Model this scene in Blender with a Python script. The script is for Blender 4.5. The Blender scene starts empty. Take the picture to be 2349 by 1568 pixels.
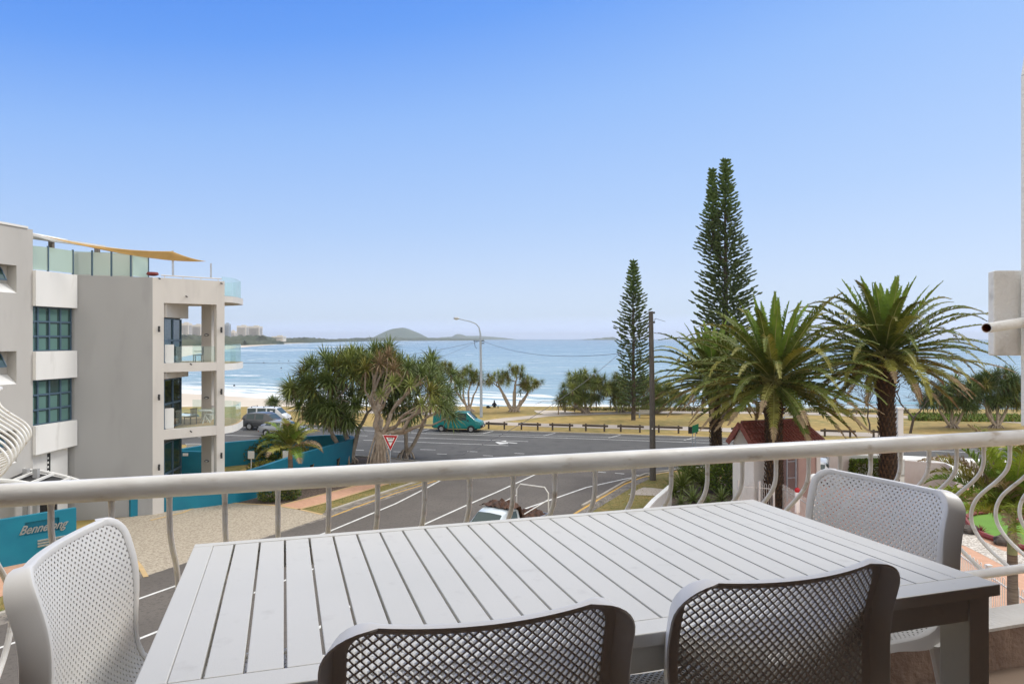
import bpy, bmesh, math, random
from mathutils import Vector, Matrix, noise
from mathutils.geometry import tessellate_polygon
V = Vector; R = math.radians; PI = math.pi
sc = bpy.context.scene
col = sc.collection
F = 1640.0; HC = 9.0
# ------------------------------------------------------------------ camera
cd = bpy.data.cameras.new('camera'); cam = bpy.data.objects.new('camera', cd); col.objects.link(cam)
cam.location = (0, 0, HC); cam.rotation_euler = (R(90), 0, 0)
cd.lens = 36*F/2349; cd.sensor_width = 36; cd.shift_y = -8/2349; cd.clip_start = .05; cd.clip_end = 60000
sc.camera = cam
# ------------------------------------------------------------------ light
SUN_EL, SUN_AZ = 48, 62          # azimuth measured from +Y towards +X
w = bpy.data.worlds.new('World'); sc.world = w; w.use_nodes = True
wn = w.node_tree; wn.nodes.clear()
wo = wn.nodes.new('ShaderNodeOutputWorld'); bg = wn.nodes.new('ShaderNodeBackground')
sky = wn.nodes.new('ShaderNodeTexSky'); sky.sky_type = 'NISHITA'; sky.sun_disc = False
sky.sun_elevation = R(SUN_EL); sky.sun_rotation = R(SUN_AZ)
sky.air_density = 1.0; sky.dust_density = 0.6; sky.ozone_density = 2.0; sky.altitude = 0
bg.inputs['Strength'].default_value = 0.15; EXPO = .45; SKY_FILL = 1.05; SKYK = .97/2**EXPO/.15
# the clear blue of the photographed sky: a gradient by elevation and bearing laid over the physical sky
tcw = wn.nodes.new('ShaderNodeTexCoord'); sxw = wn.nodes.new('ShaderNodeSeparateXYZ'); wn.links.new(tcw.outputs['Generated'], sxw.inputs[0])
mxa = wn.nodes.new('ShaderNodeMath'); mxa.operation = 'MULTIPLY_ADD'; mxa.inputs[1].default_value = -.16; wn.links.new(sxw.outputs['X'], mxa.inputs[0])
wz = wn.nodes.new('ShaderNodeMath'); wz.operation = 'MULTIPLY'; wn.links.new(sxw.outputs['Z'], wz.inputs[0]); wz.inputs[1].default_value = 1
wm = wn.nodes.new('ShaderNodeMath'); wm.operation = 'MULTIPLY'; wn.links.new(sxw.outputs['X'], wm.inputs[0]); wn.links.new(sxw.outputs['Z'], wm.inputs[1])
wa_ = wn.nodes.new('ShaderNodeMath'); wa_.operation = 'MULTIPLY_ADD'; wn.links.new(wm.outputs[0], wa_.inputs[0]); wa_.inputs[1].default_value = -.45; wn.links.new(sxw.outputs['Z'], wa_.inputs[2])
rampw = wn.nodes.new('ShaderNodeValToRGB'); wn.links.new(wa_.outputs[0], rampw.inputs[0])
cr = rampw.color_ramp; SK = [(0.0, (232, 255, 306)), (.008, (225, 246, 292)), (.03, (208, 227, 254)), (.06, (206, 225, 254)), (.16, (180, 210, 254)), (.30, (150, 192, 254)), (.42, (105, 163, 251)), (.55, (70, 138, 243)), (1.0, (38, 96, 205))]
while len(cr.elements) < len(SK): cr.elements.new(.5)
for e_, (p_, c_) in zip(cr.elements, SK): e_.position = p_; e_.color = (*[((v/255+.055)/1.055)**2.4 for v in c_], 1)
wmx = wn.nodes.new('ShaderNodeMix'); wmx.data_type = 'RGBA'; wmx.inputs[0].default_value = .93
wsc = wn.nodes.new('ShaderNodeMix'); wsc.data_type = 'RGBA'; wsc.blend_type = 'MULTIPLY'; wsc.inputs[0].default_value = 1; wsc.inputs[7].default_value = (SKYK, SKYK, SKYK, 1); wsc.clamp_result = False
wn.links.new(rampw.outputs[0], wsc.inputs[6]); wn.links.new(sky.outputs[0], wmx.inputs[6]); wn.links.new(wsc.outputs[2], wmx.inputs[7])
# white sky fill, added unseen overhead and behind the camera to neutralise blue light
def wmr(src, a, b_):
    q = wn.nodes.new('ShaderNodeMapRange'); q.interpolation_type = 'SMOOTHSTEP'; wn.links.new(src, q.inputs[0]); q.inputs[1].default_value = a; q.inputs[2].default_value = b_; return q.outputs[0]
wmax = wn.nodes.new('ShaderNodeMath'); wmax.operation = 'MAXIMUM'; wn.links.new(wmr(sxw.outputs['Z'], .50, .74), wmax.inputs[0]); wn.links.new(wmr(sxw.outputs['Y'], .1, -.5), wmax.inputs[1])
wcl = wn.nodes.new('ShaderNodeMix'); wcl.data_type = 'RGBA'; wn.links.new(wmax.outputs[0], wcl.inputs[0]); wn.links.new(wmx.outputs[2], wcl.inputs[6]); kk = SKY_FILL/.15; wcl.inputs[7].default_value = (kk, kk*.98, kk*.95, 1)
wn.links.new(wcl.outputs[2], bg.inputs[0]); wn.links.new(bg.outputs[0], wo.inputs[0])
sd = bpy.data.lights.new('sun', 'SUN'); sun = bpy.data.objects.new('sun', sd); col.objects.link(sun)
sd.energy = 1.5; sd.angle = R(14); sd.color = (1, .955, .89)
dv = V((math.sin(R(SUN_AZ))*math.cos(R(SUN_EL)), math.cos(R(SUN_AZ))*math.cos(R(SUN_EL)), math.sin(R(SUN_EL))))
sun.rotation_euler = dv.to_track_quat('Z', 'Y').to_euler()
sc.view_settings.view_transform = 'Standard'; sc.view_settings.look = 'None'
sc.view_settings.exposure = EXPO; sc.view_settings.gamma = 1

# ------------------------------------------------------------------ helpers
def P(x, y, Y): return V(((x-1174.5)/F*Y, Y, HC-(y-776)/F*Y))
def G(x, y, z=0.0):
    Y = (HC-z)*F/(y-776.0); return V(((x-1174.5)/F*Y, Y, z))
def lin(c): return tuple(((v/255)/12.92 if v/255 <= .04045 else ((v/255+.055)/1.055)**2.4) for v in c)
def mat(name, c, c2=None, sc_=4.0, rough=.6, bump=0.0, bsc=60.0, metal=0.0, stretch=(1, 1, 1), spec=.4,
        fac=(.35, .65), detail=4, c3=None, sc3=20., f3=(.55, .7), trans=0, gen=False):
    m = bpy.data.materials.new(name); m.use_nodes = True; n = m.node_tree; l = n.links
    b = n.nodes['Principled BSDF']; b.inputs['Roughness'].default_value = rough
    b.inputs['Metallic'].default_value = metal; b.inputs['Specular IOR Level'].default_value = spec
    b.inputs['Base Color'].default_value = (*c, 1)
    if trans: b.inputs['Transmission Weight'].default_value = trans
    tc = n.nodes.new('ShaderNodeTexCoord'); mp = n.nodes.new('ShaderNodeMapping'); mp.inputs['Scale'].default_value = stretch
    l.new(tc.outputs['Object'], mp.inputs[0])
    out = None
    if c2 is not None:
        t = n.nodes.new('ShaderNodeTexNoise'); t.inputs['Scale'].default_value = sc_; t.inputs['Detail'].default_value = detail
        l.new(mp.outputs[0], t.inputs['Vector'])
        r = n.nodes.new('ShaderNodeMapRange'); r.inputs[1].default_value = fac[0]; r.inputs[2].default_value = fac[1]
        l.new(t.outputs['Fac'], r.inputs[0])
        x = n.nodes.new('ShaderNodeMix'); x.data_type = 'RGBA'; x.inputs[6].default_value = (*c, 1); x.inputs[7].default_value = (*c2, 1)
        l.new(r.outputs[0], x.inputs[0]); out = x.outputs[2]
        if c3 is not None:
            t3 = n.nodes.new('ShaderNodeTexNoise'); t3.inputs['Scale'].default_value = sc3; t3.inputs['Detail'].default_value = 5
            l.new(mp.outputs[0], t3.inputs['Vector'])
            r3 = n.nodes.new('ShaderNodeMapRange'); r3.inputs[1].default_value = f3[0]; r3.inputs[2].default_value = f3[1]
            l.new(t3.outputs['Fac'], r3.inputs[0])
            x3 = n.nodes.new('ShaderNodeMix'); x3.data_type = 'RGBA'; x3.inputs[7].default_value = (*c3, 1)
            l.new(out, x3.inputs[6]); l.new(r3.outputs[0], x3.inputs[0]); out = x3.outputs[2]
        l.new(out, b.inputs['Base Color'])
    if bump:
        t2 = n.nodes.new('ShaderNodeTexNoise'); t2.inputs['Scale'].default_value = bsc; t2.inputs['Detail'].default_value = 6
        l.new(mp.outputs[0], t2.inputs['Vector'])
        bp = n.nodes.new('ShaderNodeBump'); bp.inputs['Strength'].default_value = 1; bp.inputs['Distance'].default_value = bump
        l.new(t2.outputs['Fac'], bp.inputs['Height']); l.new(bp.outputs[0], b.inputs['Normal'])
    return m
def brick_mat(name, ca, cb, mortar, scale, bw=.5, rh=.25, ms=.02, rough=.8, rot=0):
    m = mat(name, ca, rough=rough); n = m.node_tree; l = n.links; b = n.nodes['Principled BSDF']
    tc = n.nodes.new('ShaderNodeTexCoord'); mp = n.nodes.new('ShaderNodeMapping'); mp.inputs['Rotation'].default_value = (0, 0, rot)
    l.new(tc.outputs['Object'], mp.inputs[0])
    t = n.nodes.new('ShaderNodeTexBrick'); t.inputs['Color1'].default_value = (*ca, 1); t.inputs['Color2'].default_value = (*cb, 1)
    t.inputs['Mortar'].default_value = (*mortar, 1); t.inputs['Scale'].default_value = scale
    t.inputs['Brick Width'].default_value = bw; t.inputs['Row Height'].default_value = rh; t.inputs['Mortar Size'].default_value = ms
    l.new(mp.outputs[0], t.inputs['Vector']); l.new(t.outputs['Color'], b.inputs['Base Color'])
    return m
def glass_mat(name, tint, alpha_rough=.03, opaque=0.0):
    """thin pane: mostly clear, tinted, with a reflective sheen"""
    m = bpy.data.materials.new(name); m.use_nodes = True; n = m.node_tree; l = n.links; n.nodes.clear()
    o = n.nodes.new('ShaderNodeOutputMaterial'); tr = n.nodes.new('ShaderNodeBsdfTransparent'); tr.inputs[0].default_value = (*tint, 1)
    gl = n.nodes.new('ShaderNodeBsdfGlossy'); gl.inputs['Roughness'].default_value = alpha_rough
    lw_ = n.nodes.new('ShaderNodeLayerWeight'); pw = n.nodes.new('ShaderNodeMath'); pw.operation = 'POWER'; l.new(lw_.outputs['Facing'], pw.inputs[0]); pw.inputs[1].default_value = 4
    fr = n.nodes.new('ShaderNodeMath'); fr.operation = 'MULTIPLY_ADD'; l.new(pw.outputs[0], fr.inputs[0]); fr.inputs[1].default_value = .45; fr.inputs[2].default_value = .04
    a = n.nodes.new('ShaderNodeMixShader'); l.new(fr.outputs[0], a.inputs[0]); l.new(tr.outputs[0], a.inputs[1]); l.new(gl.outputs[0], a.inputs[2])
    if opaque:
        df = n.nodes.new('ShaderNodeBsdfDiffuse'); df.inputs[0].default_value = (tint[0]*.75, tint[1]*.85, tint[2]*.8, 1)
        b2 = n.nodes.new('ShaderNodeMixShader'); b2.inputs[0].default_value = opaque
        l.new(a.outputs[0], b2.inputs[1]); l.new(df.outputs[0], b2.inputs[2]); l.new(b2.outputs[0], o.inputs[0])
    else: l.new(a.outputs[0], o.inputs[0])
    return m

def wloc(o):
    v = V((0, 0, 0))
    while o is not None: v = v+o.location; o = o.parent
    return v
def props(o, label=None, cat=None, group=None, kind=None):
    if label: o['label'] = label
    if cat: o['category'] = cat
    if group: o['group'] = group
    if kind: o['kind'] = kind
    return o
def thing(name, label, cat, loc=(0, 0, 0), group=None):
    o = bpy.data.objects.new(name, None); col.objects.link(o); o.location = loc; o.empty_display_size = .2
    return props(o, label, cat, group)
def copy_tree(o, parent=None, top=True):
    c = o.copy(); col.objects.link(c); c.parent = parent
    for ch in KIDS.get(o.name, []):
        k = copy_tree(ch, c, False); KIDS.setdefault(c.name, []).append(k)
    return c
KIDS = {}
class MB:
    def __init__(s): s.v = []; s.f = []; s.m = []
    def add(s, vs, fs, mi=0):
        b = len(s.v); s.v += [V(a) for a in vs]; s.f += [tuple(b+i for i in f) for f in fs]; s.m += [mi]*len(fs); return s
    def box(s, c, d, rz=0, mi=0, M=None):
        x, y, z = d[0]/2, d[1]/2, d[2]/2
        vs = [V((a*x, b_*y, e*z)) for e in (-1, 1) for b_ in (-1, 1) for a in (-1, 1)]
        if rz:
            q = Matrix.Rotation(rz, 3, 'Z'); vs = [q@v for v in vs]
        if M is not None: vs = [M@v for v in vs]
        return s.add([v+V(c) for v in vs], [(0, 2, 3, 1), (4, 5, 7, 6), (0, 1, 5, 4), (2, 6, 7, 3), (0, 4, 6, 2), (1, 3, 7, 5)], mi)
    def beam(s, a, b, w_, h, mi=0, up=V((0, 0, 1))):
        a = V(a); b = V(b); d = (b-a); L = d.length; d.normalize()
        x = d.cross(up)
        if x.length < 1e-4: x = d.cross(V((1, 0, 0)))
        x.normalize(); u = x.cross(d)
        vs = [p+x*(i*w_/2)+u*(j*h/2) for p in (a, b) for j in (-1, 1) for i in (-1, 1)]
        return s.add(vs, [(0, 1, 3, 2), (4, 6, 7, 5), (0, 4, 5, 1), (2, 3, 7, 6), (0, 2, 6, 4), (1, 5, 7, 3)], mi)
    def prism(s, pts, z0, z1, mi=0, caps=True):
        """pts: list of xy (or Vectors); z0,z1 numbers or lists"""
        n = len(pts)
        Z0 = z0 if isinstance(z0, (list, tuple)) else [z0]*n; Z1 = z1 if isinstance(z1, (list, tuple)) else [z1]*n
        vs = [V((p[0], p[1], Z0[i])) for i, p in enumerate(pts)]+[V((p[0], p[1], Z1[i])) for i, p in enumerate(pts)]
        ar = sum(pts[i][0]*pts[(i+1) % n][1]-pts[(i+1) % n][0]*pts[i][1] for i in range(n))
        fs = []
        for i in range(n):
            j = (i+1) % n; q = (i, j, n+j, n+i); fs.append(q if ar > 0 else q[::-1])
        if caps:
            for t in tessellate_polygon([[V((p[0], p[1], 0)) for p in pts]]):
                a, b, c = t
                cr = (pts[b][0]-pts[a][0])*(pts[c][1]-pts[a][1])-(pts[c][0]-pts[a][0])*(pts[b][1]-pts[a][1])
                if cr < 0: a, b, c = a, c, b
                fs.append((n+a, n+b, n+c)); fs.append((c, b, a))
        return s.add(vs, fs, mi)
    def sheet(s, pts, mi=0):
        pts = [V(p) for p in pts]
        fs = []
        for t in tessellate_polygon([[V((p.x, p.y, 0)) for p in pts]]):
            a, b, c = t
            cr = (pts[b].x-pts[a].x)*(pts[c].y-pts[a].y)-(pts[c].x-pts[a].x)*(pts[b].y-pts[a].y)
            fs.append((a, b, c) if cr > 0 else (a, c, b))
        return s.add(pts, fs, mi)
    def quad(s, a, b, c, d, mi=0): return s.add([a, b, c, d], [(0, 1, 2, 3)], mi)
    def tube(s, path, r, n=8, mi=0, cap=True, closed=False, sx=1):
        path = [V(p) for p in path]; k = len(path)
        rr = r if isinstance(r, (list, tuple)) else [r]*k
        vs = []; prev = None
        for i, p in enumerate(path):
            t = (path[(i+1) % k] if (closed or i < k-1) else p)-(path[i-1] if (closed or i > 0) else p)
            if t.length < 1e-9: t = V((0, 0, 1))
            t.normalize()
            if prev is None:
                u = t.cross(V((0, 0, 1)))
                if u.length < .05: u = t.cross(V((0, 1, 0)))
            else: u = prev-t*prev.dot(t)
            u.normalize(); prev = u; w2 = t.cross(u)
            for j in range(n):
                a = 2*PI*j/n; vs.append(p+(u*math.cos(a)*sx+w2*math.sin(a))*rr[i])
        fs = []
        for i in range(k if closed else k-1):
            i2 = (i+1) % k
            for j in range(n):
                j2 = (j+1) % n; fs.append((i*n+j, i2*n+j, i2*n+j2, i*n+j2)[::-1])
        if cap and not closed:
            fs.append(tuple(range(n))); fs.append(tuple((k-1)*n+j for j in range(n))[::-1])
        return s.add(vs, fs, mi)
    def lathe(s, prof, c=(0, 0, 0), n=16, mi=0):
        c = V(c); vs = []
        for r_, z in prof:
            for j in range(n): a = 2*PI*j/n; vs.append(c+V((r_*math.cos(a), r_*math.sin(a), z)))
        fs = [(i*n+j, i*n+(j+1) % n, (i+1)*n+(j+1) % n, (i+1)*n+j) for i in range(len(prof)-1) for j in range(n)]
        return s.add(vs, fs, mi)
    def ball(s, c, r_, n=12, m=8, sq=(1, 1, 1), mi=0):
        c = V(c); vs = []
        for i in range(m+1):
            t = PI*i/m
            for j in range(n):
                a = 2*PI*j/n; vs.append(c+V((math.sin(t)*math.cos(a)*r_*sq[0], math.sin(t)*math.sin(a)*r_*sq[1], -math.cos(t)*r_*sq[2])))
        return s.add(vs, [(i*n+j, i*n+(j+1) % n, (i+1)*n+(j+1) % n, (i+1)*n+j) for i in range(m) for j in range(n)], mi)
    def build(s, name, mats, parent=None, org=None, smooth=False, bevel=0, label=None, cat=None, group=None, kind=None, sharp=35):
        if not isinstance(mats, (list, tuple)): mats = [mats]
        o0 = wloc(parent) if parent is not None else (V(org) if org is not None else V((0, 0, 0)))
        me = bpy.data.meshes.new(name); me.from_pydata([v-o0 for v in s.v], [], s.f)
        for m_ in mats: me.materials.append(m_)
        me.polygons.foreach_set('material_index', s.m)
        if smooth:
            me.polygons.foreach_set('use_smooth', [True]*len(s.f))
            if sharp: me.set_sharp_from_angle(angle=R(sharp))
        me.update()
        o = bpy.data.objects.new(name, me); col.objects.link(o)
        if parent is not None:
            o.parent = parent; KIDS.setdefault(parent.name, []).append(o)
        elif org is not None: o.location = org
        if bevel:
            md = o.modifiers.new('bevel', 'BEVEL'); md.width = bevel; md.segments = 2; md.limit_method = 'ANGLE'; md.angle_limit = R(40)
        return props(o, label, cat, group, kind)
def text_mesh(name, txt, size, m, parent=None, M=Matrix(), shear=0, ext=.003, align='CENTER', bold=0):
    cu = bpy.data.curves.new(name, 'FONT'); cu.body = txt; cu.size = size; cu.extrude = ext; cu.shear = shear; cu.align_x = align; cu.align_y = 'CENTER'; cu.offset = bold
    to = bpy.data.objects.new('tmp', cu); col.objects.link(to)
    dg = bpy.context.evaluated_depsgraph_get(); me = bpy.data.meshes.new_from_object(to.evaluated_get(dg)); me.name = name
    bpy.data.objects.remove(to); me.transform(M)
    if parent is not None: me.transform(Matrix.Translation(-wloc(parent)))
    me.materials.clear(); me.materials.append(m)
    o = bpy.data.objects.new(name, me); col.objects.link(o)
    if parent is not None: o.parent = parent; KIDS.setdefault(parent.name, []).append(o)
    return o
def skin_figure(name, verts, edges, radii, m, parent=None, root=0, sub=1, org=None):
    o0 = wloc(parent) if parent is not None else (V(org) if org is not None else V((0, 0, 0)))
    me = bpy.data.meshes.new(name); me.from_pydata([V(v)-(V((0, 0, 0)) if org is not None else o0) for v in verts], edges, [])
    o = bpy.data.objects.new(name, me); col.objects.link(o)
    if parent is not None: o.parent = parent; KIDS.setdefault(parent.name, []).append(o)
    if org is not None: o.location = org
    o.modifiers.new('skin', 'SKIN')
    for i, r_ in enumerate(radii):
        sv = me.skin_vertices[0].data[i]; sv.radius = (r_, r_) if not isinstance(r_, tuple) else r_; sv.use_root = (i == root)
    s2 = o.modifiers.new('sub', 'SUBSURF'); s2.levels = sub; s2.render_levels = sub
    me.materials.append(m)
    return o

# ------------------------------------------------------------------ materials
M = {}
M['white_paint'] = mat('white_paint', (.72, .72, .70), (.62, .61, .58), 3, .35, .0006, 40)
M['rail_paint'] = mat('rail_paint', (.80, .80, .78), (.68, .66, .62), 6, .32, .0012, 25, stretch=(1, 1, 3), c3=(.42, .35, .27), sc3=7, f3=(.60, .74))
M['table_paint'] = mat('table_paint', (.645, .64, .61), (.61, .607, .575), 2, .42, .0002, 300, c3=(.54, .53, .50), sc3=18, f3=(.62, .80))
M['chair_plastic'] = mat('chair_plastic', (.75, .745, .73), (.70, .695, .68), 5, .38, .0001, 500)
M['render_white'] = mat('render_white', (.87, .87, .85), (.81, .81, .78), 1.5, .85, .006, 60, c3=(.5, .49, .45), sc3=6, f3=(.62, .8))
M['render_beige'] = mat('render_beige', (.66, .63, .59), (.61, .58, .545), .8, .9, .004, 60, stretch=(1, 1, .25), c3=(.54, .51, .48), sc3=1.7, f3=(.58, .85))
M['render_block'] = mat('render_block', (.50, .485, .46), (.46, .445, .42), .8, .9, .004, 60, stretch=(1, 1, .25), c3=(.41, .395, .375), sc3=1.7, f3=(.58, .85))
M['render_grey'] = mat('render_grey', (.385, .385, .385), (.35, .35, .35), .5, .9, .004, 60, stretch=(1, 1, .25), c3=(.31, .31, .31), sc3=1.5, f3=(.56, .85))
M['render_pale'] = mat('render_pale', (.78, .775, .755), (.73, .725, .70), .8, .85, .002, 60, stretch=(1, 1, .3), c3=(.6, .59, .56), sc3=2.2, f3=(.6, .85))
M['teal_wall'] = mat('teal_wall', (.006, .17, .26), (.008, .20, .29), 1.2, .55, .002, 50)
M['frame_blue'] = mat('frame_blue', (.07, .12, .17), None, rough=.4)
M['dark_metal'] = mat('dark_metal', (.03, .03, .035), (.05, .05, .05), 10, .5)
M['steel'] = mat('steel', (.5, .52, .55), (.42, .44, .47), 8, .35, metal=.6)
M['alu'] = mat('alu', (.62, .62, .63), (.5, .5, .5), 20, .3, metal=.8)
M['galv'] = mat('galv', (.40, .45, .50), (.34, .38, .43), 3, .5, metal=.2)
M['interior'] = mat('interior', (.44, .30, .205), (.39, .26, .175), 2, .8)
M['interior_floor'] = mat('interior_floor', (.27, .195, .14), (.22, .16, .115), 2, .8)
M['soffit'] = mat('soffit', (.62, .53, .43), (.57, .48, .39), 2, .8)
M['kerb_shaded'] = mat('kerb_shaded', (.34, .25, .19), (.24, .17, .13), 7, .9, .012, 35)  # brown puts the shade on the kerb's inner face into its colour
M['kerb_lit'] = mat('kerb_lit', (.62, .60, .55), (.5, .47, .42), 5, .85, .004, 50)  # paler colour paints the light falling on top of the same kerb
M['asphalt'] = mat('asphalt', (.078, .077, .074), (.105, .102, .098), .12, .9, .008, 25, c3=(.062, .061, .06), sc3=.9, f3=(.5, .75))
M['asphalt_brown'] = mat('asphalt_brown', (.105, .093, .083), (.132, .117, .104), .35, .9, .01, 25, c3=(.085, .075, .068), sc3=7, f3=(.5, .7))
M['marking'] = mat('marking', (.72, .72, .70), (.55, .55, .53), 2.5, .7)
M['marking_yellow'] = mat('marking_yellow', (.62, .36, .06), (.5, .32, .1), 2, .7)
M['concrete'] = mat('concrete', (.42, .39, .34), (.33, .30, .26), 1.2, .9, .004, 40, c3=(.22, .2, .17), sc3=5, f3=(.6, .75))
M['path'] = mat('path', (.46, .40, .34), (.40, .35, .30), .3, .9)
M['gutter'] = mat('gutter', (.26, .23, .2), (.12, .11, .1), 2.5, .9, .01, 20, c3=(.05, .045, .04), sc3=9, f3=(.55, .7))
M['dry_grass'] = mat('dry_grass', (.34, .235, .075), (.22, .19, .06), .16, .95, .05, 3, c3=(.42, .29, .10), sc3=1.3, f3=(.45, .7), detail=8)
M['verge_grass'] = mat('verge_grass', (.17, .155, .045), (.27, .20, .07), 1.1, .95, .05, 8, c3=(.10, .12, .03), sc3=5, f3=(.5, .7), detail=8)
M['golf'] = mat('golf', (.13, .27, .035), (.11, .23, .03), .8, .9, .004, 60)
M['maroon'] = mat('maroon', (.25, .05, .045), (.2, .04, .04), 3, .6)
M['pebbles'] = mat('pebbles', (.62, .58, .52), (.32, .28, .24), 16, .9, .03, 14, fac=(.45, .6))
M['aggregate'] = mat('aggregate', (.43, .375, .295), (.31, .265, .205), 9, .9, .008, 30, fac=(.45, .6), c3=(.17, .13, .10), sc3=22, f3=(.58, .68))
M['sandstone_edge'] = mat('sandstone_edge', (.54, .38, .19), (.46, .33, .17), 3, .85)
M['mulch'] = mat('mulch', (.06, .042, .032), (.14, .10, .075), 9, .95, .05, 12, fac=(.4, .6), c3=(.27, .21, .17), sc3=17, f3=(.6, .68))
M['brick'] = brick_mat('brick', (.58, .33, .22), (.50, .28, .18), (.50, .32, .22), 2.2, .5, .25, .015, rot=.45)
M['brick_pink'] = brick_mat('brick_pink', (.60, .28, .18), (.52, .24, .15), (.44, .23, .17), 1.6, .6, .3, .02, rot=-.3)
M['roof_tile'] = mat('roof_tile', (.25, .085, .065), (.19, .062, .05), 6, .5, .003, 60, c3=(.40, .16, .13), sc3=14, f3=(.6, .75))
M['timber_dark'] = mat('timber_dark', (.055, .042, .034), (.09, .07, .055), 8, .8, .004, 40, stretch=(1, 1, 6))
M['timber_pole'] = mat('timber_pole', (.125, .112, .10), (.07, .062, .055), 6, .9, .012, 14, stretch=(4, 4, .35))
M['timber_post'] = mat('timber_post', (.24, .18, .12), (.16, .12, .08), 6, .9)
M['sand'] = mat('sand', (.60, .53, .44), (.55, .48, .40), .02, .95, c3=(.66, .60, .52), sc3=.1)
M['rock'] = mat('rock', (.06, .052, .045), (.12, .10, .09), 4, .9, .04, 6)
M['rust'] = mat('rust', (.25, .10, .04), None)
M['sail'] = mat('sail', (.62, .40, .15), (.56, .36, .13), 3, .8)
M['towers'] = mat('towers', (.62, .58, .52), (.56, .52, .46), .02, .9)
M['tower_grey'] = mat('tower_grey', (.33, .36, .40), None)
M['tower_window'] = mat('tower_window', (.12, .14, .17), None, rough=.2)
M['wood_far'] = mat('wood_far', (.085, .095, .055), (.05, .065, .035), .03, .95)
M['hill'] = mat('hill', (.07, .10, .06), (.05, .075, .045), .004, .95, c3=(.11, .12, .07), sc3=.012, f3=(.5, .7))
M['leaf'] = mat('leaf', (.135, .17, .03), (.075, .10, .019), 2.5, .62, spec=.22)
M['leaf_golden'] = mat('leaf_golden', (.34, .40, .05), (.20, .28, .035), 3, .6, spec=.25)
M['leaf_bright'] = mat('leaf_bright', (.19, .28, .038), (.12, .19, .03), 2, .62, spec=.22)
M['leaf_olive'] = mat('leaf_olive', (.22, .205, .045), (.145, .145, .03), 2.5, .62, spec=.22)
M['leaf_dry'] = mat('leaf_dry', (.30, .22, .125), (.20, .14, .08), 3, .8)
M['leaf_yellow'] = mat('leaf_yellow', (.36, .33, .06), (.25, .25, .05), 2, .5)
M['leaf_dark'] = mat('leaf_dark', (.05, .085, .024), (.075, .12, .03), 2, .5)
M['leaf_pan'] = mat('leaf_pan', (.18, .235, .062), (.105, .15, .042), 1.5, .42, spec=.6)
M['leaf_pan_pale'] = mat('leaf_pan_pale', (.32, .36, .11), (.22, .26, .07), 2, .45)
M['rachis'] = mat('rachis', (.30, .29, .10), (.26, .23, .08), 4, .5)
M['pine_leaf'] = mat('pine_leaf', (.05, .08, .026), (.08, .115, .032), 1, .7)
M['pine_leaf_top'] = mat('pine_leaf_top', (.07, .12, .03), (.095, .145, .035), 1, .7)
M['bark'] = mat('bark', (.10, .075, .052), (.05, .038, .028), 5, .95, .03, 8, stretch=(1, 1, .5))
M['bark_palm'] = mat('bark_palm', (.06, .042, .028), (.03, .02, .014), 9, .95, .05, 10, stretch=(1, 1, 2))
M['boots'] = mat('boots', (.115, .07, .036), (.04, .026, .016), 6, .9, .02, 20)
M['bark_pan'] = mat('bark_pan', (.42, .35, .28), (.28, .225, .175), 4, .9, .01, 20)
M['bark_grey'] = mat('bark_grey', (.20, .17, .14), (.12, .10, .08), 4, .9, .008, 20, stretch=(1, 1, 8))
M['pane_teal'] = mat('pane_teal', (.025, .06, .055), (.035, .075, .07), .7, .06, spec=.9)
M['blind_teal'] = mat('blind_teal', (.10, .20, .18), None, rough=.8)
M['pane_dark'] = mat('pane_dark', (.012, .016, .016), None, rough=.05, spec=.9)
M['black'] = mat('black', (.015, .015, .016), None, rough=.5)
M['wire'] = mat('wire', (.09, .09, .10), None, rough=.6)
M['rubber'] = mat('rubber', (.02, .02, .02), None, rough=.8)
M['car_glass'] = mat('car_glass', (.05, .075, .075), None, rough=.08, spec=.35)
M['lamp_glass'] = mat('lamp_glass', (.75, .75, .72), None, rough=.1)
M['red_lamp'] = mat('red_lamp', (.4, .02, .015), None, rough=.2)
M['glass'] = glass_mat('glass', (.92, .98, .965), opaque=.05)
M['glass_frost'] = glass_mat('glass_frost', (.76, .82, .77), opaque=.62)
M['sign_red'] = mat('sign_red', (.42, .012, .02), None, rough=.4)
M['sign_white'] = mat('sign_white', (.78, .78, .76), None, rough=.4)
M['sign_green'] = mat('sign_green', (.01, .22, .09), None, rough=.4)
M['tarp'] = mat('tarp', (.11, .05, .028), (.05, .03, .022), 3, .8)
M['skin'] = mat('skin', (.42, .25, .17), None, rough=.6)
M['jacket'] = mat('jacket', (.02, .025, .04), None, rough=.9)
M['deck_tile'] = brick_mat('deck_tile', (.52, .36, .2), (.48, .33, .18), (.3, .2, .12), 2, .5, .5, .015)
# ================================================================== SETTING
SEA = -6.0
def ground_sheet(name, pts, z, m, kind='structure'):
    b = MB(); b.sheet([G(x, y, 0)+V((0, 0, z)) for x, y in pts]); return b.build(name, m, kind=kind)
def strip(name, pts, wd, z, m, kind='structure', dash=None, h=0):
    """a strip of real width wd along D-pixel points projected on the ground"""
    p = [G(x, y, 0) for x, y in pts]; b = MB()
    _strip(b, p, wd, z, h); return b.build(name, m, kind=kind, bevel=.02 if h else 0)
def _strip(b, p, wd, z, h=0):
    n = len(p); L = []; Rr = []
    for i in range(n):
        t = (p[min(i+1, n-1)]-p[max(i-1, 0)]); t.z = 0; t.normalize(); s = V((-t.y, t.x, 0))*wd/2
        L.append(p[i]+s); Rr.append(p[i]-s)
    for i in range(n-1):
        a, b_, c, d = Rr[i], Rr[i+1], L[i+1], L[i]
        Z = V((0, 0, z)); 
        if not h: b.quad(a+Z, b_+Z, c+Z, d+Z)
    if h:
        ring = Rr+L[::-1]; b.prism([(q.x, q.y) for q in ring], z, z+h)
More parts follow.
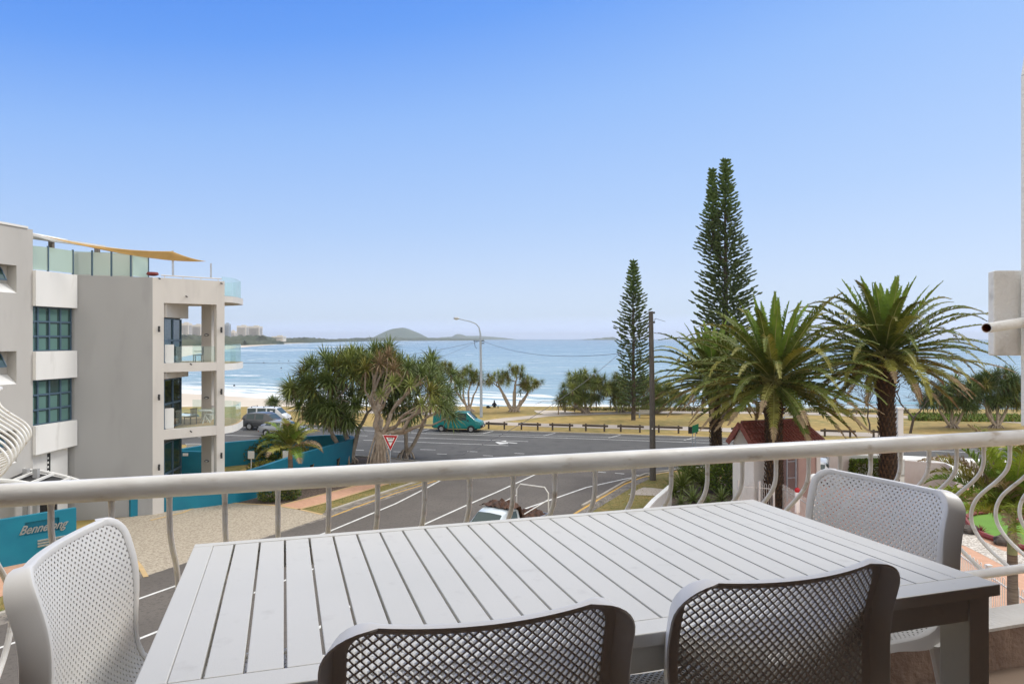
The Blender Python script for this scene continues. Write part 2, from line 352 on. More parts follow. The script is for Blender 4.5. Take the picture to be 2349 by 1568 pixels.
# ---- terrain: headland plateau falling to the beach, one sheet reaching the far coast
plate = [(-420, -80), (-300, 60), (-150, 88), (-60, 94), (0, 95), (12, 94.5), (45, 92), (80, 90), (140, 86), (260, 70), (500, -80)]
low = [(-520, -80), (-420, 120), (-190, 185), (-90, 150), (-20, 138), (12, 128), (48, 112), (90, 108), (170, 104), (300, 90), (560, -80)]
b = MB()
b.sheet([V((x, y, 0)) for x, y in plate])
n = len(plate)
for i in range(n-1):
    a = V((*plate[i], 0)); c = V((*plate[i+1], 0)); d = V((*low[i+1], -6.6)); e = V((*low[i], -6.6))
    m1 = a.lerp(e, .25); m1.z = -1.6; m2 = c.lerp(d, .25); m2.z = -1.6
    b.quad(a, c, m2, m1, 0); b.quad(m1, m2, d, e, 1)
b.build('ground', [M['dry_grass'], M['verge_grass']], kind='structure')
# beach
def S(x, y): Y = (HC-SEA)*F/(y-776.0); return V(((x-1174.5)/F*Y, Y, SEA+.06))
shore = [(1180, 777.6), (1000, 778.9), (900, 780.2), (750, 784), (640, 789), (555, 796.5), (470, 808), (400, 822), (330, 845), (300, 868), (345, 890), (415, 902), (520, 908), (640, 917), (800, 932), (1000, 949), (1300, 966)]
sp = [S(*q) for q in shore]
back = [V((60, 100, SEA+.06)), V((-300, 100, SEA+.06)), V((-1500, 900, SEA+.06)), V((-5200, 7000, SEA+.06)), V((-3000, 15500, SEA+.06)), V((500, 15500, SEA+.06))]
b = MB(); b.sheet(sp+back); b.build('beach', M['sand'], kind='structure')
# sea
sm = bpy.data.materials.new('sea_water'); sm.use_nodes = True; n = sm.node_tree; l = n.links; pb = n.nodes['Principled BSDF']
pb.inputs['Roughness'].default_value = .22; pb.inputs['IOR'].default_value = 1.33; pb.inputs['Specular IOR Level'].default_value = .35
geo = n.nodes.new('ShaderNodeNewGeometry'); sx = n.nodes.new('ShaderNodeSeparateXYZ'); l.new(geo.outputs['Position'], sx.inputs[0])
def math_(op, a, b_=None, c=None):
    q = n.nodes.new('ShaderNodeMath'); q.operation = op
    for i, v in enumerate((a, b_, c)):
        if v is None: continue
        if isinstance(v, (int, float)): q.inputs[i].default_value = v
        else: l.new(v, q.inputs[i])
    return q.outputs[0]
def mrange(v, a, b_, c=0., d=1.):
    q = n.nodes.new('ShaderNodeMapRange'); l.new(v, q.inputs[0])
    for i, t in enumerate((a, b_, c, d)): q.inputs[i+1].default_value = t
    return q.outputs[0]
def nz(scale, det=4, vec=None, st=None, rough=.55):
    q = n.nodes.new('ShaderNodeTexNoise'); q.inputs['Scale'].default_value = scale; q.inputs['Detail'].default_value = det; q.inputs['Roughness'].default_value = rough
    mp = n.nodes.new('ShaderNodeMapping'); l.new(vec or geo.outputs['Position'], mp.inputs[0])
    if st: mp.inputs['Scale'].default_value = st; mp.inputs['Rotation'].default_value = (0, 0, 0)
    l.new(mp.outputs[0], q.inputs['Vector']); return q.outputs['Fac']
# s: metres measured out from the near shore line (shore runs roughly Y = 139 - .62 X)
s_ = math_('ADD', sx.outputs['Y'], math_('MULTIPLY', sx.outputs['X'], .55))
s_ = math_('ADD', s_, math_('MULTIPLY', math_('SUBTRACT', nz(.022, 3), .5), 26.))
cmb = n.nodes.new('ShaderNodeCombineXYZ'); l.new(math_('SUBTRACT', sx.outputs['X'], math_('MULTIPLY', sx.outputs['Y'], .5)), cmb.inputs[0]); l.new(s_, cmb.inputs[1])
fo = nz(.16, 7, cmb.outputs[0], (.16, 1, 1), .68); fo2 = nz(1.1, 6, cmb.outputs[0], (.22, 1, 1), .7)
near = mrange(s_, 150, 212, 1, 0)                       # wash zone
foam1 = mrange(math_('ADD', math_('MULTIPLY', near, .22), fo), .58, .72)
def roller(c, wd, th):
    g = math_('SUBTRACT', 1., math_('MINIMUM', 1., math_('DIVIDE', math_('ABSOLUTE', math_('SUBTRACT', s_, c)), wd)))
    k = nz(.024, 3, cmb.outputs[0], (1, .15, 1))
    return mrange(math_('MULTIPLY', g, mrange(k, th+.07, th+.12)), .3, .6)
foam = foam1
for c_, wd, th in ((232, 8, .45), (268, 6, .52), (318, 9, .5), (392, 10, .55), (500, 12, .56), (640, 14, .55), (840, 18, .57)):
    foam = math_('MAXIMUM', foam, math_('MULTIPLY', roller(c_, wd, th), mrange(fo2, .38, .52)))
foam = math_('MULTIPLY', foam, mrange(fo2, .30, .46, .35, 1.))
# far beach surf, west side
fs = mrange(sx.outputs['X'], -330, -150, 1, 0); fs = math_('MULTIPLY', fs, mrange(sx.outputs['Y'], 500, 900))
streak = nz(.012, 6, None, (.35, 1.2, 1), .65); foam = math_('MAXIMUM', foam, math_('MULTIPLY', fs, mrange(streak, .56, .62)))
dist = mrange(s_, 160, 900); dist2 = mrange(s_, 700, 5000)
def mixc(f, a, b_):
    q = n.nodes.new('ShaderNodeMix'); q.data_type = 'RGBA'; l.new(f, q.inputs[0]) if not isinstance(f, float) else None
    for i, v in ((6, a), (7, b_)):
        if isinstance(v, tuple): q.inputs[i].default_value = (*v, 1)
        else: l.new(v, q.inputs[i])
    return q.outputs[2]
SHAL, MID, DEEP = (.26, .36, .385), (.13, .235, .325), (.075, .16, .28)
cc = mixc(dist, SHAL, MID); cc = mixc(dist2, cc, DEEP)
patch = nz(.006, 5, None, (.35, 1, 1)); cc = mixc(mrange(patch, .45, .62, 0, .4), cc, (.03, .14, .24))
rip = nz(.28, 6, None, (.35, 1, 1), .7); cc = mixc(mrange(rip, .46, .62, 0, .45), cc, (.24, .40, .46))
greenb = math_('MULTIPLY', roller(216, 7, .4), .7); cc = mixc(greenb, cc, (.05, .22, .22))
cc = mixc(foam, cc, (.82, .84, .84)); l.new(cc, pb.inputs['Base Color'])
l.new(mrange(foam, 0, 1, .22, .9), pb.inputs['Roughness'])
bp = n.nodes.new('ShaderNodeBump'); bp.inputs['Distance'].default_value = .5; bp.inputs['Strength'].default_value = .55
l.new(math_('ADD', nz(.25, 7, None, (.5, 1, 1), .65), math_('MULTIPLY', foam, .4)), bp.inputs['Height']); l.new(bp.outputs[0], pb.inputs['Normal'])
b = MB(); b.sheet([V((-20000, 60, SEA)), V((20000, 60, SEA)), V((20000, 16000, SEA)), V((-20000, 16000, SEA))]); b.build('sea', sm, kind='structure')
# breaking wave crests as low ridges of water
# ---- far coast wood, hills, island
random.seed(4)
def ridge(name, pts, depth, m, kind, wob=.25, seg=6, **kw):
    """pts: (x, ytop, Y); a mound line with rounded section and real depth"""
    line = []
    for i in range(len(pts)-1):
        for k in range(seg):
            t = k/seg; line.append(tuple(pts[i][j]*(1-t)+pts[i+1][j]*t for j in range(3)))
    line.append(pts[-1]); b = MB(); vs = []; prof = [(-1, 0), (-.8, .55), (-.45, .88), (0, 1), (.45, .85), (.8, .5), (1, 0)]
    for x, y, Y in line:
        p = P(x, y, Y); hgt = p.z-SEA
        for a, h in prof:
            hh = hgt*h*(1+random.uniform(-wob, wob)*(h > 0)); vs.append(V((p.x, p.y+a*depth, SEA+max(hh, 0)-.5)))
    k = len(prof)
    b.add(vs, [(i*k+j, (i+1)*k+j, (i+1)*k+j+1, i*k+j+1) for i in range(len(line)-1) for j in range(k-1)])
    return b.build(name, m, kind=kind, smooth=True, sharp=180, **kw)
ridge('coastal_wood', [(380, 771, 1500), (430, 767, 1600), (470, 771, 1700), (555, 770, 1850), (600, 769, 1950), (640, 776, 2200), (700, 773, 2500), (760, 777, 3000), (850, 773.5, 4000), (950, 774, 4600), (1060, 775.2, 5200), (1110, 776.2, 5600)], 60, M['wood_far'], 'stuff', .13, 14)
ridge('dune_wood', [(250, 778, 1100), (330, 774, 1250), (400, 777, 1400), (560, 781.5, 1560), (610, 780, 1780), (645, 781.5, 1900)], 25, M['wood_far'], 'stuff', .15, 12)
def hill(name, cx, ytop, halfw, Y, base=776.3, p_=1.6, sk=0):
    b = MB(); nx, ny = 48, 10; c = P(cx, base, Y); H = (base-ytop)/F*Y+6; W_ = halfw/F*Y; vs = []
    for i in range(nx+1):
        u = -1+2*i/nx
        for j in range(ny+1):
            v = -1+2*j/ny; r = min(1, math.sqrt((u-sk*(1-abs(u)))**2+v*v*.95)); h = (math.cos(r*PI)*.5+.5)**(1/p_)*H
            h *= 1+.05*noise.noise(V((u*4+cx, v*4, 0)))
            vs.append(V((c.x+u*W_, Y+v*W_*.7, SEA-1+h)))
    k = ny+1
    b.add(vs, [(i*k+j, (i+1)*k+j, (i+1)*k+j+1, i*k+j+1) for i in range(nx) for j in range(ny)])
    b.build(name, M['hill'], kind='structure', smooth=True, sharp=180)
hill('hills', 918, 749.5, 84, 7000, p_=1.25)
hill('hills', 1058, 764, 36, 9000, p_=1.1, sk=-.2)
hill('hills', 1080, 768.5, 110, 9300, p_=2.2)
b = MB()
for x, yt, wv in ((1352, 775.2, 18), (1375, 773.4, 22), (1392, 771.3, 16), (1404, 770.8, 12)):
    Y = 7500; p = P(x, 776, Y); H = (776.3-yt)/F*Y+6; W_ = wv/F*Y
    b.ball((p.x, Y, SEA-4), 1, 20, 8, (W_, W_*.8, H+4))
b.build('island', M['hill'], kind='structure', smooth=True, sharp=180)
# ---- roads
far_k = [(-200, 948), (300, 963), (560, 971), (800, 978.5), (1000, 985), (1112, 988), (1333, 994), (1571, 1002), (1750, 1008), (2000, 1017), (2500, 1038)]
near_k = [(2700, 1100), (2300, 1072), (1950, 1062), (1800, 1064), (1700, 1070), (1600, 1075), (1553, 1080)]
ground_sheet('main_road', far_k+near_k+[(1480, 1092), (1200, 1095), (1013, 1080), (985, 1068), (960, 1061), (900, 1052), (700, 1040), (560, 1030), (300, 1010), (-200, 980)], .008, M['asphalt'])
ground_sheet('side_road', [(-900, 1735), (0, 1432), (318, 1325), (755, 1184), (999, 1106), (1016, 1094), (1013, 1080), (1200, 1074), (1480, 1074), (1560, 1079), (1500, 1089), (1470, 1098), (1431, 1114), (1380, 1142), (1327, 1174), (1150, 1280), (900, 1450), (500, 1800), (-200, 2500)], .014, M['asphalt_brown'])
mk = MB()
def line(pts, wd=.13): _strip(mk, [G(x, y) for x, y in pts], wd, .022)
line([(517, 998), (750, 1004.5), (925, 1009)][:2], .16)
line([(560, 976), (750, 983), (977, 994), (1102, 998), (1571, 1014), (2400, 1044)], .14)
line([(977, 990.5), (1571, 1008), (2400, 1037)], .10)
line([(925, 1003), (1102, 1008.5), (1212, 1012.5)], .13); line([(833, 1009), (1102, 1019.5), (1166, 1022)], .13)
for x, y in ((977, 1031), (1003, 1041), (1073, 1035.5), (1109, 1045), (1181, 1040), (821, 999), (813, 1032), (876, 1027), (903, 1036), (535, 987), (1369, 1082), (1411, 1085), (1452.5, 1089), (455, 1003)):
    line([(x-1 if x != 977 else x-13, y-.3), (x+22, y+.6)] if x < 1300 else [(x, y), (x+21, y+1.8)], .13)
for x in (860, 960, 1105, 1247, 1396, 1569, 1740, 1920):
    y0 = 988+.0317*(x-1112); line([(x, y0+7), (x+27, y0+.8)], .12)
# side road lines
line([(-300, 1592), (0, 1486), (397, 1346), (755, 1219), (908, 1155), (975, 1121), (1012, 1101), (1030, 1088)], .13)
line([(-200, 1674), (64, 1568), (363, 1448), (966, 1206), (1070, 1159), (1141, 1128), (1233, 1086), (1262, 1075)], .13)
line([(600, 1530), (900, 1325), (1100, 1215), (1207, 1166), (1345, 1118), (1431, 1099), (1472, 1091), (1540, 1081)], .13)
# turn arrow
for pts in ([(1142, 1013), (1186, 1016.5)], ): line(pts, .3)
q = [G(1140, 1013.2), G(1150, 1018.5), G(1168, 1016.5), G(1176, 1019.5), G(1166, 1020.5)]; mk.sheet([v+V((0, 0, .022)) for v in [G(1136, 1014), G(1160, 1010.8), G(1166, 1017), G(1146, 1019)]])
mk.build('road_markings', M['marking'], kind='structure')
yk = MB(); _strip(yk, [G(x, y) for x, y in [(755, 1187), (814, 1164), (908, 1131), (1003, 1102)]], .12, .022)
_strip(yk, [G(x, y) for x, y in [(1200, 1255), (1327, 1173), (1431, 1111), (1472, 1095), (1520, 1085), (1556, 1080)]], .16, .022)
yk.build('yellow_line', M['marking_yellow'], kind='structure')
# kerbs and gutters
def kerb(pts, wd=.18, h=.12, m='concrete'): return strip('kerb', pts, wd, 0, M[m], h=h)
ground_sheet('gutter', [(-900, 1735), (0, 1435), (318, 1328), (450, 1284), (755, 1187), (999, 1108), (996, 1099), (745, 1176), (440, 1275), (300, 1318), (0, 1414), (-900, 1700)], .018, M['gutter'])
kerb([(-900, 1705), (0, 1412), (290, 1316)]); kerb([(748, 1176), (860, 1138), (960, 1105), (1000, 1091), (1006, 1082), (990, 1069), (962, 1061), (900, 1052), (700, 1040)])
kerb([(1336, 1162), (1385, 1135), (1431, 1108), (1480, 1089), (1553, 1078), (1650, 1071), (1800, 1062), (1950, 1060), (2300, 1070)], .16)
ground_sheet('gutter', [(1240, 1224), (1336, 1168), (1431, 1113), (1480, 1093), (1490, 1098), (1446, 1120), (1372, 1165), (1330, 1192), (1240, 1250)], .02, M['gutter'])
kerb(far_k, .14, .10)
# left verge, driveway, brick path, mulch
ground_sheet('verge', [(-900, 1500), (-20, 1330), (200, 1262), (330, 1200), (348, 1178), (524, 1156), (600, 1120), (700, 1085), (860, 1050), (960, 1061), (1008, 1082), (999, 1094), (745, 1176), (440, 1275), (300, 1318), (0, 1414), (-900, 1700)], .010, M['verge_grass'])
ground_sheet('driveway', [(150, 1225), (221, 1196), (348, 1178), (430, 1165), (524, 1154), (547, 1155), (626, 1159), (684, 1168), (739, 1180.5), (752, 1184), (600, 1235), (432, 1289), (330, 1323), (318, 1300), (298, 1277), (262, 1255), (200, 1240)], .024, M['aggregate'])
ed = MB()
for pts in ([(524, 1153), (547, 1155), (626, 1159), (684, 1168), (739, 1180.5)], [(335, 1324), (322, 1300), (302, 1277), (266, 1254), (200, 1238)], [(345, 1194), (420, 1176), (450, 1163)], [(640, 1160), (745, 1133), (835, 1109), (960, 1078)], [(684, 1169), (743, 1154.5), (853, 1121), (985, 1083)]):
    _strip(ed, [G(x, y) for x, y in pts], .18, .034)
ed.build('path_edging', M['sandstone_edge'], kind='structure')
ground_sheet('brick_path', [(642, 1160), (745, 1134), (835, 1110), (960, 1079), (990, 1083), (853, 1121.5), (743, 1155), (684, 1168.5)], .028, M['brick'])
ground_sheet('footpath', [(-900, 1480), (-20, 1300), (60, 1290), (60, 1345), (0, 1370), (-900, 1620)], .028, M['brick'])
ground_sheet('footpath', [(880, 1051), (905, 1053), (960, 1061), (1006, 1080), (992, 1084), (955, 1076), (900, 1070)], .036, M['path'])
ground_sheet('mulch_bed', [(524, 1153), (547, 1154), (626, 1158), (642, 1159), (745, 1132), (835, 1108), (960, 1077), (905, 1062), (860, 1046), (812, 1046), (800, 1066), (700, 1100), (600, 1135)], .020, M['mulch'])
# garden court inside the teal wall
ground_sheet('garden_lawn', [(520, 1100), (560, 1072), (650, 1052), (690, 1042), (640, 1035), (560, 1050), (517, 1068)], .02, M['verge_grass'])
ground_sheet('garden_paving', [(380, 1120), (500, 1110), (517, 1069), (545, 1052), (500, 1046), (400, 1046), (360, 1056)], .016, M['deck_tile'])
# park paths (far side)
ground_sheet('park_path', [(1100, 966), (1250, 971), (1571, 978), (1900, 989), (2500, 1008), (2500, 1017), (1900, 999), (1571, 987), (1250, 979), (1112, 973.5)], .02, M['path'])
ground_sheet('park_path', [(1112, 973), (1170, 965), (1260, 955), (1420, 949.5), (1571, 948), (1800, 949.5), (1900, 953), (2200, 964), (2500, 978), (2500, 972), (2200, 958), (1900, 946.5), (1780, 943), (1571, 942.5), (1420, 945), (1250, 950), (1150, 959), (1090, 967)], .024, M['path'])
ground_sheet('park_path', [(1262, 953), (1230, 946), (1225, 941), (1290, 941), (1320, 945), (1300, 949)], .016, M['sand'])
ground_sheet('park_path', [(600, 940), (800, 946), (985, 952), (1100, 966), (1100, 960), (1000, 946), (800, 940)], .016, M['path'])
# green ground cover along the right cliff edge
# right hand garden side
ground_sheet('verge', [(1345, 1170), (1395, 1135), (1431, 1113), (1483, 1090), (1553, 1079), (1650, 1072), (1700, 1076), (1640, 1100), (1500, 1215), (1300, 1300)], .010, M['verge_grass'])
ground_sheet('footpath', [(1440, 1135), (1475, 1118), (1495, 1119), (1560, 1127), (1540, 1137), (1500, 1137)], .028, M['path'])
ground_sheet('paving', [(1640, 1300), (1655, 1190), (1700, 1150), (1800, 1105), (2000, 1110), (2350, 1120), (3200, 1200), (4200, 2200), (2400, 2400), (1700, 1700)], .012, M['brick_pink'])
ground_sheet('garden_bed', [(1500, 1215), (1530, 1150), (1560, 1110), (1640, 1098), (1690, 1100), (1690, 1130), (1655, 1190), (1640, 1240)], .016, M['mulch'])
ground_sheet('car_park', [(1905, 1060), (2000, 1058), (2300, 1070), (3200, 1110), (3200, 1180), (2300, 1120), (1905, 1104)], .030, M['concrete'])
# ================================================================== BALCONY
E1 = V((.953, .304, 0)).normalized(); E2 = V((-.304, .953, 0)).normalized()
FZ = HC-1.31
def B(a, c, z=0): return E1*a+E2*c+V((0, 0, FZ+z))       # balcony frame: a along rail, c outwards, z above its floor
RB = Matrix((E1, E2, V((0, 0, 1)))).transposed()
RP = V((-.182, 2.5, HC)); rc = RP.dot(E2); ra = RP.dot(E1)
# own building: floor slab, kerb, side walls, back room
bd = thing('apartment_block', 'own apartment building around the balcony, white rendered kerb below the rail', 'building', tuple(B(0, 0, 0)-V((0, 0, FZ))))
def bbox(mb, a0, a1, c0, c1, z0, z1): mb.box(B((a0+a1)/2, (c0+c1)/2, (z0+z1)/2), (a1-a0, c1-c0, z1-z0), M=RB.to_3x3())
m1 = MB(); bbox(m1, -2.3, 4.4, -3.0, rc-.33, -.25, 0); m1.build('floor_slab', M['interior_floor'], bd)
m1 = MB(); bbox(m1, -2.3, 4.4, rc-.33, rc-.18, -.25, .16); m1.build('kerb', M['kerb_shaded'], bd)
m1 = MB(); bbox(m1, -2.3, 4.4, rc-.335, rc-.172, .16, .172); m1.build('kerb_lit_top', M['kerb_lit'], bd)
m1 = MB(); bbox(m1, -2.6, 4.4, -3.0, 1.25, 2.5, 2.7); m1.build('ceiling', M['soffit'], bd)
m1 = MB(); bbox(m1, -2.6, 4.4, -3.2, -3.0, -.25, 2.7); bbox(m1, -2.6, -2.4, -3.0, 1.5, -.25, 2.5); bbox(m1, 2.45, 2.6, -3.0, 1.5, 0, 2.5); m1.build('room_wall', M['interior'], bd)
m1 = MB(); m1.box(B(0, -1, -4.2), (9, 3.2, 7.6), M=RB.to_3x3()); m1.build('lower_wall', M['render_white'], bd)
# balcony rail
rl = thing('balcony_railing', 'white tubular balcony railing with bellied bars beside the slatted table', 'railing', tuple(RP-V((0, 0, 1.31))))
def RA(t, off=0, d=0): return RP+E1*t+E2*off-V((0, 0, d))
m1 = MB(); m1.tube([RA(-2.6, 0, .457), RA(4.6, 0, .457)], .0345, 24); m1.build('top_rail', M['rail_paint'], rl, smooth=True)
m1 = MB(); m1.tube([RA(-2.6, 0, 1.065), RA(4.6, 0, 1.065)], .021, 16); m1.build('bottom_rail', M['rail_paint'], rl, smooth=True)
def bar_path(base, top, bot, belly, dirv):
    pts = [(0, 0), (.08, .001), (.16, .012), (.24, .10), (.33, .32), (.42, .60), (.50, .82), (.58, .95), (.66, 1.0), (.74, .96), (.82, .80), (.89, .55), (.95, .26), (1, .0)]
    out = []
    for t, k in pts: out.append(base+dirv*(belly*k)-V((0, 0, top+(bot-top)*t)))
    # smooth
    res = []
    for i in range(len(out)-1):
        p0 = out[max(i-1, 0)]; p1 = out[i]; p2 = out[i+1]; p3 = out[min(i+2, len(out)-1)]
        for k in range(3):
            t = k/3; res.append(.5*((2*p1)+(p2-p0)*t+(2*p0-5*p1+4*p2-p3)*t*t+(3*p1-p0-3*p2+p3)*t**3))
    res.append(out[-1]); return res
for k in range(-4, 30):
    t = -1.245+.16*k; m1 = MB(); pth = bar_path(RA(t), .475, 1.055, .195, E2)
    rr = [.0088]*len(pth); rr[0] = .0135; rr[1] = .0105
    m1.tube(pth, rr, 10); m1.build('baluster', M['rail_paint'], rl, smooth=True)
# neighbouring balcony rail seen end on at the far left
nb = thing('balcony_railing', 'white bellied railing of the neighbouring balcony seen end on at the left edge', 'railing', (-6.1, 7.4, HC-1.9))
for i in range(9):
    Yb = 6.2+i*.24; base = V((-.716*Yb-.30+.035*i, Yb, HC)); d0 = 160/F*Yb*.0+.66
    m1 = MB(); m1.tube(bar_path(base, .60, 1.32, .36, V((1, .05, 0))), .011, 8); m1.build('baluster', M['rail_paint'], nb, smooth=True)
m1 = MB(); m1.tube([V((-.716*6-.30, 6, HC-.59)), V((-.716*8.4-.30+.3, 8.4, HC-.59))], .03, 10); m1.build('top_rail', M['rail_paint'], nb, smooth=True)
# right hand pillar, plate and drain pipe
pl = thing('wall_pillar', 'white rendered wall end at the right edge with a square plate', 'wall', (2.8, 3.52, HC-1.2))
m1 = MB(); zz0, zz1 = HC-.44, HC+1.32; x0 = 2.5600
m1.prism([(x0+.03, 3.44), (x0+.5, 3.44), (x0+.5, 3.60), (x0, 3.60)], zz0, zz1); m1.add([V((x0, 3.60, zz1)), V((x0+.5, 3.60, zz1)), V((x0+.5, 3.44, zz1)), V((x0+.03, 3.44, zz1)), V((x0+.05, 3.6, zz1+.35)), V((x0+.5, 3.6, zz1+.35)), V((x0+.5, 3.44, zz1+.35)), V((x0+.07, 3.44, zz1+.35))], [(0, 1, 5, 4), (3, 7, 6, 2), (0, 4, 7, 3), (4, 5, 6, 7)])
m1.build('pillar', M['render_white'], pl, bevel=.006)
m1 = MB(); m1.prism([(2.443, 3.625), (2.9, 3.603), (2.9, 3.70), (2.462, 3.70)], HC-.0865, HC+.344); m1.build('plate', M['render_white'], pl, bevel=.008)
pp = MB(); a = P(2263, 752, 3.36); c = P(2350, 739, 3.58); ax = (c-a).normalized(); n_ = 20
u = ax.cross(V((0, 0, 1))).normalized(); w2 = ax.cross(u); vs = []
for q, r_ in ((a, .0235), (c, .026), (a, .020), (a+ax*.12, .020)):
    for j in range(n_): t = 2*PI*j/n_; vs.append(q+(u*math.cos(t)+w2*math.sin(t))*r_)
fs = []
for j in range(n_):
    k = (j+1) % n_; fs += [(j, n_+j, n_+k, k), (j, k, 2*n_+k, 2*n_+j)]
pp.add(vs, fs, 0); pp.add(vs, [(2*n_+j, 2*n_+(j+1) % n_, 3*n_+(j+1) % n_, 3*n_+j) for j in range(n_)]+[tuple(3*n_+j for j in range(n_))], 1)
pp.build('drain_pipe', [M['render_white'], M['rust']], org=tuple(a), smooth=True, label='open ended white drain pipe poking out of the wall at the right edge', cat='pipe')

# ------------------------------------------------------------------ table
T0 = V((-.873, 1.967, 0)); L_, W_ = 1.807, .912; TZ = HC-.565
tb = thing('slatted_table', 'long white slatted outdoor dining table on the balcony', 'table', tuple(T0+E1*L_/2-E2*W_/2+V((0, 0, FZ))))
def T(a, c, z): return T0+E1*a-E2*c+V((0, 0, TZ+z))
def tbox(mb, a0, a1, c0, c1, z0, z1): mb.box(T((a0+a1)/2, (c0+c1)/2, (z0+z1)/2), (a1-a0, c1-c0, z1-z0), M=RB.to_3x3())
m1 = MB(); bw = .030; bn = .062
tbox(m1, 0, L_, 0, bw, -.027, 0); tbox(m1, 0, L_, W_-bn, W_, -.027, 0)
tbox(m1, 0, .050, bw+.0006, W_-bn-.0006, -.027, 0); tbox(m1, L_-.061, L_, bw+.0006, W_-bn-.0006, -.027, 0)
m1.build('border', M['table_paint'], tb, bevel=.0025)
edges = [.0508]+[.104+.0662*k for k in range(25)]+[L_-.0618]
for i in range(26):
    a0 = edges[i]+(.0028 if i else 0); a1 = edges[i+1]-(.0028 if i < 25 else 0)
    m1 = MB(); tbox(m1, a0, a1, bw+.002, W_-bn-.002, -.020, -.0008); m1.build('slat', M['table_paint'], tb, bevel=.0015)
m1 = MB(); tbox(m1, .06, L_-.06, .015, .04, -.075, -.028); tbox(m1, .06, L_-.06, W_-.045, W_-.02, -.085, -.028)
tbox(m1, .02, .045, .05, W_-.05, -.085, -.028); tbox(m1, L_-.045, L_-.02, .05, W_-.05, -.085, -.028); tbox(m1, .9-.02, .9+.02, .045, W_-.05, -.05, -.0285)
m1.build('apron', M['table_paint'], tb, bevel=.003)
for a0 in (.015, L_-.075):
    for c0 in (.012, W_-.095):
        m1 = MB(); tbox(m1, a0, a0+.06, c0, c0+.08, -.743, -.0282); m1.build('leg', M['table_paint'], tb, bevel=.003)

# ------------------------------------------------------------------ chairs
def chair_surf():
    """side profile (y, z) by arc length: front of seat -> back top; facing +Y"""
    pr = [(.215, .425), (.20, .448), (.15, .455), (.0, .447), (-.12, .443), (-.185, .458), (-.215, .50), (-.232, .56), (-.252, .66), (-.278, .76), (-.302, .832)]
    pts = []
    for i in range(len(pr)-1):
        p0 = V(pr[max(i-1, 0)]); p1 = V(pr[i]); p2 = V(pr[i+1]); p3 = V(pr[min(i+2, len(pr)-1)])
        for k in range(8):
            t = k/8; pts.append(.5*((2*p1)+(p2-p0)*t+(2*p0-5*p1+4*p2-p3)*t*t+(3*p1-p0-3*p2+p3)*t**3))
    pts.append(V(pr[-1])); s = [0]
    for i in range(1, len(pts)): s.append(s[-1]+(pts[i]-pts[i-1]).length)
    return pts, s
CP, CS = chair_surf(); CL = CS[-1]
def csurf(u, v):
    v = max(0, min(CL, v)); import bisect
    i = min(max(bisect.bisect_right(CS, v)-1, 0), len(CS)-2); t = (v-CS[i])/(CS[i+1]-CS[i]); q = CP[i].lerp(CP[i+1], t)
    k = max(0, min(1, (v-.42)/.3)); k = k*k*(3-2*k)
    cy = .80*u*u*k; cz = .30*u*u*(1-k)+.14*u*u*k
    return V((u, q.x+cy, q.y+cz+.012*k))
def cfr(u, v):
    p = csurf(u, v); du = csurf(u+.002, v)-csurf(u-.002, v); dv_ = csurf(u, min(v+.002, CL))-csurf(u, max(0, v-.002)); nn = dv_.cross(du).normalized()
    return p, du.normalized(), dv_.normalized(), nn           # nn points to the sitter's side (up / forward)
HWB = .232
def perf(v0, v1, hole, th, hw, rc_=.05, pitch=.0185, ytop=True):
    b = MB(); p = pitch; nu = int(hw/p)+2; nv = int((v1-v0)/p)+2
    def inside(u, v):
        if abs(u) > hw or v < v0 or v > v1: return False
        du = abs(u)-(hw-rc_); dv2 = (v-(v1-rc_)) if ytop else ((v0+rc_)-v)
        return not (du > 0 and dv2 > 0 and du*du+dv2*dv2 > rc_*rc_)
    for half in (0, 1):
        for i in range(-nu, nu+1):
            for j in range(-1, nv+1):
                u = (i+.5*half)*p; v = v0+(j+.5*half)*p
                if not inside(u, v): continue
                c, du, dv_, nn = cfr(u, v); out = []
                for sgn, hh in ((0, hole), (-1, hole*1.12)):
                    for s_, in ((1.0,), (hh,)):
                        for (a, e) in ((1, 0), (0, 1), (-1, 0), (0, -1)):
                            if s_ == 1.0: q, _, _, n2 = cfr(u+a*p/2, min(v+e*p/2, CL)); out.append(q+n2*(th*sgn))
                            else:
                                out.append(c+du*(a*p/2*s_)+dv_*(e*p/2*s_)+nn*(th*sgn))
                # 0-3 outer front,4-7 inner front,8-11 outer back,12-15 inner back
                fs = []
                for k in range(4):
                    m_ = (k+1) % 4; fs += [(k, m_, 4+m_, 4+k), (4+k, 4+m_, 12+m_, 12+k), (12+k, 12+m_, 8+m_, 8+k)]
                b.add(out, fs)
    return b
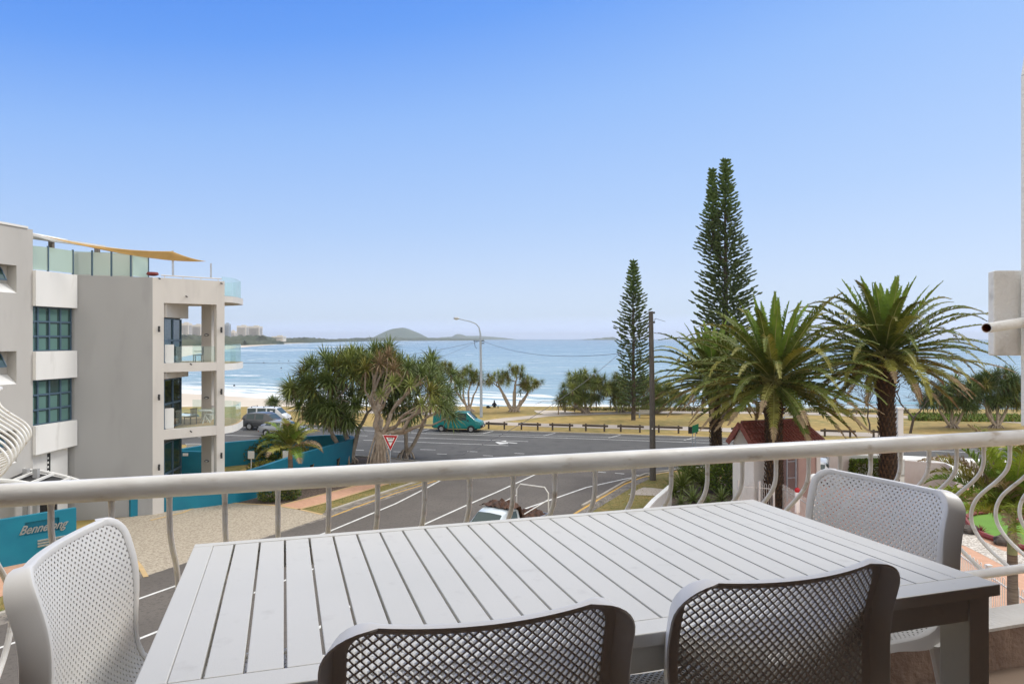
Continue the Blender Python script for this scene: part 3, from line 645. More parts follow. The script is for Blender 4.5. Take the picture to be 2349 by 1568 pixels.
def rim(v0, v1, hw, rc_, sides=.050, topd=.014, closed_front=False):
    path = []
    N = 26
    for i in range(N): path.append((-hw, v0+(v1-rc_-v0)*i/N, -1, 0))
    for i in range(9): a = PI/2*i/8; path.append((-hw+rc_-rc_*math.cos(a), v1-rc_+rc_*math.sin(a), -math.cos(a), math.sin(a)))
    for i in range(1, 16): path.append((-hw+rc_+(2*hw-2*rc_)*i/16, v1, 0, 1))
    for i in range(9): a = PI/2*(1-i/8); path.append((hw-rc_+rc_*math.cos(a), v1-rc_+rc_*math.sin(a), math.cos(a), math.sin(a)))
    for i in range(1, N+1): path.append((hw, v1-rc_-(v1-rc_-v0)*i/N, 1, 0))
    vs = []; fs = []
    for (u, v, ou, ov) in path:
        p, du, dv_, nn = cfr(u, min(v, CL)); o = du*ou+dv_*ov; k = abs(ou); kq_ = k**.6; D = topd+(sides-topd)*kq_; Wd = .009+.013*kq_
        kv = 1 if v > .5 else max(.35, (v-.1)/.4); D *= kv
        sec = [(-.008, .001), (-.003, .0035), (Wd*.45, .0035), (Wd*.70, .001), (Wd*.86, -.0045), (Wd*1.12, -D), (Wd*1.12-.0035, -D-.001), (Wd*.86-.005, -.010), (Wd*.40, -.0085), (-.003, -.0085), (-.008, -.006)]
        for a, e in sec: vs.append(p+o*a+nn*e)
    k = 11; n_ = len(path)
    for i in range(n_-1):
        for j in range(k): j2 = (j+1) % k; fs.append((i*k+j, (i+1)*k+j, (i+1)*k+j2, i*k+j2))
    fs += [tuple(range(k))[::-1], tuple((n_-1)*k+j for j in range(k))]
    return MB().add(vs, fs)
def make_chair(hole):
    t = thing('garden_chair', '', 'chair')
    perf(.50, CL-.006, hole, .006, HWB, .05).build('backrest', M['chair_plastic'], t)
    perf(.02, .495, hole*.9, .006, HWB, .05, ytop=False).build('seat', M['chair_plastic'], t)
    rim(.0, CL, HWB, .055).build('frame', M['chair_plastic'], t, smooth=True, sharp=32)
    m1 = MB(); m1.tube([csurf(x, .012)-V((0, 0, .004)) for x in [-.26+.0289*i for i in range(19)]], .010, 8)
    m1.build('cross_rail', M['chair_plastic'], t, smooth=True)
    for sx_ in (-1, 1):
        for (y0, y1) in ((.16, .20), (-.17, -.27)):
            m1 = MB(); m1.tube([V((sx_*.255, y0, .44)), V((sx_*.262, (y0+y1)/2, .22)), V((sx_*.27, y1, .0))], [.020, .017, .014], 10); m1.build('leg', M['chair_plastic'], t, smooth=True)
    return t
def put(t, backtop, yaw, label):
    """place by the centre of the top of the backrest; yaw = facing direction angle of local +Y"""
    t.rotation_euler = (0, 0, yaw); q = Matrix.Rotation(yaw, 3, 'Z')@V((0, -.302, 0))
    t.location = (backtop[0]-q.x, backtop[1]-q.y, FZ); t['label'] = label; t['group'] = 'chairs round the balcony table'
yr = math.atan2(E2.y, E2.x)-PI/2
ch1 = make_chair(.68); put(ch1, (-.035, 1.17), yr-.02, 'mesh backed garden chair in the left front of the table, seen from behind')
ch2 = copy_tree(ch1); put(ch2, (.56, 1.385), yr+.02, 'mesh backed garden chair seen from behind, nearest the table leg on the right')
ch3 = make_chair(.46); put(ch3, (-1.02, 1.61), -PI/2+.17, 'pale perforated garden chair at the left end of the table')
ch4 = copy_tree(ch3); put(ch4, (1.22, 2.33), math.atan2(-.433, -.9)-PI/2, 'pale perforated garden chair at the far right end of the table by the railing')
# ================================================================== GREY APARTMENT BUILDING ON THE LEFT
A_ = V((-21.6, 35.3, 0)); B_ = V((-18.35, 36.5, 0)); C_ = V((-15.7, 39.05, 0)); L1 = V((-21.95, 32.75, 0)); L0 = V((-22.35, 30.6, 0)); LL = V((-22.75, 28.2, 0))
ab = thing('apartment_building', 'grey and white rendered apartment building with corner balconies and glass roof terrace', 'building', (-20, 38, 0))
def zat(y, Y): return HC-(y-776)/F*Y
def wall_holes(mb, a, b_, z0, z1, holes, th=.3, mi=0, inward=None):
    """upright wall a->b (outer face), rectangular holes (s0,s1,z0,z1) with s in metres; solid pieces"""
    d = b_-a; L = d.length; d.normalize(); nn = V((d.y, -d.x, 0))         # outward normal (a->b left to right seen from outside)
    ss = sorted({0, L, *[h[0] for h in holes], *[h[1] for h in holes]}); zs = sorted({z0, z1, *[h[2] for h in holes], *[h[3] for h in holes]})
    for i in range(len(ss)-1):
        run = None
        for j in range(len(zs)-1):
            sm_, zm = (ss[i]+ss[i+1])/2, (zs[j]+zs[j+1])/2
            hole = any(h[0] < sm_ < h[1] and h[2] < zm < h[3] for h in holes)
            if not hole:
                q = [a+d*ss[i], a+d*ss[i+1], a+d*ss[i+1]-nn*th, a+d*ss[i]-nn*th]
                mb.prism([(v.x, v.y) for v in q], zs[j], zs[j+1], mi)
    return d, nn
# main volume
m1 = MB(); inner = [(A_.x, A_.y), (B_.x, B_.y), (-18.05, 36.92), (-18.22, 37.05), (-18.52, 39.9), (-19.9, 42.2), (-30, 42.2), (-30, 35.5)]
m1.prism(inner, -1, 12.12); m1.build('wall', M['render_grey'], ab, label='plain grey rendered wall')
# band wall between left block and grey wall: white spandrels and gridded windows
ad = (A_-L1); AL = ad.length; ad.normalize(); an = V((ad.y, -ad.x, 0))
def band(z0a, z0b, z1, ext=.10, name='spandrel', m='render_pale'):
    mb = MB(); q = [L1-an*.3, A_-an*.3, A_+an*ext, L1+an*ext]
    mb.prism([(v.x, v.y) for v in q], [z0a, z0b, z0b, z0a], z1); return mb.build(name, M[m], ab, bevel=.01)
band(10.49, 10.49, 12.13, .16); band(7.09, 7.09, 8.40, .16); band(3.66, 3.74, 4.98, .16)
mb = MB(); q = [L1-an*.6, A_-an*.6, A_-an*.25-ad*.15, L1-an*.25]; mb.prism([(v.x, v.y) for v in q], -1, 12.1); mb.build('wall', M['render_pale'], ab)
# slot in the low wall
so = L1+ad*1.12-an*.24; mb = MB(); mb.prism([(v.x, v.y) for v in (so, so+ad*.20, so+ad*.20+an*.004, so+an*.004)], 1.5, 3.55); mb.build('recess', M['pane_dark'], ab)
for k in range(9):
    mb = MB(); z = 1.6+k*.21; mb.prism([(v.x, v.y) for v in (so+an*.006, so+ad*.08+an*.006, so+ad*.08+an*.02, so+an*.02)], z, z+.1); mb.build('louvre', M['render_pale'], ab)
def window(root, o, d, nn, w_, h_, cols, rows, z0, depth=.05, fr='frame_blue', pane='pane_teal', fw=.06, blind=False, name='window'):
    """o = lower left outer corner on the wall plane"""
    mb = MB()
    def bar(s0, s1, a, c, pr=0.):
        q = [o+d*s0, o+d*s1, o+d*s1-nn*(depth), o+d*s0-nn*depth]; q = [v+nn*pr for v in q]
        mb.prism([(v.x, v.y) for v in q], z0+a, z0+c)
    cw = w_/cols; rh = h_/rows
    for i in range(cols+1): bar(max(i*cw-fw/2, 0), min(i*cw+fw/2, w_), 0, h_)
    for j in range(rows+1):
        bar(.001, w_-.001, max(j*rh-fw/2, 0.001), min(j*rh+fw/2, h_-.001), .004)
    fr_ = mb.build(name, M[fr], root)
    for i in range(cols):
        for j in range(rows):
            mb = MB(); q = [o+d*(i*cw+fw/2)-nn*(depth*.6), o+d*((i+1)*cw-fw/2)-nn*(depth*.6), o+d*((i+1)*cw-fw/2)-nn*(depth*.75), o+d*(i*cw+fw/2)-nn*(depth*.75)]
            mb.prism([(v.x, v.y) for v in q], z0+j*rh+fw/2, z0+(j+1)*rh-fw/2); mb.build('pane', M[pane], fr_)
            if blind and random.random() < .95:
                mb = MB(); bl = cw-fw; q = [o+d*(i*cw+fw/2+.0)-nn*(depth*.52), o+d*(i*cw+fw/2+bl*.76)-nn*(depth*.52), o+d*(i*cw+fw/2+bl*.76)-nn*(depth*.58), o+d*(i*cw+fw/2)-nn*(depth*.58)]
                mb.prism([(v.x, v.y) for v in q], z0+j*rh+fw/2+.001, z0+(j+1)*rh-fw/2-.05); mb.build('blind', M['blind_teal'], fr_)
    return fr_
random.seed(7)
for z0, z1 in ((8.42, 10.47), (5.0, 7.07)):
    window(ab, L1+an*(-.08)-ad*.30, ad, an, AL+.2, z1-z0, 4, 3, z0, .09, fw=.075, blind=True)
# left block with recessed awning windows
bd_ = (L1-LL); BLn = bd_.length; bd_.normalize(); bn_ = V((bd_.y, -bd_.x, 0))
def sx_at(x):        # distance along block wall where the pixel column x meets it
    r = (x-1174.5)/F; # L = LL + bd*s ; L.x = r*L.y
    return (r*LL.y-LL.x)/(bd_.x-r*bd_.y)
sw1 = sx_at(38); holes = []
for yt, yb in ((609, 672), (805, 880), (985, 1060)):
    Yd = (LL+bd_*sw1).y; holes.append((sw1-1.9, sw1, zat(yb, Yd), zat(yt, Yd)))
mb = MB(); wall_holes(mb, LL, L1, -1, 13.98, holes, .55); 
q = [LL-bn_*.55, L1-bn_*.55, L1-bn_*8, LL-bn_*8]; mb.prism([(v.x, v.y) for v in q], -1, 13.98); mb.build('block_wall', M['render_block'], ab)
for h in holes:
    o = LL+bd_*h[0]-bn_*.50; mb = MB(); q = [o, o+bd_*1.9, o+bd_*1.9-bn_*.04, o-bn_*.04]; mb.prism([(v.x, v.y) for v in q], h[2], h[3]); mb.build('recess_back', M['render_block'], ab)
    wd = MB(); s0 = .5; f0 = LL+bd_*(h[0]+.2)-bn_*.46; f1 = f0+bd_*1.25
    fr_ = MB(); 
    for (za, zb) in ((h[3]-.75, h[3]-.69), (h[3]-.10, h[3]-.02)):
        fr_.prism([(v.x, v.y) for v in (f0, f1, f1+bn_*.06, f0+bn_*.06)], za, zb)
    fw_ = fr_.build('window', M['frame_blue'], ab)
    mb = MB(); mb.prism([(v.x, v.y) for v in (f0, f1, f1+bn_*.03, f0+bn_*.03)], h[3]-.69, h[3]-.10); mb.build('pane', M['pane_dark'], fw_)
    # opened awning sash
    mb = MB(); top0 = f0+V((0, 0, h[3]-.12))+bn_*.07; top1 = f1+V((0, 0, h[3]-.12))+bn_*.07; dn = bn_*.32-V((0, 0, .55))
    for a_, c_ in ((top0, top1), (top0+dn, top1+dn), (top0, top0+dn), (top1, top1+dn)): mb.beam(a_, c_, .05, .05)
    sh = mb.build('sash', M['frame_blue'], fw_)
    mb = MB(); mb.quad(top0, top1, top1+dn, top0+dn); mb.build('pane', M['pane_teal'], fw_)
    mb = MB(); e0 = LL+bd_*h[0]; e1 = LL+bd_*h[1]; zz = h[2]; i0, i1 = e0-bn_*.49, e1-bn_*.49
    mb.add([e0+V((0, 0, zz-.0)), e1+V((0, 0, zz)), i1+V((0, 0, zz+.42)), i0+V((0, 0, zz+.42)), i0+V((0, 0, zz)), i1+V((0, 0, zz))], [(0, 1, 2, 3), (0, 3, 4), (1, 5, 2)]); mb.build('sill', M['render_pale'], ab)
# roof edge over left block, security light
mb = MB(); q = [LL+bn_*.05, L1+bn_*.05-bd_*.3, L1-bn_*3, LL-bn_*3]; mb.prism([(v.x, v.y) for v in q], 13.985, 14.08); mb.build('roof_slab', M['render_pale'], ab)
# --- balcony face BC: columns, slabs
fd = (C_-B_); FL = fd.length; fd.normalize(); fn = V((fd.y, -fd.x, 0))
def fs_at(x): r = (x-1174.5)/F; return (r*B_.y-B_.x)/(fd.x-r*fd.y)
s1, s2 = fs_at(376), fs_at(497)
def fpr(name, s0, s1_, z0, z1, d0, d1, m='render_beige', par=ab, bev=0):
    mb = MB(); q = [B_+fd*s0-fn*d0, B_+fd*s1_-fn*d0, B_+fd*s1_-fn*d1, B_+fd*s0-fn*d1]
    mb.prism([(v.x, v.y) for v in q], z0, z1); return mb.build(name, M[m], par, bevel=bev)
fpr('column', 0, s1, -1, 12.12, -.004, .33); fpr('column', s2, FL, -1, 12.12, -.004, .38)
Yc = B_.y+fd.y*(s1+s2)/2
zs_top = (10.75, 12.10)
fpr('parapet', s1+.002, s2-.002, 10.83, 12.12, -.003, .34)
lev = [(zat(831, 37.6), 7.52), (zat(984, 37.2), 3.98)]
lev = [(7.95, 7.42), (4.32, 3.80)]
fpr('beam', s1+.002, s2-.002, 7.26, 7.72, -.002, .34); fpr('beam', s1+.002, s2-.002, 3.78, 4.28, -.002, .34)
# rear pier, terrace slabs with curved front, glass balustrades
mb = MB(); pr = [P(462, 900, 42.3), P(485, 900, 42.3), P(485, 900, 42.3)+V((.25, .9, 0)), P(462, 900, 42.3)+V((.15, .9, 0))]
mb.prism([(v.x, v.y) for v in pr], -1, 11.0); mb.build('rear_pier', M['render_beige'], ab)
cur = [(C_.x-.02, C_.y-.02), (-15.50, 39.7), (-15.52, 40.5), (-15.72, 41.5), (-15.95, 42.4), (-16.8, 43.2), (-18.0, 43.8), (-19.6, 44.0)]
slabp = [(B_.x+.25, B_.y+.35), *cur, (-21, 43.5), (-21, 42)]
for z0, z1 in ((10.98, 11.32), (7.26, 7.62), (3.80, 4.20)):
    mb = MB(); mb.prism(slabp, z0, z1); mb.build('terrace_slab', M['render_beige' if z0 > 10 else 'render_pale'], ab)
    fl_ = MB(); fl_.sheet([V((x, y, z1+.006)) for x, y in slabp]); fl_.build('deck_floor', M['deck_tile'], ab)
    g = MB(); gc = [(x-.12*(1 if x > -16 else .6), y-.05) for x, y in cur]
    for i in range(len(gc)-1):
        a, c = V((*gc[i], 0)), V((*gc[i+1], 0)); a2 = a.lerp(c, .02); c2 = a.lerp(c, .98); nn = V((c.y-a.y, a.x-c.x, 0)).normalized()*.012
        g = MB(); g.prism([(v.x, v.y) for v in (a2, c2, c2+nn, a2+nn)], z1, z1+1.05); g.build('glass_panel', M['glass'], ab)
# soffit box over balcony window, windows on the recessed wall
wa = V((-18.14, 37.1, 0)); wb = V((-18.42, 39.65, 0)); wdv = (wb-wa); WL = wdv.length; wdv.normalize(); wnn = V((wdv.y, -wdv.x, 0))
for z0, z1, pn in ((7.72, 10.05, 'pane_teal'), (4.28, 6.85, 'pane_dark'), (.3, 3.55, 'pane_teal')):
    window(ab, wa+wnn*.10, wdv, wnn, WL, z1-z0, 2, 2, z0, .09, fw=.10, pane=pn)
mb = MB(); q = [wa+wnn*.0, wb+wnn*.0+wdv*.1, wb+wdv*.1+wnn*.42, wa+wnn*.2]; mb.prism([(v.x, v.y) for v in q], 10.1, 10.97); mb.build('bulkhead', M['render_beige'], ab)
mb = MB(); mb.prism([(v.x, v.y) for v in q], 6.9, 7.25); mb.build('bulkhead', M['render_beige'], ab)
for z in (4.29, 7.63):
    mb = MB(); q = [B_+fd*(s1+.02)-fn*.36, B_+fd*(s1+.62)-fn*.36, B_+fd*(s1+.62)-fn*.6, B_+fd*(s1+.02)-fn*.6]; mb.prism([(v.x, v.y) for v in q], z, z+1.05); mb.build('planter_wall', M['render_pale'], ab, bevel=.01)
    g = MB(); g.prism([(v.x, v.y) for v in (B_+fd*(s1+.65)-fn*.16, B_+fd*(s2-.03)-fn*.16, B_+fd*(s2-.03)-fn*.175, B_+fd*(s1+.65)-fn*.175)], z, z+.95); g.build('glass_panel', M['glass'], ab)
# wall lamps, spouts
def wlamp(x, y, Y, par=ab, off=.06):
    p = P(x, y, Y); t = MB(); t.tube([p+fn*.0, p+fn*.12], .035, 8); t.tube([p+fn*.12+V((.0, 0, .16)), p+fn*.12-V((0, 0, .14))], .055, 10); t.tube([p+fn*.12+V((0, 0, .06)), p+fn*.2-V((0, 0, .04))], .03, 6)
    t.build('wall_lamp', M['dark_metal'], par)
for y in (755, 911, 1071): wlamp(363, y, 36.62)
for y in (757, 898, 1044): wlamp(506, y, 38.86)
for x, y, Y in ((365, 638, 36.65), (507, 649, 38.9), (427, 679, 37.6), (437, 834, 37.7), (437, 988, 37.7)):
    p = P(x, y, Y); t = MB(); t.tube([p-fn*.02, p+fn*.14-V((0, 0, .04))], .035, 8); t.build('spout', M['dark_metal'], ab)
for y in (768, 912, 1057):
    p = P(474, y, 42.25); t = MB(); t.ball(p, .14, 12, 8, (1, .5, .5)); t.build('bulkhead_lamp', M['dark_metal'], ab, smooth=True)
    t = MB(); t.ball(p-V((0, .05, .01)), .09, 10, 6, (1, .5, .45)); t.build('lamp_lens', M['lamp_glass'], ab, smooth=True)
# roof terrace: frosted screens, beige wall, rail, posts, shade structure
def screen(x0, x1, Y0, Y1, zb, h, m, name='glass_screen', n=1):
    for i in range(n):
        ta, tb_ = i/n, (i+1)/n; Ya, Yb = Y0+(Y1-Y0)*ta, Y0+(Y1-Y0)*tb_; xa, xb = x0+(x1-x0)*ta, x0+(x1-x0)*tb_
        a = V(((xa-1174.5)/F*Ya, Ya, 0)); c = V(((xb-1174.5)/F*Yb, Yb, 0)); nn = V((c.y-a.y, a.x-c.x, 0)).normalized()*.02
        g = MB(); g.prism([(v.x, v.y) for v in (a.lerp(c, .03), a.lerp(c, .97), a.lerp(c, .97)+nn, a.lerp(c, .03)+nn)], zb+.06, zb+h); g.build(name, M[m], ab)
        g = MB(); g.beam(c+V((0, 0, zb)), c+V((0, 0, zb+h+.06)), .07, .07); g.build('screen_post', M['frame_blue'], ab)
screen(66, 110, 32.9, 33.6, 12.13, 1.15, 'glass_frost'); screen(110, 167, 33.6, 35.0, 12.13, 1.15, 'glass_frost')
screen(167, 300, 35.45, 36.3, 12.12, 1.22, 'glass', n=3) 
mb = MB(); q = [P(170, 700, 35.9), P(306, 700, 36.8), P(306, 700, 37.2), P(165, 700, 36.3)]; mb.prism([(v.x, v.y) for v in q], 12.12, 13.36); mb.build('terrace_wall', M['render_beige'], ab)
screen(302, 340, 36.35, 37.4, 12.12, 1.15, 'glass_frost')
mb = MB(); mb.tube([B_+V((.3, .3, 12.25)), C_+V((-.15, 0, 12.25)), ], .03, 8); [mb.beam(B_.lerp(C_, t)+V((-.02, .1, 12.1)), B_.lerp(C_, t)+V((-.02, .1, 12.27)), .03, .03) for t in (.15, .4, .65, .9)]; mb.build('terrace_rail', M['render_beige'], ab)
mb = MB(); p = P(350, 627, 37.0); mb.ball(p+V((0, 0, -.03)), .30, 16, 8, (1, 1, .35)); mb.lathe([(.22, -.1), (.27, .05), (.24, .06)], p); mb.build('flower_bowl', M['maroon'], org=tuple(p), smooth=True, label='squat dark red bowl standing on the roof terrace corner', cat='bowl')
# shade sail and its posts
po = MB(); p1_ = P(397, 632, 38.6); po.tube([p1_, P(396, 575, 38.6)], .06, 8); po.build('sail_post', M['steel'], ab)
po = MB(); po.tube([P(484, 637, 39.6), P(484, 604, 39.6)], .05, 8); po.build('sail_post', M['steel'], ab)
rf = MB()
a = P(70, 533, 33.5); c = P(118, 549, 37); rf.add([a, P(80, 536, 40), P(155, 549, 40), P(112, 545, 34)], [(0, 1, 2, 3)]); rf.add([v-V((0, 0, .12)) for v in rf.v], [(3, 2, 1, 0), ]); rf.add([rf.v[0], rf.v[3], rf.v[7], rf.v[4], rf.v[2], rf.v[6]], [(0, 3, 2, 1), (1, 2, 5, 4)])
rf.build('terrace_roof', M['render_pale'], ab)
rf = MB(); rf.beam(P(70, 545, 34), P(345, 582, 38), .22, .10); rf.beam(P(70, 541, 33.6), P(240, 566, 36), .1, .12); rf.build('roof_beam', M['render_pale'], ab)
rf = MB(); rf.beam(P(118, 548, 36), P(118, 577, 36), .2, .2); rf.beam(P(223, 566, 37), P(223, 580, 37), .2, .2); rf.build('roof_post', M['bark_grey'], ab)
sl = MB(); c0, c1, c2_, c3_ = P(150, 545, 34.5), P(396, 576, 38.5), P(470, 599, 40.5), P(330, 584, 37.0); n_ = 14; vs = []
corn = (P(100, 541, 33.0), P(395, 576, 37.9), P(472, 599, 40.0), P(235, 570, 35.0))
for i in range(n_+1):
    for j in range(n_+1):
        u_, v_ = i/n_, j/n_; p = corn[0]*(1-u_)*(1-v_)+corn[1]*u_*(1-v_)+corn[2]*u_*v_+corn[3]*(1-u_)*v_
        e = (u_*(1-u_)+v_*(1-v_)); vs.append(p-V((0, 0, .55*u_*(1-u_)*4*.35+.25*v_*(1-v_)))+(corn[0]+corn[1]+corn[2]+corn[3]).normalized()*0)
sl.add(vs, [(i*(n_+1)+j, (i+1)*(n_+1)+j, (i+1)*(n_+1)+j+1, i*(n_+1)+j+1) for i in range(n_) for j in range(n_)])
so_ = sl.build('shade_sail', M['sail'], org=tuple(corn[1]), smooth=True, sharp=180, label='ochre triangular shade sail stretched over the roof terrace', cat='shade sail')
md = so_.modifiers.new('s', 'SOLIDIFY'); md.thickness = .02
# entrance canopy (curved) bottom left
cp = thing('entrance_canopy', 'pale curved canopy over the entrance behind the teal name wall', 'canopy', (-22, 32, 2))
m1 = MB(); arc = []
for i in range(17):
    t = i/16; x = -40+t*215; y = 1081+ (t**2.2)*38+(1-t)**2*3; arc.append((x, y))
top = [P(x, y, 31.4) for x, y in arc]; bot = [p-V((0, 0, .12)) for p in top]; topb = [p+V((0, 3.0, .0)) for p in top]; botb = [p-V((0, 0, .12)) for p in topb]
k = len(arc); m1.add(top+bot+topb+botb, [(i, i+1, k+i+1, k+i)[::-1] for i in range(k-1)]+[(i, 2*k+i, 2*k+i+1, i+1)[::-1] for i in range(k-1)]+[(k+i, k+i+1, 3*k+i+1, 3*k+i)[::-1] for i in range(k-1)])
m1 = MB()
for dz, r_ in ((0, .07),): m1.tube([p+V((0, .9, 0)) for p in top], r_, 8)
m1.build('rear_beam', M['render_pale'], cp, smooth=True)
m1 = MB()
for i in range(len(top)-1): m1.quad(top[i]-V((0, .25, .34)), top[i+1]-V((0, .25, .34)), top[i+1]+V((0, .85, -.10)), top[i]+V((0, .85, -.10)))
m1.build('underside_shade', M['dark_metal'], cp)  # dark sheet standing in for the shade beneath the canopy beams
m1 = MB(); m1.tube([p-V((0, .3, .28)) for p in top], .11, 8); m1.build('edge_beam', M['render_white'], cp, smooth=True)
for i in (3, 6, 9, 12): m1 = MB(); m1.beam(top[i]-V((0, .3, .22)), top[i]+V((.25, .9, -.04)), .10, .10); m1.build('rib', M['render_pale'], cp)
m1 = MB(); m1.prism([(-26, 33.4), (-21.3, 33.4), (-21.3, 33.5), (-26, 33.5)], -1, 2.5); m1.build('entrance_shade', M['dark_metal'], cp)  # dark panel painting the shade below the canopy
m1 = MB(); 
for x in (-40, 60, 83): q = P(x, 1180, 31.9); m1.beam(V((q.x, q.y, 0)), V((q.x, q.y, 3.2)), .2, .2)
m1.build('post', M['render_grey'], cp)
# teal name wall
tw = thing('name_wall', 'bright teal wall with a silver script name and chrome slots, left edge', 'wall', (-19, 29, 0))
n0 = V((-20.35, 27.6, 0)); n1 = V((-18.28, 30.0, 0)); nd = (n1-n0).normalized(); nl = (n1-n0).length; nnn = V((nd.y, -nd.x, 0))
def ns(x): r = (x-1174.5)/F; return (r*n0.y-n0.x)/(nd.x-r*nd.y)
sa, sb = ns(60), ns(136)
Yn = (n0+nd*((sa+sb)/2)).y; nz0, nz1 = zat(1221, Yn), zat(1187, Yn)
nz1 = nz0+.52
m1 = MB(); wall_holes(m1, n0-nd*2, n1, -1.2, 1.90, [(sa+2-.05, sb+2, nz0, nz1)], .13); q = [n0-nd*2-nnn*.13, n1-nnn*.13, n1-nnn*.22, n0-nd*2-nnn*.22]; m1.prism([(v.x, v.y) for v in q], -1.2, 1.90)
m1.build('wall', M['teal_wall'], tw)
Mt = Matrix(((nd.x, 0, nnn.x, 0), (nd.y, 0, nnn.y, 0), (0, 1, 0, 0), (0, 0, 0, 1)))
ctr = n0+nd*((sa+sb)/2-.02)+nnn*.02+V((0, 0, (nz0+nz1)/2-.04))
text_mesh('lettering', 'Bennelong', .48, M['alu'], tw, Matrix.Translation(ctr)@Mt@Matrix.Diagonal((.82, 1, 1, 1)), shear=.55, ext=.02, bold=.006)
for k in range(3):
    z = nz0-.30-.11*k; m1 = MB(); q0 = n0+nd*(ns(86))+nnn*.012; q1 = n0+nd*(ns(150))+nnn*.012; m1.beam(q0+V((0, 0, z)), q1+V((0, 0, z)), .05, .075); m1.build('chrome_slot', M['alu'], tw, bevel=.008)
# teal curved garden wall
gw = thing('garden_wall', 'curved teal garden wall with small square openings beside the pandanus', 'wall', (-13, 47, 0))
outer = [(-19.2, 36.0), (-18.5, 36.75), (-17.1, 37.6), (-15.4, 38.85), (-14.86, 39.5), (-14.2, 41.1), (-13.4, 45), (-12.45, 48.3), (-11.9, 50.4), (-11.6, 52), (-11.72, 53.1), (-12.3, 54), (-13.7, 54.3), (-16, 53.2), (-20.2, 50.4), (-22.5, 47.5), (-24, 45)]
zt = [1.15, 1.2, 1.35, 1.55, 1.6, 1.68, 1.7, 1.7, 1.7, 1.7, 1.7, 1.7, 1.7, 1.7, 1.7, 1.62, 1.6]
def smooth_path(pts, k=4):
    out = []
    for i in range(len(pts)-1):
        p0, p1, p2, p3 = (V(pts[max(i-1, 0)]), V(pts[i]), V(pts[i+1]), V(pts[min(i+2, len(pts)-1)]))
        for j in range(k):
            t = j/k; out.append(.5*((2*p1)+(p2-p0)*t+(2*p0-5*p1+4*p2-p3)*t*t+(3*p1-p0-3*p2+p3)*t**3))
    out.append(V(pts[-1])); return out
sm_ = smooth_path([(x, y, z) for (x, y), z in zip(outer, zt)], 5)
m1 = MB(); left = []; n_ = len(sm_)
for i, p in enumerate(sm_):
    t = sm_[min(i+1, n_-1)]-sm_[max(i-1, 0)]; t.z = 0; t.normalize(); left.append(p+V((-t.y, t.x, 0))*.28)
vs = []
for p, q in zip(sm_, left): vs += [V((p.x, p.y, -.5)), V((p.x, p.y, p.z)), V((q.x, q.y, p.z)), V((q.x, q.y, -.5))]
fs = []
for i in range(n_-1):
    for j in range(4): j2 = (j+1) % 4; fs.append((i*4+j, (i+1)*4+j, (i+1)*4+j2, i*4+j2)[::-1])
fs += [(0, 1, 2, 3), (4*n_-4, 4*n_-3, 4*n_-2, 4*n_-1)[::-1]]
m1.add(vs, fs); m1.build('wall', M['teal_wall'], gw)
for x, y in ((773, 1060.5), (710, 1075)):
    Yq = 48.75 if x > 750 else 46.2
    # centre on the outer face
    best = min(sm_, key=lambda p: abs(p.x/p.y*F+1174.5-x)+(0 if p.y < 52 and p.x > -15 else 999)); i = sm_.index(best); t = (sm_[i+1]-sm_[i-1]); t.z = 0; t.normalize(); o = V((t.y, -t.x, 0))
    z = zat(y, best.y); c = V((best.x, best.y, z))
    m1 = MB(); m1.prism([(v.x, v.y) for v in (c-t*.2-o*.03, c+t*.2-o*.03, c+t*.2+o*.012, c-t*.2+o*.012)], z-.28, z+.28); pn = m1.build('opening', M['pane_dark'], gw)
    m1 = MB(); 
    for a_, e_ in ((-.14, -.2), (-.02, -.02), (.1, .16)): m1.beam(c+t*(a_-.05)+o*.03+V((0, 0, e_-.12)), c+t*(a_+.12)+o*.03+V((0, 0, e_+.14)), .05, .03)
    m1.build('grille', M['timber_post'], gw)
lo = thing('garden_wall', 'low straight teal wall with white lattice seen through the building', 'wall', (-21, 47, 0))
m1 = MB(); q = [P(405, 1000, 47.4), P(470, 1000, 47.0), P(470, 1000, 47.2), P(405, 1000, 47.6)]; m1.prism([(v.x, v.y) for v in q], -.2, 1.55); m1.build('wall', M['teal_wall'], lo)
c = P(426, 1042, 47.2); m1 = MB(); m1.box((c.x, c.y-.04, c.z), (.34, .06, .17)); m1.build('plate', M['render_pale'], lo)
m1 = MB()
for k in range(9): x = 430+k*4; m1.beam(P(x-4, 1027, 50), P(x+4, 1017, 50), .05, .04); m1.beam(P(x+4, 1027, 50), P(x-4, 1017, 50), .05, .04)
m1.build('lattice', M['render_pale'], lo)
# plants boards in the court: small pale plaques
for i, (x, y, lb) in enumerate(((576, 1043, 'small pale plaque half hidden in the left garden shrub'), (656, 1042, 'small pale plaque beside the dark green shrub'))):
    p = P(x, y, 47); m1 = MB(); m1.box((p.x, p.y, p.z), (.42, .05, .5)); m1.box((p.x, p.y+.03, p.z/2), (.06, .04, p.z)); m1.build('plaque', M['render_pale'], org=(p.x, p.y, 0), label=lb, cat='plaque', group='plaques in the teal walled garden', bevel=.01)
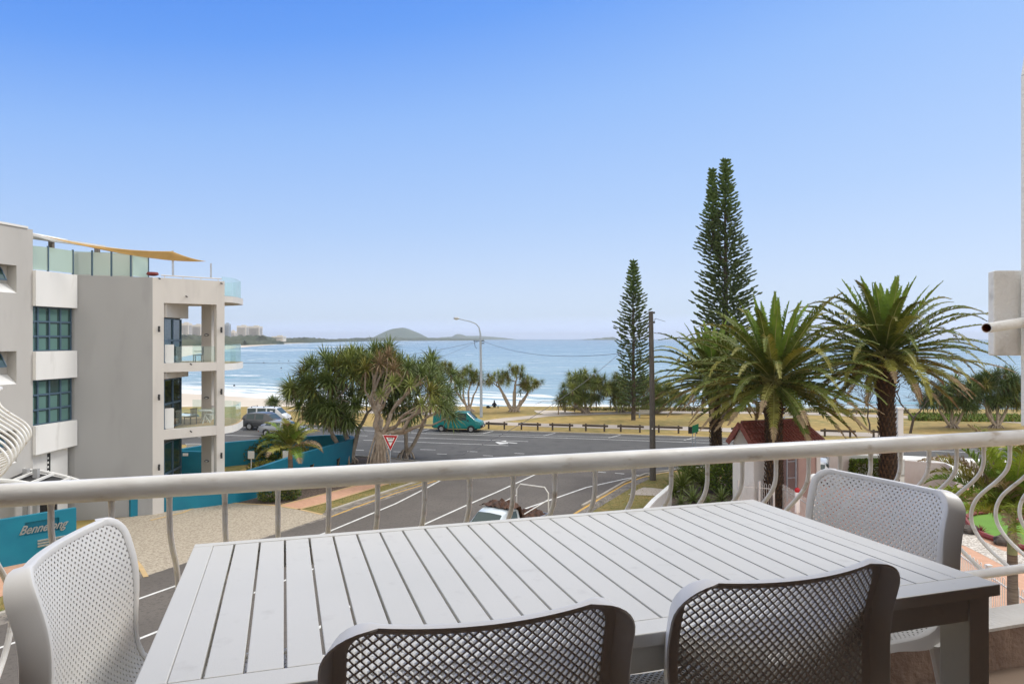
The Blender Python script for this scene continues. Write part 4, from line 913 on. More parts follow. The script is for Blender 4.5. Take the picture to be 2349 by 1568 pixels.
# balcony furniture on the building
def small_chair(x, y, Y, yaw, m, label):
    t = thing('terrace_chair', label, 'chair', (0, 0, 0), 'chairs on the neighbour balconies')
    m1 = MB(); m1.box((0, 0, .43), (.5, .48, .04)); m1.build('seat', M[m], t, bevel=.01)
    m1 = MB(); [m1.box((-.2+.1*i, -.24, .66), (.05, .03, .42)) for i in range(5)]; m1.box((0, -.24, .88), (.5, .03, .05)); m1.build('backrest', M[m], t)
    for a in (-.22, .22):
        for c in (-.21, .21): m1 = MB(); m1.beam(V((a, c, 0)), V((a, c, .43)), .035, .035); m1.build('leg', M[m], t)
        m1 = MB(); m1.beam(V((a*1.12, -.22, .64)), V((a*1.12, .2, .64)), .04, .03); m1.build('armrest', M[m], t)
    t.location = P(x, y, Y); t.rotation_euler.z = yaw; return t
small_chair(391+5, 0, 1, 0, 'render_pale', '')if 0 else None
t = small_chair(398, 968, 40.0, 1.2, 'bark_grey', 'grey slatted chair on the middle balcony near its window'); t.location = V((P(396, 968, 40).x+1.0, 40.0, 4.2))
t = small_chair(480, 968, 41.0, 2.6, 'render_pale', 'pale chair on the middle balcony, farther from the window'); t.location = V((P(480, 968, 41).x, 41.2, 4.2))
t = small_chair(463, 830, 41.0, 2.2, 'dark_metal', 'dark wicker chair behind the glass of the upper balcony'); t.location = V((P(455, 830, 41).x, 41.0, 7.62))
tt = thing('terrace_table', 'round pale table on the middle balcony of the grey building', 'table', (P(470, 968, 40.6).x, 40.6, 4.2)); x_, y_ = tt.location.x, tt.location.y
m1 = MB(); m1.lathe([(0, .70), (.36, .70), (.36, .73), (0, .73)], (x_, y_, 4.2), 20); m1.build('tabletop', M['render_pale'], tt)
for a in (0, 1.57, 3.14, 4.71): m1 = MB(); m1.beam(V((x_+.3*math.cos(a), y_+.3*math.sin(a), 4.2)), V((x_-.15*math.cos(a), y_-.15*math.sin(a), 4.9)), .04, .04); m1.build('leg', M['render_pale'], tt)
# ---- far towers
def tower(x, yt, wpx, Y, m, label, rows, dy=.8):
    p0 = P(x, 776, Y); w_ = wpx/F*Y; H = (776-yt)/F*Y+15; t = thing('tower_block', label, 'building', (p0.x, Y, SEA), 'high-rise blocks along the far beach')
    m1 = MB(); m1.box((p0.x, Y, SEA+H/2+3), (w_, w_*.9, H-6)); m1.box((p0.x+w_*.1, Y, SEA+H+1), (w_*.4, w_*.4, 4)); m1.build('wall', M[m], t)
    k = 0
    for j in range(rows):
        z = SEA+16+j*(H-20)/rows; m1 = MB(); m1.box((p0.x, Y-w_*.455, z), (w_*.9, w_*.02, (H-20)/rows*.42)); m1.build('window_band', M['tower_window'], t)
        m1 = MB(); m1.box((p0.x+w_*.505, Y, z), (w_*.02, w_*.7, (H-20)/rows*.42)); m1.build('window_band', M['tower_window'], t)
        m1 = MB(); m1.box((p0.x, Y-w_*.47, z-(H-20)/rows*.32), (w_*.5, w_*.10, (H-20)/rows*.2)); m1.build('balcony', M[m], t)
tower(426, 741, 21, 2000, 'towers', 'pale high-rise seen through the upper balcony, nearest the window', 12)
tower(454, 745, 21, 2050, 'towers', 'pale high-rise just left of the dark balcony pier', 11)
tower(521, 742.5, 13, 2100, 'tower_grey', 'blue grey high-rise touching the right column of the grey building', 13)
tower(534, 759, 14, 2200, 'towers', 'low pale block between the grey and the broad towers', 5)
tower(557, 747, 21, 2300, 'towers', 'left half of the broad pale high-rise pair above the beach', 10)
tower(586, 748, 25, 2350, 'towers', 'right half of the broad pale high-rise pair above the beach', 10)
tower(412, 768, 22, 1900, 'towers', 'low reddish roofed building below the farthest left high-rise', 3)
tower(640, 771, 26, 2150, 'towers', 'low white beach pavilion at the end of the dark wood', 2)
# ================================================================== PLANTS
def ev(a, b_): return random.uniform(a, b_)
def blade(mb, base, d, L, wd, droop, seg=4, fold=.25, mi=0, tipmi=None):
    """one narrow leaf: ribbon folded along its midrib that droops"""
    d = d.normalized(); side = d.cross(V((0, 0, 1)))
    if side.length < .05: side = V((1, 0, 0))
    side.normalize(); p = V(base); vs = []
    for i in range(seg+1):
        t = i/seg; w_ = wd*(1-t**2.2)*(.7+.3*min(1, t*4)); up = side.cross(d)
        vs += [p-side*w_/2+up*(w_*fold), p.copy(), p+side*w_/2+up*(w_*fold)]
        d = (d-V((0, 0, droop*(.25+t)/seg))).normalized(); p = p+d*(L/seg)
    n0 = len(mb.v); mb.v += vs
    for i in range(seg):
        a = n0+i*3; m_ = tipmi if (tipmi is not None and i >= seg-1) else mi
        mb.f += [(a, a+1, a+4, a+3), (a+1, a+2, a+5, a+4)]; mb.m += [m_, m_]
def frond(mb, base, d, L, lw, droop, n=46, wd=.045, seg=14, mi=0, tip=None, rach=3, vee=.5, r0=.035, llen=None, lift=0, curl=None, plum=0):
    """pinnate palm leaf"""
    d = V(d).normalized(); side = d.cross(V((0, 0, 1)))
    if side.length < .05: side = V((1, 0, 0))
    side.normalize(); p = V(base); pts = [p.copy()]; ds = [d.copy()]
    for i in range(seg):
        t = i/seg; d = (d-V((0, 0, droop*(.12+2.1*t*t)/seg))).normalized()
        if curl: d = (d+curl*(t/seg)).normalized()
        p = p+d*(L/seg); pts.append(p.copy()); ds.append(d.copy())
    mb.tube(pts, [r0*(1-.9*i/seg) for i in range(seg+1)], 4, mi=rach, cap=False)
    for k in range(n):
        t = .12+.88*(k+.5)/n; f = t*seg; i = min(int(f), seg-1); q = pts[i].lerp(pts[i+1], f-i); dd = ds[i].lerp(ds[i+1], f-i)
        sd = side; up = sd.cross(dd).normalized(); ll = (llen or lw)*math.sin(PI*min(1, .18+.82*t)**.8)**.6*ev(.85, 1.1)
        ll = max(ll, lw*.22)
        for s in (-1, 1):
            if plum: up = (side.cross(dd)*math.cos(ev(-plum, plum)*1.6)+side*ev(-plum, plum)).normalized()
            a = (dd*(.62+.35*t)+sd*s*(1-.3*t)+up*vee*ev(.4, 1.4)).normalized()
            m_ = mi if (tip is None or t < .80) else tip
            sdv = dd.cross(a).normalized()*0+dd*wd/2
            m = q+a*ll*.55; e = q+a*ll*.98-V((0, 0, ll*ev(.12, .4)))
            n0 = len(mb.v); mb.v += [q-sdv*.6, q+sdv*.6, m+sdv*.8, m-sdv*.8, e]
            mb.f += [(n0, n0+1, n0+2, n0+3), (n0+3, n0+2, n0+4)]; mb.m += [m_, m_]
LEAFS = lambda *k: [M[x] for x in k]
def canary_palm(base, crown_z, spread, nf, seed, label, tr=.44, top=None, lean=(0, 0)):
    random.seed(seed); t = thing('canary_palm', label, 'palm tree', tuple(base), 'tall date palms in front of the park')
    top_ = V((base.x+lean[0], base.y+lean[1], crown_z)); m1 = MB(); H = crown_z-base.z; path = []; rr = []
    for i in range(40):
        u = i/39; path.append(V(base).lerp(top_, u)+V((.06*math.sin(u*5), 0, 0))); f = tr*(1.12-.2*min(1, u*3))
        if u > .72: f = tr*(.92+.45*math.sin(min(1, (u-.72)/.28)*PI*.62))
        rr.append(f*(1+.035*(i % 2)))
    m1.tube(path, rr, 20); m1.build('trunk', M['bark_palm'], t, smooth=True, sharp=180)
    m1 = MB()                                                     # old leaf bases, overlapping scales
    for i in range(30):
        u = .02+.98*i/29; z = u*H; r_ = rr[min(39, int(u*39))]
        for j in range(15):
            a = 2*PI*(j+.5*(i % 2))/15+.05*i; big = 1.0 if u > .74 else .42
            o = V(base).lerp(top_, u)+V((math.cos(a), math.sin(a), 0))*r_*.96; tn = V((-math.sin(a), math.cos(a), 0)); up = V((math.cos(a)*.55*big, math.sin(a)*.55*big, 1)).normalized()
            wq = r_*.19; hh = H/29*1.05; n0 = len(m1.v)
            out = V((math.cos(a), math.sin(a), 0))*(.07*big+.02)
            m1.v += [o-tn*wq-V((0, 0, .0)), o+tn*wq, o+up*hh+out-tn*wq*.35, o+up*hh+out+tn*wq*.35, o+out*1.4+V((0, 0, hh*.3))]
            m1.f += [(n0, n0+1, n0+4), (n0+1, n0+3, n0+4), (n0, n0+4, n0+2), (n0+4, n0+3, n0+2)]; m1.m += [0]*4
    m1.build('leaf_base', M['boots'], t)
    m1 = MB(); c = top_+V((0, 0, .1))
    for k in range(nf):
        q = (k+.5)/nf; el = R(84-114*q**.9); az = k*2.39996+ev(-.25, .25)
        d = V((math.cos(az)*math.cos(el), math.sin(az)*math.cos(el), math.sin(el)))
        L = spread*(.80+.22*math.sin(PI*min(1, q*1.05)))*ev(.88, 1.06)
        if q < .18: mi, tip, dr = 1, None, ev(.25, .5)
        elif q < .70: mi, tip, dr = 0, 0 if random.random() < .45 else 2, ev(1.0, 2.1)
        else: mi, tip, dr = (2 if random.random() < .6 else 0), 3, ev(.5, .95)
        if .25 < q and random.random() < .12: mi = 4; dr *= 1.5
        if q < .18: L *= .86
        frond(m1, c+V((math.cos(az), math.sin(az), 0))*tr*.35+V((0, 0, .3*(1-q))), d, L, .46*spread/4.6, dr, n=56, wd=.125, mi=mi, tip=tip, rach=5, vee=ev(.25, .7), r0=.04, curl=V((ev(-.25, .25), ev(-.25, .25), 0)))
    m1.build('crown', LEAFS('leaf', 'leaf_bright', 'leaf_olive', 'leaf_dry', 'leaf_yellow', 'rachis'), t)
g1 = P(1775, 1165, 38.2); canary_palm(V((g1.x, 38.2, 0)), zat(884, 38.2), 6.1, 106, 3, 'large date palm standing in front of the red tiled kiosk', .44)
g2 = P(2040, 1100, 40); canary_palm(V((g2.x, 40, 0)), zat(826, 40), 5.9, 104, 5, 'large date palm behind the pale chair, right of the tiled kiosk', .45, lean=(-.25, 0))
g3 = P(1643, 1090, 47); canary_palm(V((g3.x, 47, 0)), zat(880, 47), 5.2, 72, 8, 'smaller date palm between the power pole and the tiled kiosk', .37, lean=(-.1, 0))
# Norfolk pines
def norfolk(base, H, rad, seed, label, z0f, twin=None, n_tier=46, nb_=9, prof=None, br=0.0):
    random.seed(seed); t = thing('norfolk_pine', label, 'pine tree', tuple(base), 'Norfolk pines on the headland')
    tips = [(V(base), H, rad, z0f)]
    if twin: tips.append((V(base)+V((twin[0], 0, 0)), H*twin[1], rad*twin[2], twin[3]))
    lf = MB(); tk = MB(); bk = MB()
    for bi, (b0, h_, rd, z0) in enumerate(tips):
        if bi == 0: tk.tube([b0+V((ev(-.06, .06), 0, h_*i/16)) for i in range(17)], [max(.03, rad*.125*(1-i/16)**.8) for i in range(17)], 10)
        else: tk.tube([V(base)+V((0, 0, h_*.62))]+[b0+V((0, 0, h_*(.70+.3*i/8))) for i in range(9)], [rad*.06*(1-.1*i) for i in range(10)], 8)
        for i in range(n_tier):
            u = z0+(1-z0)*(i/(n_tier-1))**.92
            if bi == 1 and u < .66: continue
            z = h_*u; k = (1-u)/(1-z0); r_ = rd*(min(1, k**.62*1.05) if prof is None else prof(k))*ev(.86, 1.08)+.12
            nb2 = nb_+random.randint(-1, 1); a0 = ev(0, 6.3)
            for j in range(nb2):
                a = a0+2*PI*j/nb2+ev(-.15, .15); rl_ = r_*ev(.72, 1.08)
                if bi == 1 and math.cos(a)*twin[0] < 0: rl_ *= .55
                d = V((math.cos(a), math.sin(a), 0)); p0 = b0+V((0, 0, z)); ln = max(2, int(rl_/.55)); pts = [p0]
                for q in range(1, ln+1):
                    tq = q/ln; pts.append(p0+d*(rl_*tq)+V((0, 0, rl_*(.10*tq+.24*tq*tq*(1 if u < .85 else 1.6)-(.10 if u < .25 else 0)*tq))))
                bk.tube(pts, [.035*(1-.7*q/ln) for q in range(ln+1)], 4, cap=False)
                side = V((-d.y, d.x, 0))
                for q in range(1, int(ln*2.6)+1):
                    tq = q/int(ln*2.6); p = p0+d*(rl_*tq)+V((0, 0, rl_*(.10*tq+.24*tq*tq)))
                    if tq < .30 and u < .8: continue
                    for s in ((0,) if tq > .96 else (-1, 1)):
                        if random.random() < .24+br: continue
                        ww = (1-tq)*.42+.10; c = p+side*s*ww*rl_*ev(.25, .6)*.55+V((0, 0, ev(-.05, .12)))
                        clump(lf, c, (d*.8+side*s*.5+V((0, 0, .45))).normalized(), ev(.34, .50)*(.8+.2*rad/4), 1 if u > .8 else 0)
        if True:
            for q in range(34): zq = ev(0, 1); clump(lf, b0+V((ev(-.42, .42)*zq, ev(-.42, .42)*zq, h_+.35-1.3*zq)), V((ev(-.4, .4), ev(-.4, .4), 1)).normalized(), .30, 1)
    tk.build('trunk', M['bark'], t, smooth=True, sharp=180); bk.build('branches', M['bark'], t); lf.build('crown', LEAFS('pine_leaf', 'pine_leaf_top'), t)
def clump(mb, c, d, L, mi):
    """a stubby tuft of foliage: a ragged spindle"""
    u = d.cross(V((.3, .2, 1))).normalized(); w2 = d.cross(u); r_ = L*.23; n0 = len(mb.v); k = 5; ph = ev(0, 6)
    rings = [(-.5, .35), (-.1, 1.0), (.3, .85)]
    mb.v += [c-d*L*.62]
    for t, s in rings:
        for j in range(k): a = ph+2*PI*j/k; q = s*ev(.65, 1.25); mb.v.append(c+d*L*(t+ev(-.1, .1))+(u*math.cos(a)+w2*math.sin(a))*r_*q)
    mb.v += [c+d*L*.66]; e = n0+1+k*3
    for j in range(k):
        j2 = (j+1) % k; mb.f += [(n0, n0+1+j2, n0+1+j), (n0+1+j, n0+1+j2, n0+1+k+j2, n0+1+k+j), (n0+1+k+j, n0+1+k+j2, n0+1+2*k+j2, n0+1+2*k+j), (n0+1+2*k+j, n0+1+2*k+j2, e)]; mb.m += [mi]*4
q = G(1453, 963); norfolk(q, (963-603)/F*q.y, 2.0, 11, 'slender Norfolk pine standing alone on the lawn left of the power pole', .09, n_tier=44, nb_=7, prof=lambda k: min(1, .12+1.9*k) if k < .42 else 1-.12*(k-.42), br=.06)
q = G(1664, 964); norfolk(q, (964-372)/F*q.y, 3.45, 12, 'tall twin topped Norfolk pine behind the date palms', .22, twin=(-1.35, .965, .80, .22), n_tier=54, nb_=8, prof=lambda k: min(1, .10+1.35*k) if k < .6 else 1-.1*(k-.6), br=.02)
# generic branching skeleton
def grow(mb, root, targets, r0, bend=.25, mi=0, depth=0, up=.0, minr=.015, n=6, pull=.45):
    """route limbs from root to the targets by repeated splitting"""
    k = len(targets)
    if k == 1:
        e = targets[0]; d = e-root; m_ = root.lerp(e, .5)+V((ev(-1, 1), ev(-1, 1), ev(-.6, .2)))*d.length*.12
        mb.tube([root, root.lerp(m_, .55)+V((0, 0, d.length*.03)), m_, e], [r0, r0*.9, r0*.78, r0*.62], n, mi, cap=False); return
    c = sum(targets, V((0, 0, 0)))/k; node = root.lerp(c, pull*ev(.8, 1.2)); node += V((ev(-1, 1), ev(-1, 1), ev(-.5, .5)))*(c-root).length*.10
    mid = root.lerp(node, .5)+V((ev(-1, 1), ev(-1, 1), ev(-.3, .3)))*(node-root).length*bend*.3
    # split by the widest axis through random pair
    a, b_ = max(((p, q) for p in random.sample(targets, min(k, 8)) for q in random.sample(targets, min(k, 8))), key=lambda s: (s[0]-s[1]).length)
    g1_ = [p for p in targets if (p-a).length <= (p-b_).length]; g2_ = [p for p in targets if (p-a).length > (p-b_).length]
    if not g1_ or not g2_: g1_, g2_ = targets[:k//2], targets[k//2:]
    r1 = max(minr, r0*.86); mb.tube([root, mid, node], [r0, (r0+r1)/2, r1], n, mi, cap=False)
    for g in (g1_, g2_):
        grow(mb, node, g, max(minr, r1*(len(g)/k)**.42), bend, mi, depth+1, up, minr, n, pull)
def rosette(mb, c, ax, R_, n=30, mi=0, tipmi=None, droop=1.1, wd=.06, seg=4, skirt=6, drymi=2):
    ax = V(ax).normalized(); u = ax.cross(V((.1, .3, 1)))
    u.normalize(); w2 = ax.cross(u)
    for i in range(n):
        a = i*2.39996; el = R(82-100*((i+.5)/n)); d = (u*math.cos(a)+w2*math.sin(a))*math.cos(el)+ax*math.sin(el)
        blade(mb, c+d*.06, d, R_*ev(.8, 1.12), wd*R_*1.15, droop*ev(.6, 1.3), seg, .3, mi, tipmi)
    for i in range(skirt):
        a = ev(0, 6.3); d = (u*math.cos(a)+w2*math.sin(a))*.8-ax*.5-V((0, 0, .5)); blade(mb, c-ax*.1, d, R_*ev(.6, .95), wd*R_*.9, 1.6, 3, .2, drymi)
def pandanus(name, label, base, heads, r0, trunk_top, props_=8, R_=.8, n=28, seed=1, split=None, leafset=('leaf_pan', 'leaf_pan_pale', 'leaf_dry', 'leaf_olive'), group='pandanus trees', wts=(.8, .93), bark='bark_pan', prop_r=.9, droop=1.15, cat='pandanus tree', trunks=None, pull=.45, fan=0):
    random.seed(seed); t = thing(name, label, cat, tuple(base), group); tk = MB()
    tt = V(trunk_top); 
    if trunks is None:
        tk.tube([V(base)-V((0, 0, .1)), V(base).lerp(tt, .5)+V((ev(-.1, .1), 0, 0)), tt], [r0*1.25, r0*1.05, r0], 10, cap=False)
        if fan:
            hs2 = sorted(heads, key=lambda h: math.atan2(h[0].z-tt.z, h[0].x-tt.x)+ev(-.12, .12)); k_ = len(hs2)
            for i in range(fan):
                g_ = hs2[i*k_//fan:(i+1)*k_//fan]; rr1 = r0*(.30+.035*len(g_)); st_ = tt-V((0, 0, ev(0, .9)))+V((ev(-.1, .1), ev(-.1, .1), 0)); grow(tk, st_, [h[0]-h[1]*.12 for h in g_], rr1, .9, n=7, minr=.04, pull=pull)
        else: grow(tk, tt, [h[0]-h[1]*.12 for h in heads], r0*.66, n=7, minr=.035, pull=pull)
    else:
        groups = [[] for _ in trunks]
        for h in heads:
            i = min(range(len(trunks)), key=lambda i: (trunks[i][0]-h[0]).length); groups[i].append(h)
        for (tp, rr_), gg in zip(trunks, groups):
            b0 = V(base)+V((ev(-.2, .2), ev(-.2, .2), 0)); tk.tube([b0, b0.lerp(tp, .5)-V((0, 0, .1))+V((0, 0, ev(-.1, .1))), tp], [rr_*1.2, rr_*1.05, rr_], 8, cap=False)
            if gg: grow(tk, tp, [h[0]-h[1]*.12 for h in gg], rr_*.8, n=6, minr=.028)
    tk.build('trunk', M[bark], t, smooth=True, sharp=180)
    if props_:
        pr_ = MB(); 
        for i in range(props_):
            a = 2*PI*i/props_+ev(-.2, .2); h = ev(.25, .95); s = V(base).lerp(tt, h)+V((math.cos(a), math.sin(a), 0))*r0*.85; e = V((base.x, base.y, base.z-.05))+V((math.cos(a), math.sin(a), 0))*(r0+prop_r*h*ev(.7, 1.1)); q = s.lerp(e, .5)+V((math.cos(a), math.sin(a), 0))*.12*prop_r
            pr_.tube([s, q, e], [.055*prop_r/.9+.01, .06*prop_r/.9+.01, .07*prop_r/.9+.01], 6, cap=False)
        pr_.build('prop_root', M[bark], t, smooth=True, sharp=180)
    lf = MB()
    for h in heads:
        x = random.random(); mi = 0 if x < wts[0] else (1 if x < wts[1] else 3)
        if len(h) > 3: mi = h[3]
        rosette(lf, h[0], h[1], R_*h[2]*ev(.88, 1.12), n, mi, None, droop, .075, 4, 7, 2)
    lf.build('crown', LEAFS(*leafset), t)
    return t
def dome_heads(c, rx, ry, rz, n, zmin=-.25, jit=.12, inner=.0):
    out = []; i = 0
    while len(out) < n:
        u = ev(zmin, 1); a = i*2.39996+ev(-.3, .3); i += 1; s = math.sqrt(max(0, 1-u*u)); d = V((math.cos(a)*s, math.sin(a)*s, u)); k = ev(1-jit-inner, 1+jit)
        p = V(c)+V((d.x*rx, d.y*ry, d.z*rz))*k; out.append((p, (V((d.x/rx, d.y/ry, d.z/rz)).normalized()+V((0, 0, .55))).normalized(), 1.0))
    return out
# the big pair beside the teal wall: a leafy one behind, an open one in front
random.seed(21)
Yb = 47.5; base = V((P(868, 1062, Yb).x, Yb, 0)); hd = []
spots = [(775, 860), (740, 885), (700, 905), (668, 900), (690, 940), (735, 935), (770, 960), (800, 845), (830, 835), (750, 990), (815, 868), (705, 860), (722, 968)]
def hp(x, y, Y, ax=None, s=1.0, mi=None):
    p = P(x, y, Y); a = V((p.x-P(850, 940, Yb).x, (Y-Yb)*.6, (p.z-zat(960, Yb))*1.0+1.2)).normalized() if ax is None else V(ax).normalized()
    return (p, a, s) if mi is None else (p, a, s, mi)
front = [(899, 879, 44.8, 1, .72), (874, 907, 44.6, 1, .62), (940, 883, 44.8, 1, .75), (965, 927, 44.4, 1, .7), (991, 928, 44.4, 1, .8), (985, 900, 45, 3), (1010, 930, 45, 0), (1000, 905, 46, 0), (1020, 940, 46, 0), (1035, 955, 47, 0), (965, 855, 47, 0), (985, 868, 47, 0), (935, 845, 46.5, 0), (915, 838, 48, 0), (890, 822, 48, 0), (872, 812, 49, 0), (850, 830, 47, 0), (838, 848, 46, 3), (900, 838, 47.5, 3), (868, 832, 47.5, 3), (1005, 880, 48, 0), (1028, 905, 48.5, 0), (893, 800, 48.5, 0), (858, 806, 49, 0), (872, 836, 45.6, 2, .9), (902, 850, 45.4, 2, .8), (890, 818, 46.2, 2, .9), (990, 850, 48.5, 0), (1015, 925, 50, 0)]
heads = [hp(q_[0], q_[1], q_[2], None, (q_[4] if len(q_) > 4 else 1.0), q_[3]) for q_ in front]
pandanus('pandanus_tree', 'big pandanus with bare grey limbs and prop roots behind the give way sign', base, heads, .36, (base.x+.1, Yb, 2.85), 34, 1.12, 40, 22, prop_r=.62, pull=.36, fan=8, droop=.7)
Yc_ = 52; base = V((P(806, 1052, Yc_).x, Yc_, 0)); random.seed(5)
cpt = P(782, 905, Yc_); heads = []
for i in range(112):
    a = ev(0, 2*PI); rr_ = math.sqrt(ev(.08, 1)); x = 797+142*rr_*math.cos(a)-0; y = 890+(60 if math.sin(a) > 0 else 72)*rr_*math.sin(a)+(18 if x > 700 and math.sin(a) > .3 else 0); dep = math.sqrt(max(0, 1-rr_*rr_))*3.2*(-1 if random.random() < .75 else .8)
    if x > 830 and y > 905: continue
    heads.append((P(x, y, Yc_+dep), V(((x-790)/100, dep*.35, (900-y)/90+.5)).normalized(), 1.0))
for _ in range(22): heads.append((P(ev(800, 905), ev(812, 872), ev(49, 51.5)), V((ev(-.3, .5), -.5, .9)).normalized(), 1.0))
for _ in range(22): heads.append((P(ev(735, 850), ev(868, 945), ev(51, 54)), V((ev(-.6, .6), -.5, .6)).normalized(), 1.0))
for x, y in spots[:9]: heads.append((P(x, y-10, 49.5), V(((x-790)/90, -.5, .7)).normalized(), 1.05))
pandanus('pandanus_tree', 'dense dark green pandanus left of the bare limbed one, behind the teal wall', base, heads, .26, (base.x-.2, Yc_, 1.2), 8, 1.15, 42, 23, droop=.62, trunks=[(P(790, 985, Yc_), .16), (P(762, 1000, 51.5), .13), (P(822, 985, 52.5), .15), (P(745, 965, 50), .11)])
Ye = 53.5; base = V((P(985, 1035, Ye).x-1.8, Ye, 0)); random.seed(6); heads = []
for i in range(62):
    a = ev(0, 2*PI); rr_ = math.sqrt(ev(.05, 1)); x = 958+98*rr_*math.cos(a); y = 892+64*rr_*math.sin(a); dep = ev(-1.5, 2)
    heads.append((P(x, y, Ye+dep), V(((x-950)/90, dep*.3-.2, (892-y)/80+.5)).normalized(), 1.0))
pandanus('pandanus_tree', 'dark pandanus canopy filling the right side behind the bare limbed one', base, heads, .22, (base.x, Ye, 1.2), 6, 1.28, 38, 24, trunks=[(P(930, 960, Ye), .14), (P(975, 965, Ye), .13)])
# seaside pandanus
def sea_pan(x, y, Y, spread, label, seed, clusters, R_=.80, leafset=('leaf_olive', 'leaf_pan_pale', 'leaf_dry', 'leaf_pan'), r0=.24, n=34, trunkf=.4, wts=(.5, .85), props_=14, pr=.7, pull=None):
    random.seed(seed); b0 = V((P(x, y, Y).x, Y, 0)); hs_ = []; tr_ = []
    for (cx, cy, rx, ry, k) in clusters:
        c = P(cx, cy, Y+ev(-.6, .6)); rxm, rym = rx/F*Y, ry/F*Y
        for h in dome_heads(c, rxm, rxm*.8, rym, int(k*1.5), -.35, .2, .3): hs_.append(h)
        tr_.append((b0.lerp(c, .62)-V((0, 0, rym*.3)), r0*.62))
    return pandanus('pandanus_tree', label, b0, hs_, r0, b0+V((0, 0, .5)), props_, R_, n, seed, trunks=tr_, leafset=leafset, prop_r=pr, wts=wts)
sea_pan(1078, 933, 88, 60, 'slim open pandanus on the cliff edge left of the street lamp', 31, [(1052, 872, 18, 22, 11), (1072, 862, 20, 17, 10), (1092, 872, 14, 20, 9), (1022, 850, 20, 18, 14)], r0=.20)
sea_pan(1180, 933, 88, 80, 'branching pandanus on the cliff edge right of the street lamp above the sitting person', 32, [(1140, 872, 24, 20, 12), (1180, 862, 26, 19, 14), (1218, 884, 22, 20, 13), (1205, 895, 12, 14, 4)], r0=.34)
sea_pan(1345, 938, 86, 60, 'rounded bushy pandanus left of the slender pine at the cliff fence', 33, [(1338, 880, 36, 30, 26), (1318, 905, 34, 20, 18), (1370, 890, 28, 22, 14), (1312, 922, 26, 10, 12), (1352, 920, 24, 12, 10)], leafset=('leaf_pan', 'leaf_pan_pale', 'leaf_dry', 'leaf_olive'), r0=.22, R_=1.0, n=36)
sea_pan(1425, 938, 87, 60, 'low bushy pandanus directly behind the slender pine', 34, [(1425, 895, 32, 26, 22), (1400, 908, 22, 18, 10), (1432, 922, 26, 10, 12)], leafset=('leaf_pan', 'leaf_pan_pale', 'leaf_dry', 'leaf_olive'), r0=.2, R_=1.0, n=36)
sea_pan(1500, 940, 86, 60, 'bushy pandanus behind the power pole at the cliff fence', 35, [(1480, 895, 30, 26, 22), (1525, 905, 30, 22, 16), (1500, 922, 30, 10, 14), (1560, 918, 16, 12, 6)], leafset=('leaf_pan', 'leaf_pan_pale', 'leaf_dry', 'leaf_olive'), r0=.2, R_=1.0, n=36)
sea_pan(2185, 952, 72, 60, 'dark pandanus right of the bare tree, its leaves overlapping the plate', 36, [(2185, 905, 44, 28, 26), (2150, 925, 26, 18, 14), (2200, 932, 34, 14, 18), (2225, 910, 20, 20, 8)], leafset=('leaf_dark', 'leaf_pan', 'leaf_dry', 'leaf_pan'), r0=.22, R_=1.0, n=36)
sea_pan(2285, 955, 72, 60, 'taller pandanus with bare lower limbs at the right edge', 37, [(2290, 884, 44, 30, 28), (2322, 905, 28, 24, 14), (2252, 876, 22, 16, 9), (2300, 925, 34, 16, 16), (2250, 915, 16, 16, 5)], leafset=('leaf_pan', 'leaf_dark', 'leaf_dry', 'leaf_olive'), r0=.22, R_=1.0, n=36)
sea_pan(626, 950, 84, 20, 'single spiky pandanus top above the parked van', 38, [(626, 925, 9, 8, 7)], leafset=('leaf_pan', 'leaf_dark', 'leaf_dry', 'leaf_pan'), r0=.1, R_=.95, n=26, props_=0)
# bare tree
def bare(x, y, Y, pts, label, seed, r0=.13):
    random.seed(seed); b0 = V((P(x, y, Y).x, Y, -.1)); t = thing('bare_tree', label, 'tree', tuple(b0), 'leafless trees at the cliff fence'); mb = MB()
    tg = [P(a, c, Y+ev(-1.5, 1.5)) for a, c in pts]; grow(mb, b0, tg, r0, .35, minr=.014, n=5, pull=.33)
    tw_ = mb
    for q in tg:
        for _ in range(5):
            e = q+V((ev(-1, 1), ev(-.5, .5), ev(-.1, .9)))*.75; tw_.tube([q, q.lerp(e, .5)+V((ev(-.08, .08), 0, ev(0, .1))), e], [.018, .013, .008], 4, cap=False)
    mb.build('trunk', M['timber_dark'], t, smooth=True, sharp=180)
random.seed(40)
bare(2088, 946, 68, [(2088+ev(-75, 75), 946-ev(25, 118)) for _ in range(64)], 'wide leafless tree behind the right date palm trunk', 41)
bare(1995, 948, 70, [(1995+ev(-50, 30), 946-ev(20, 85)) for _ in range(34)], 'small leafless tree left of the right date palm trunk', 42, .09)
bare(1588, 945, 84, [(1588+ev(-25, 25), 946-ev(8, 40)) for _ in range(14)], 'low scrubby leafless bush at the cliff fence behind the left date palm', 43, .07)
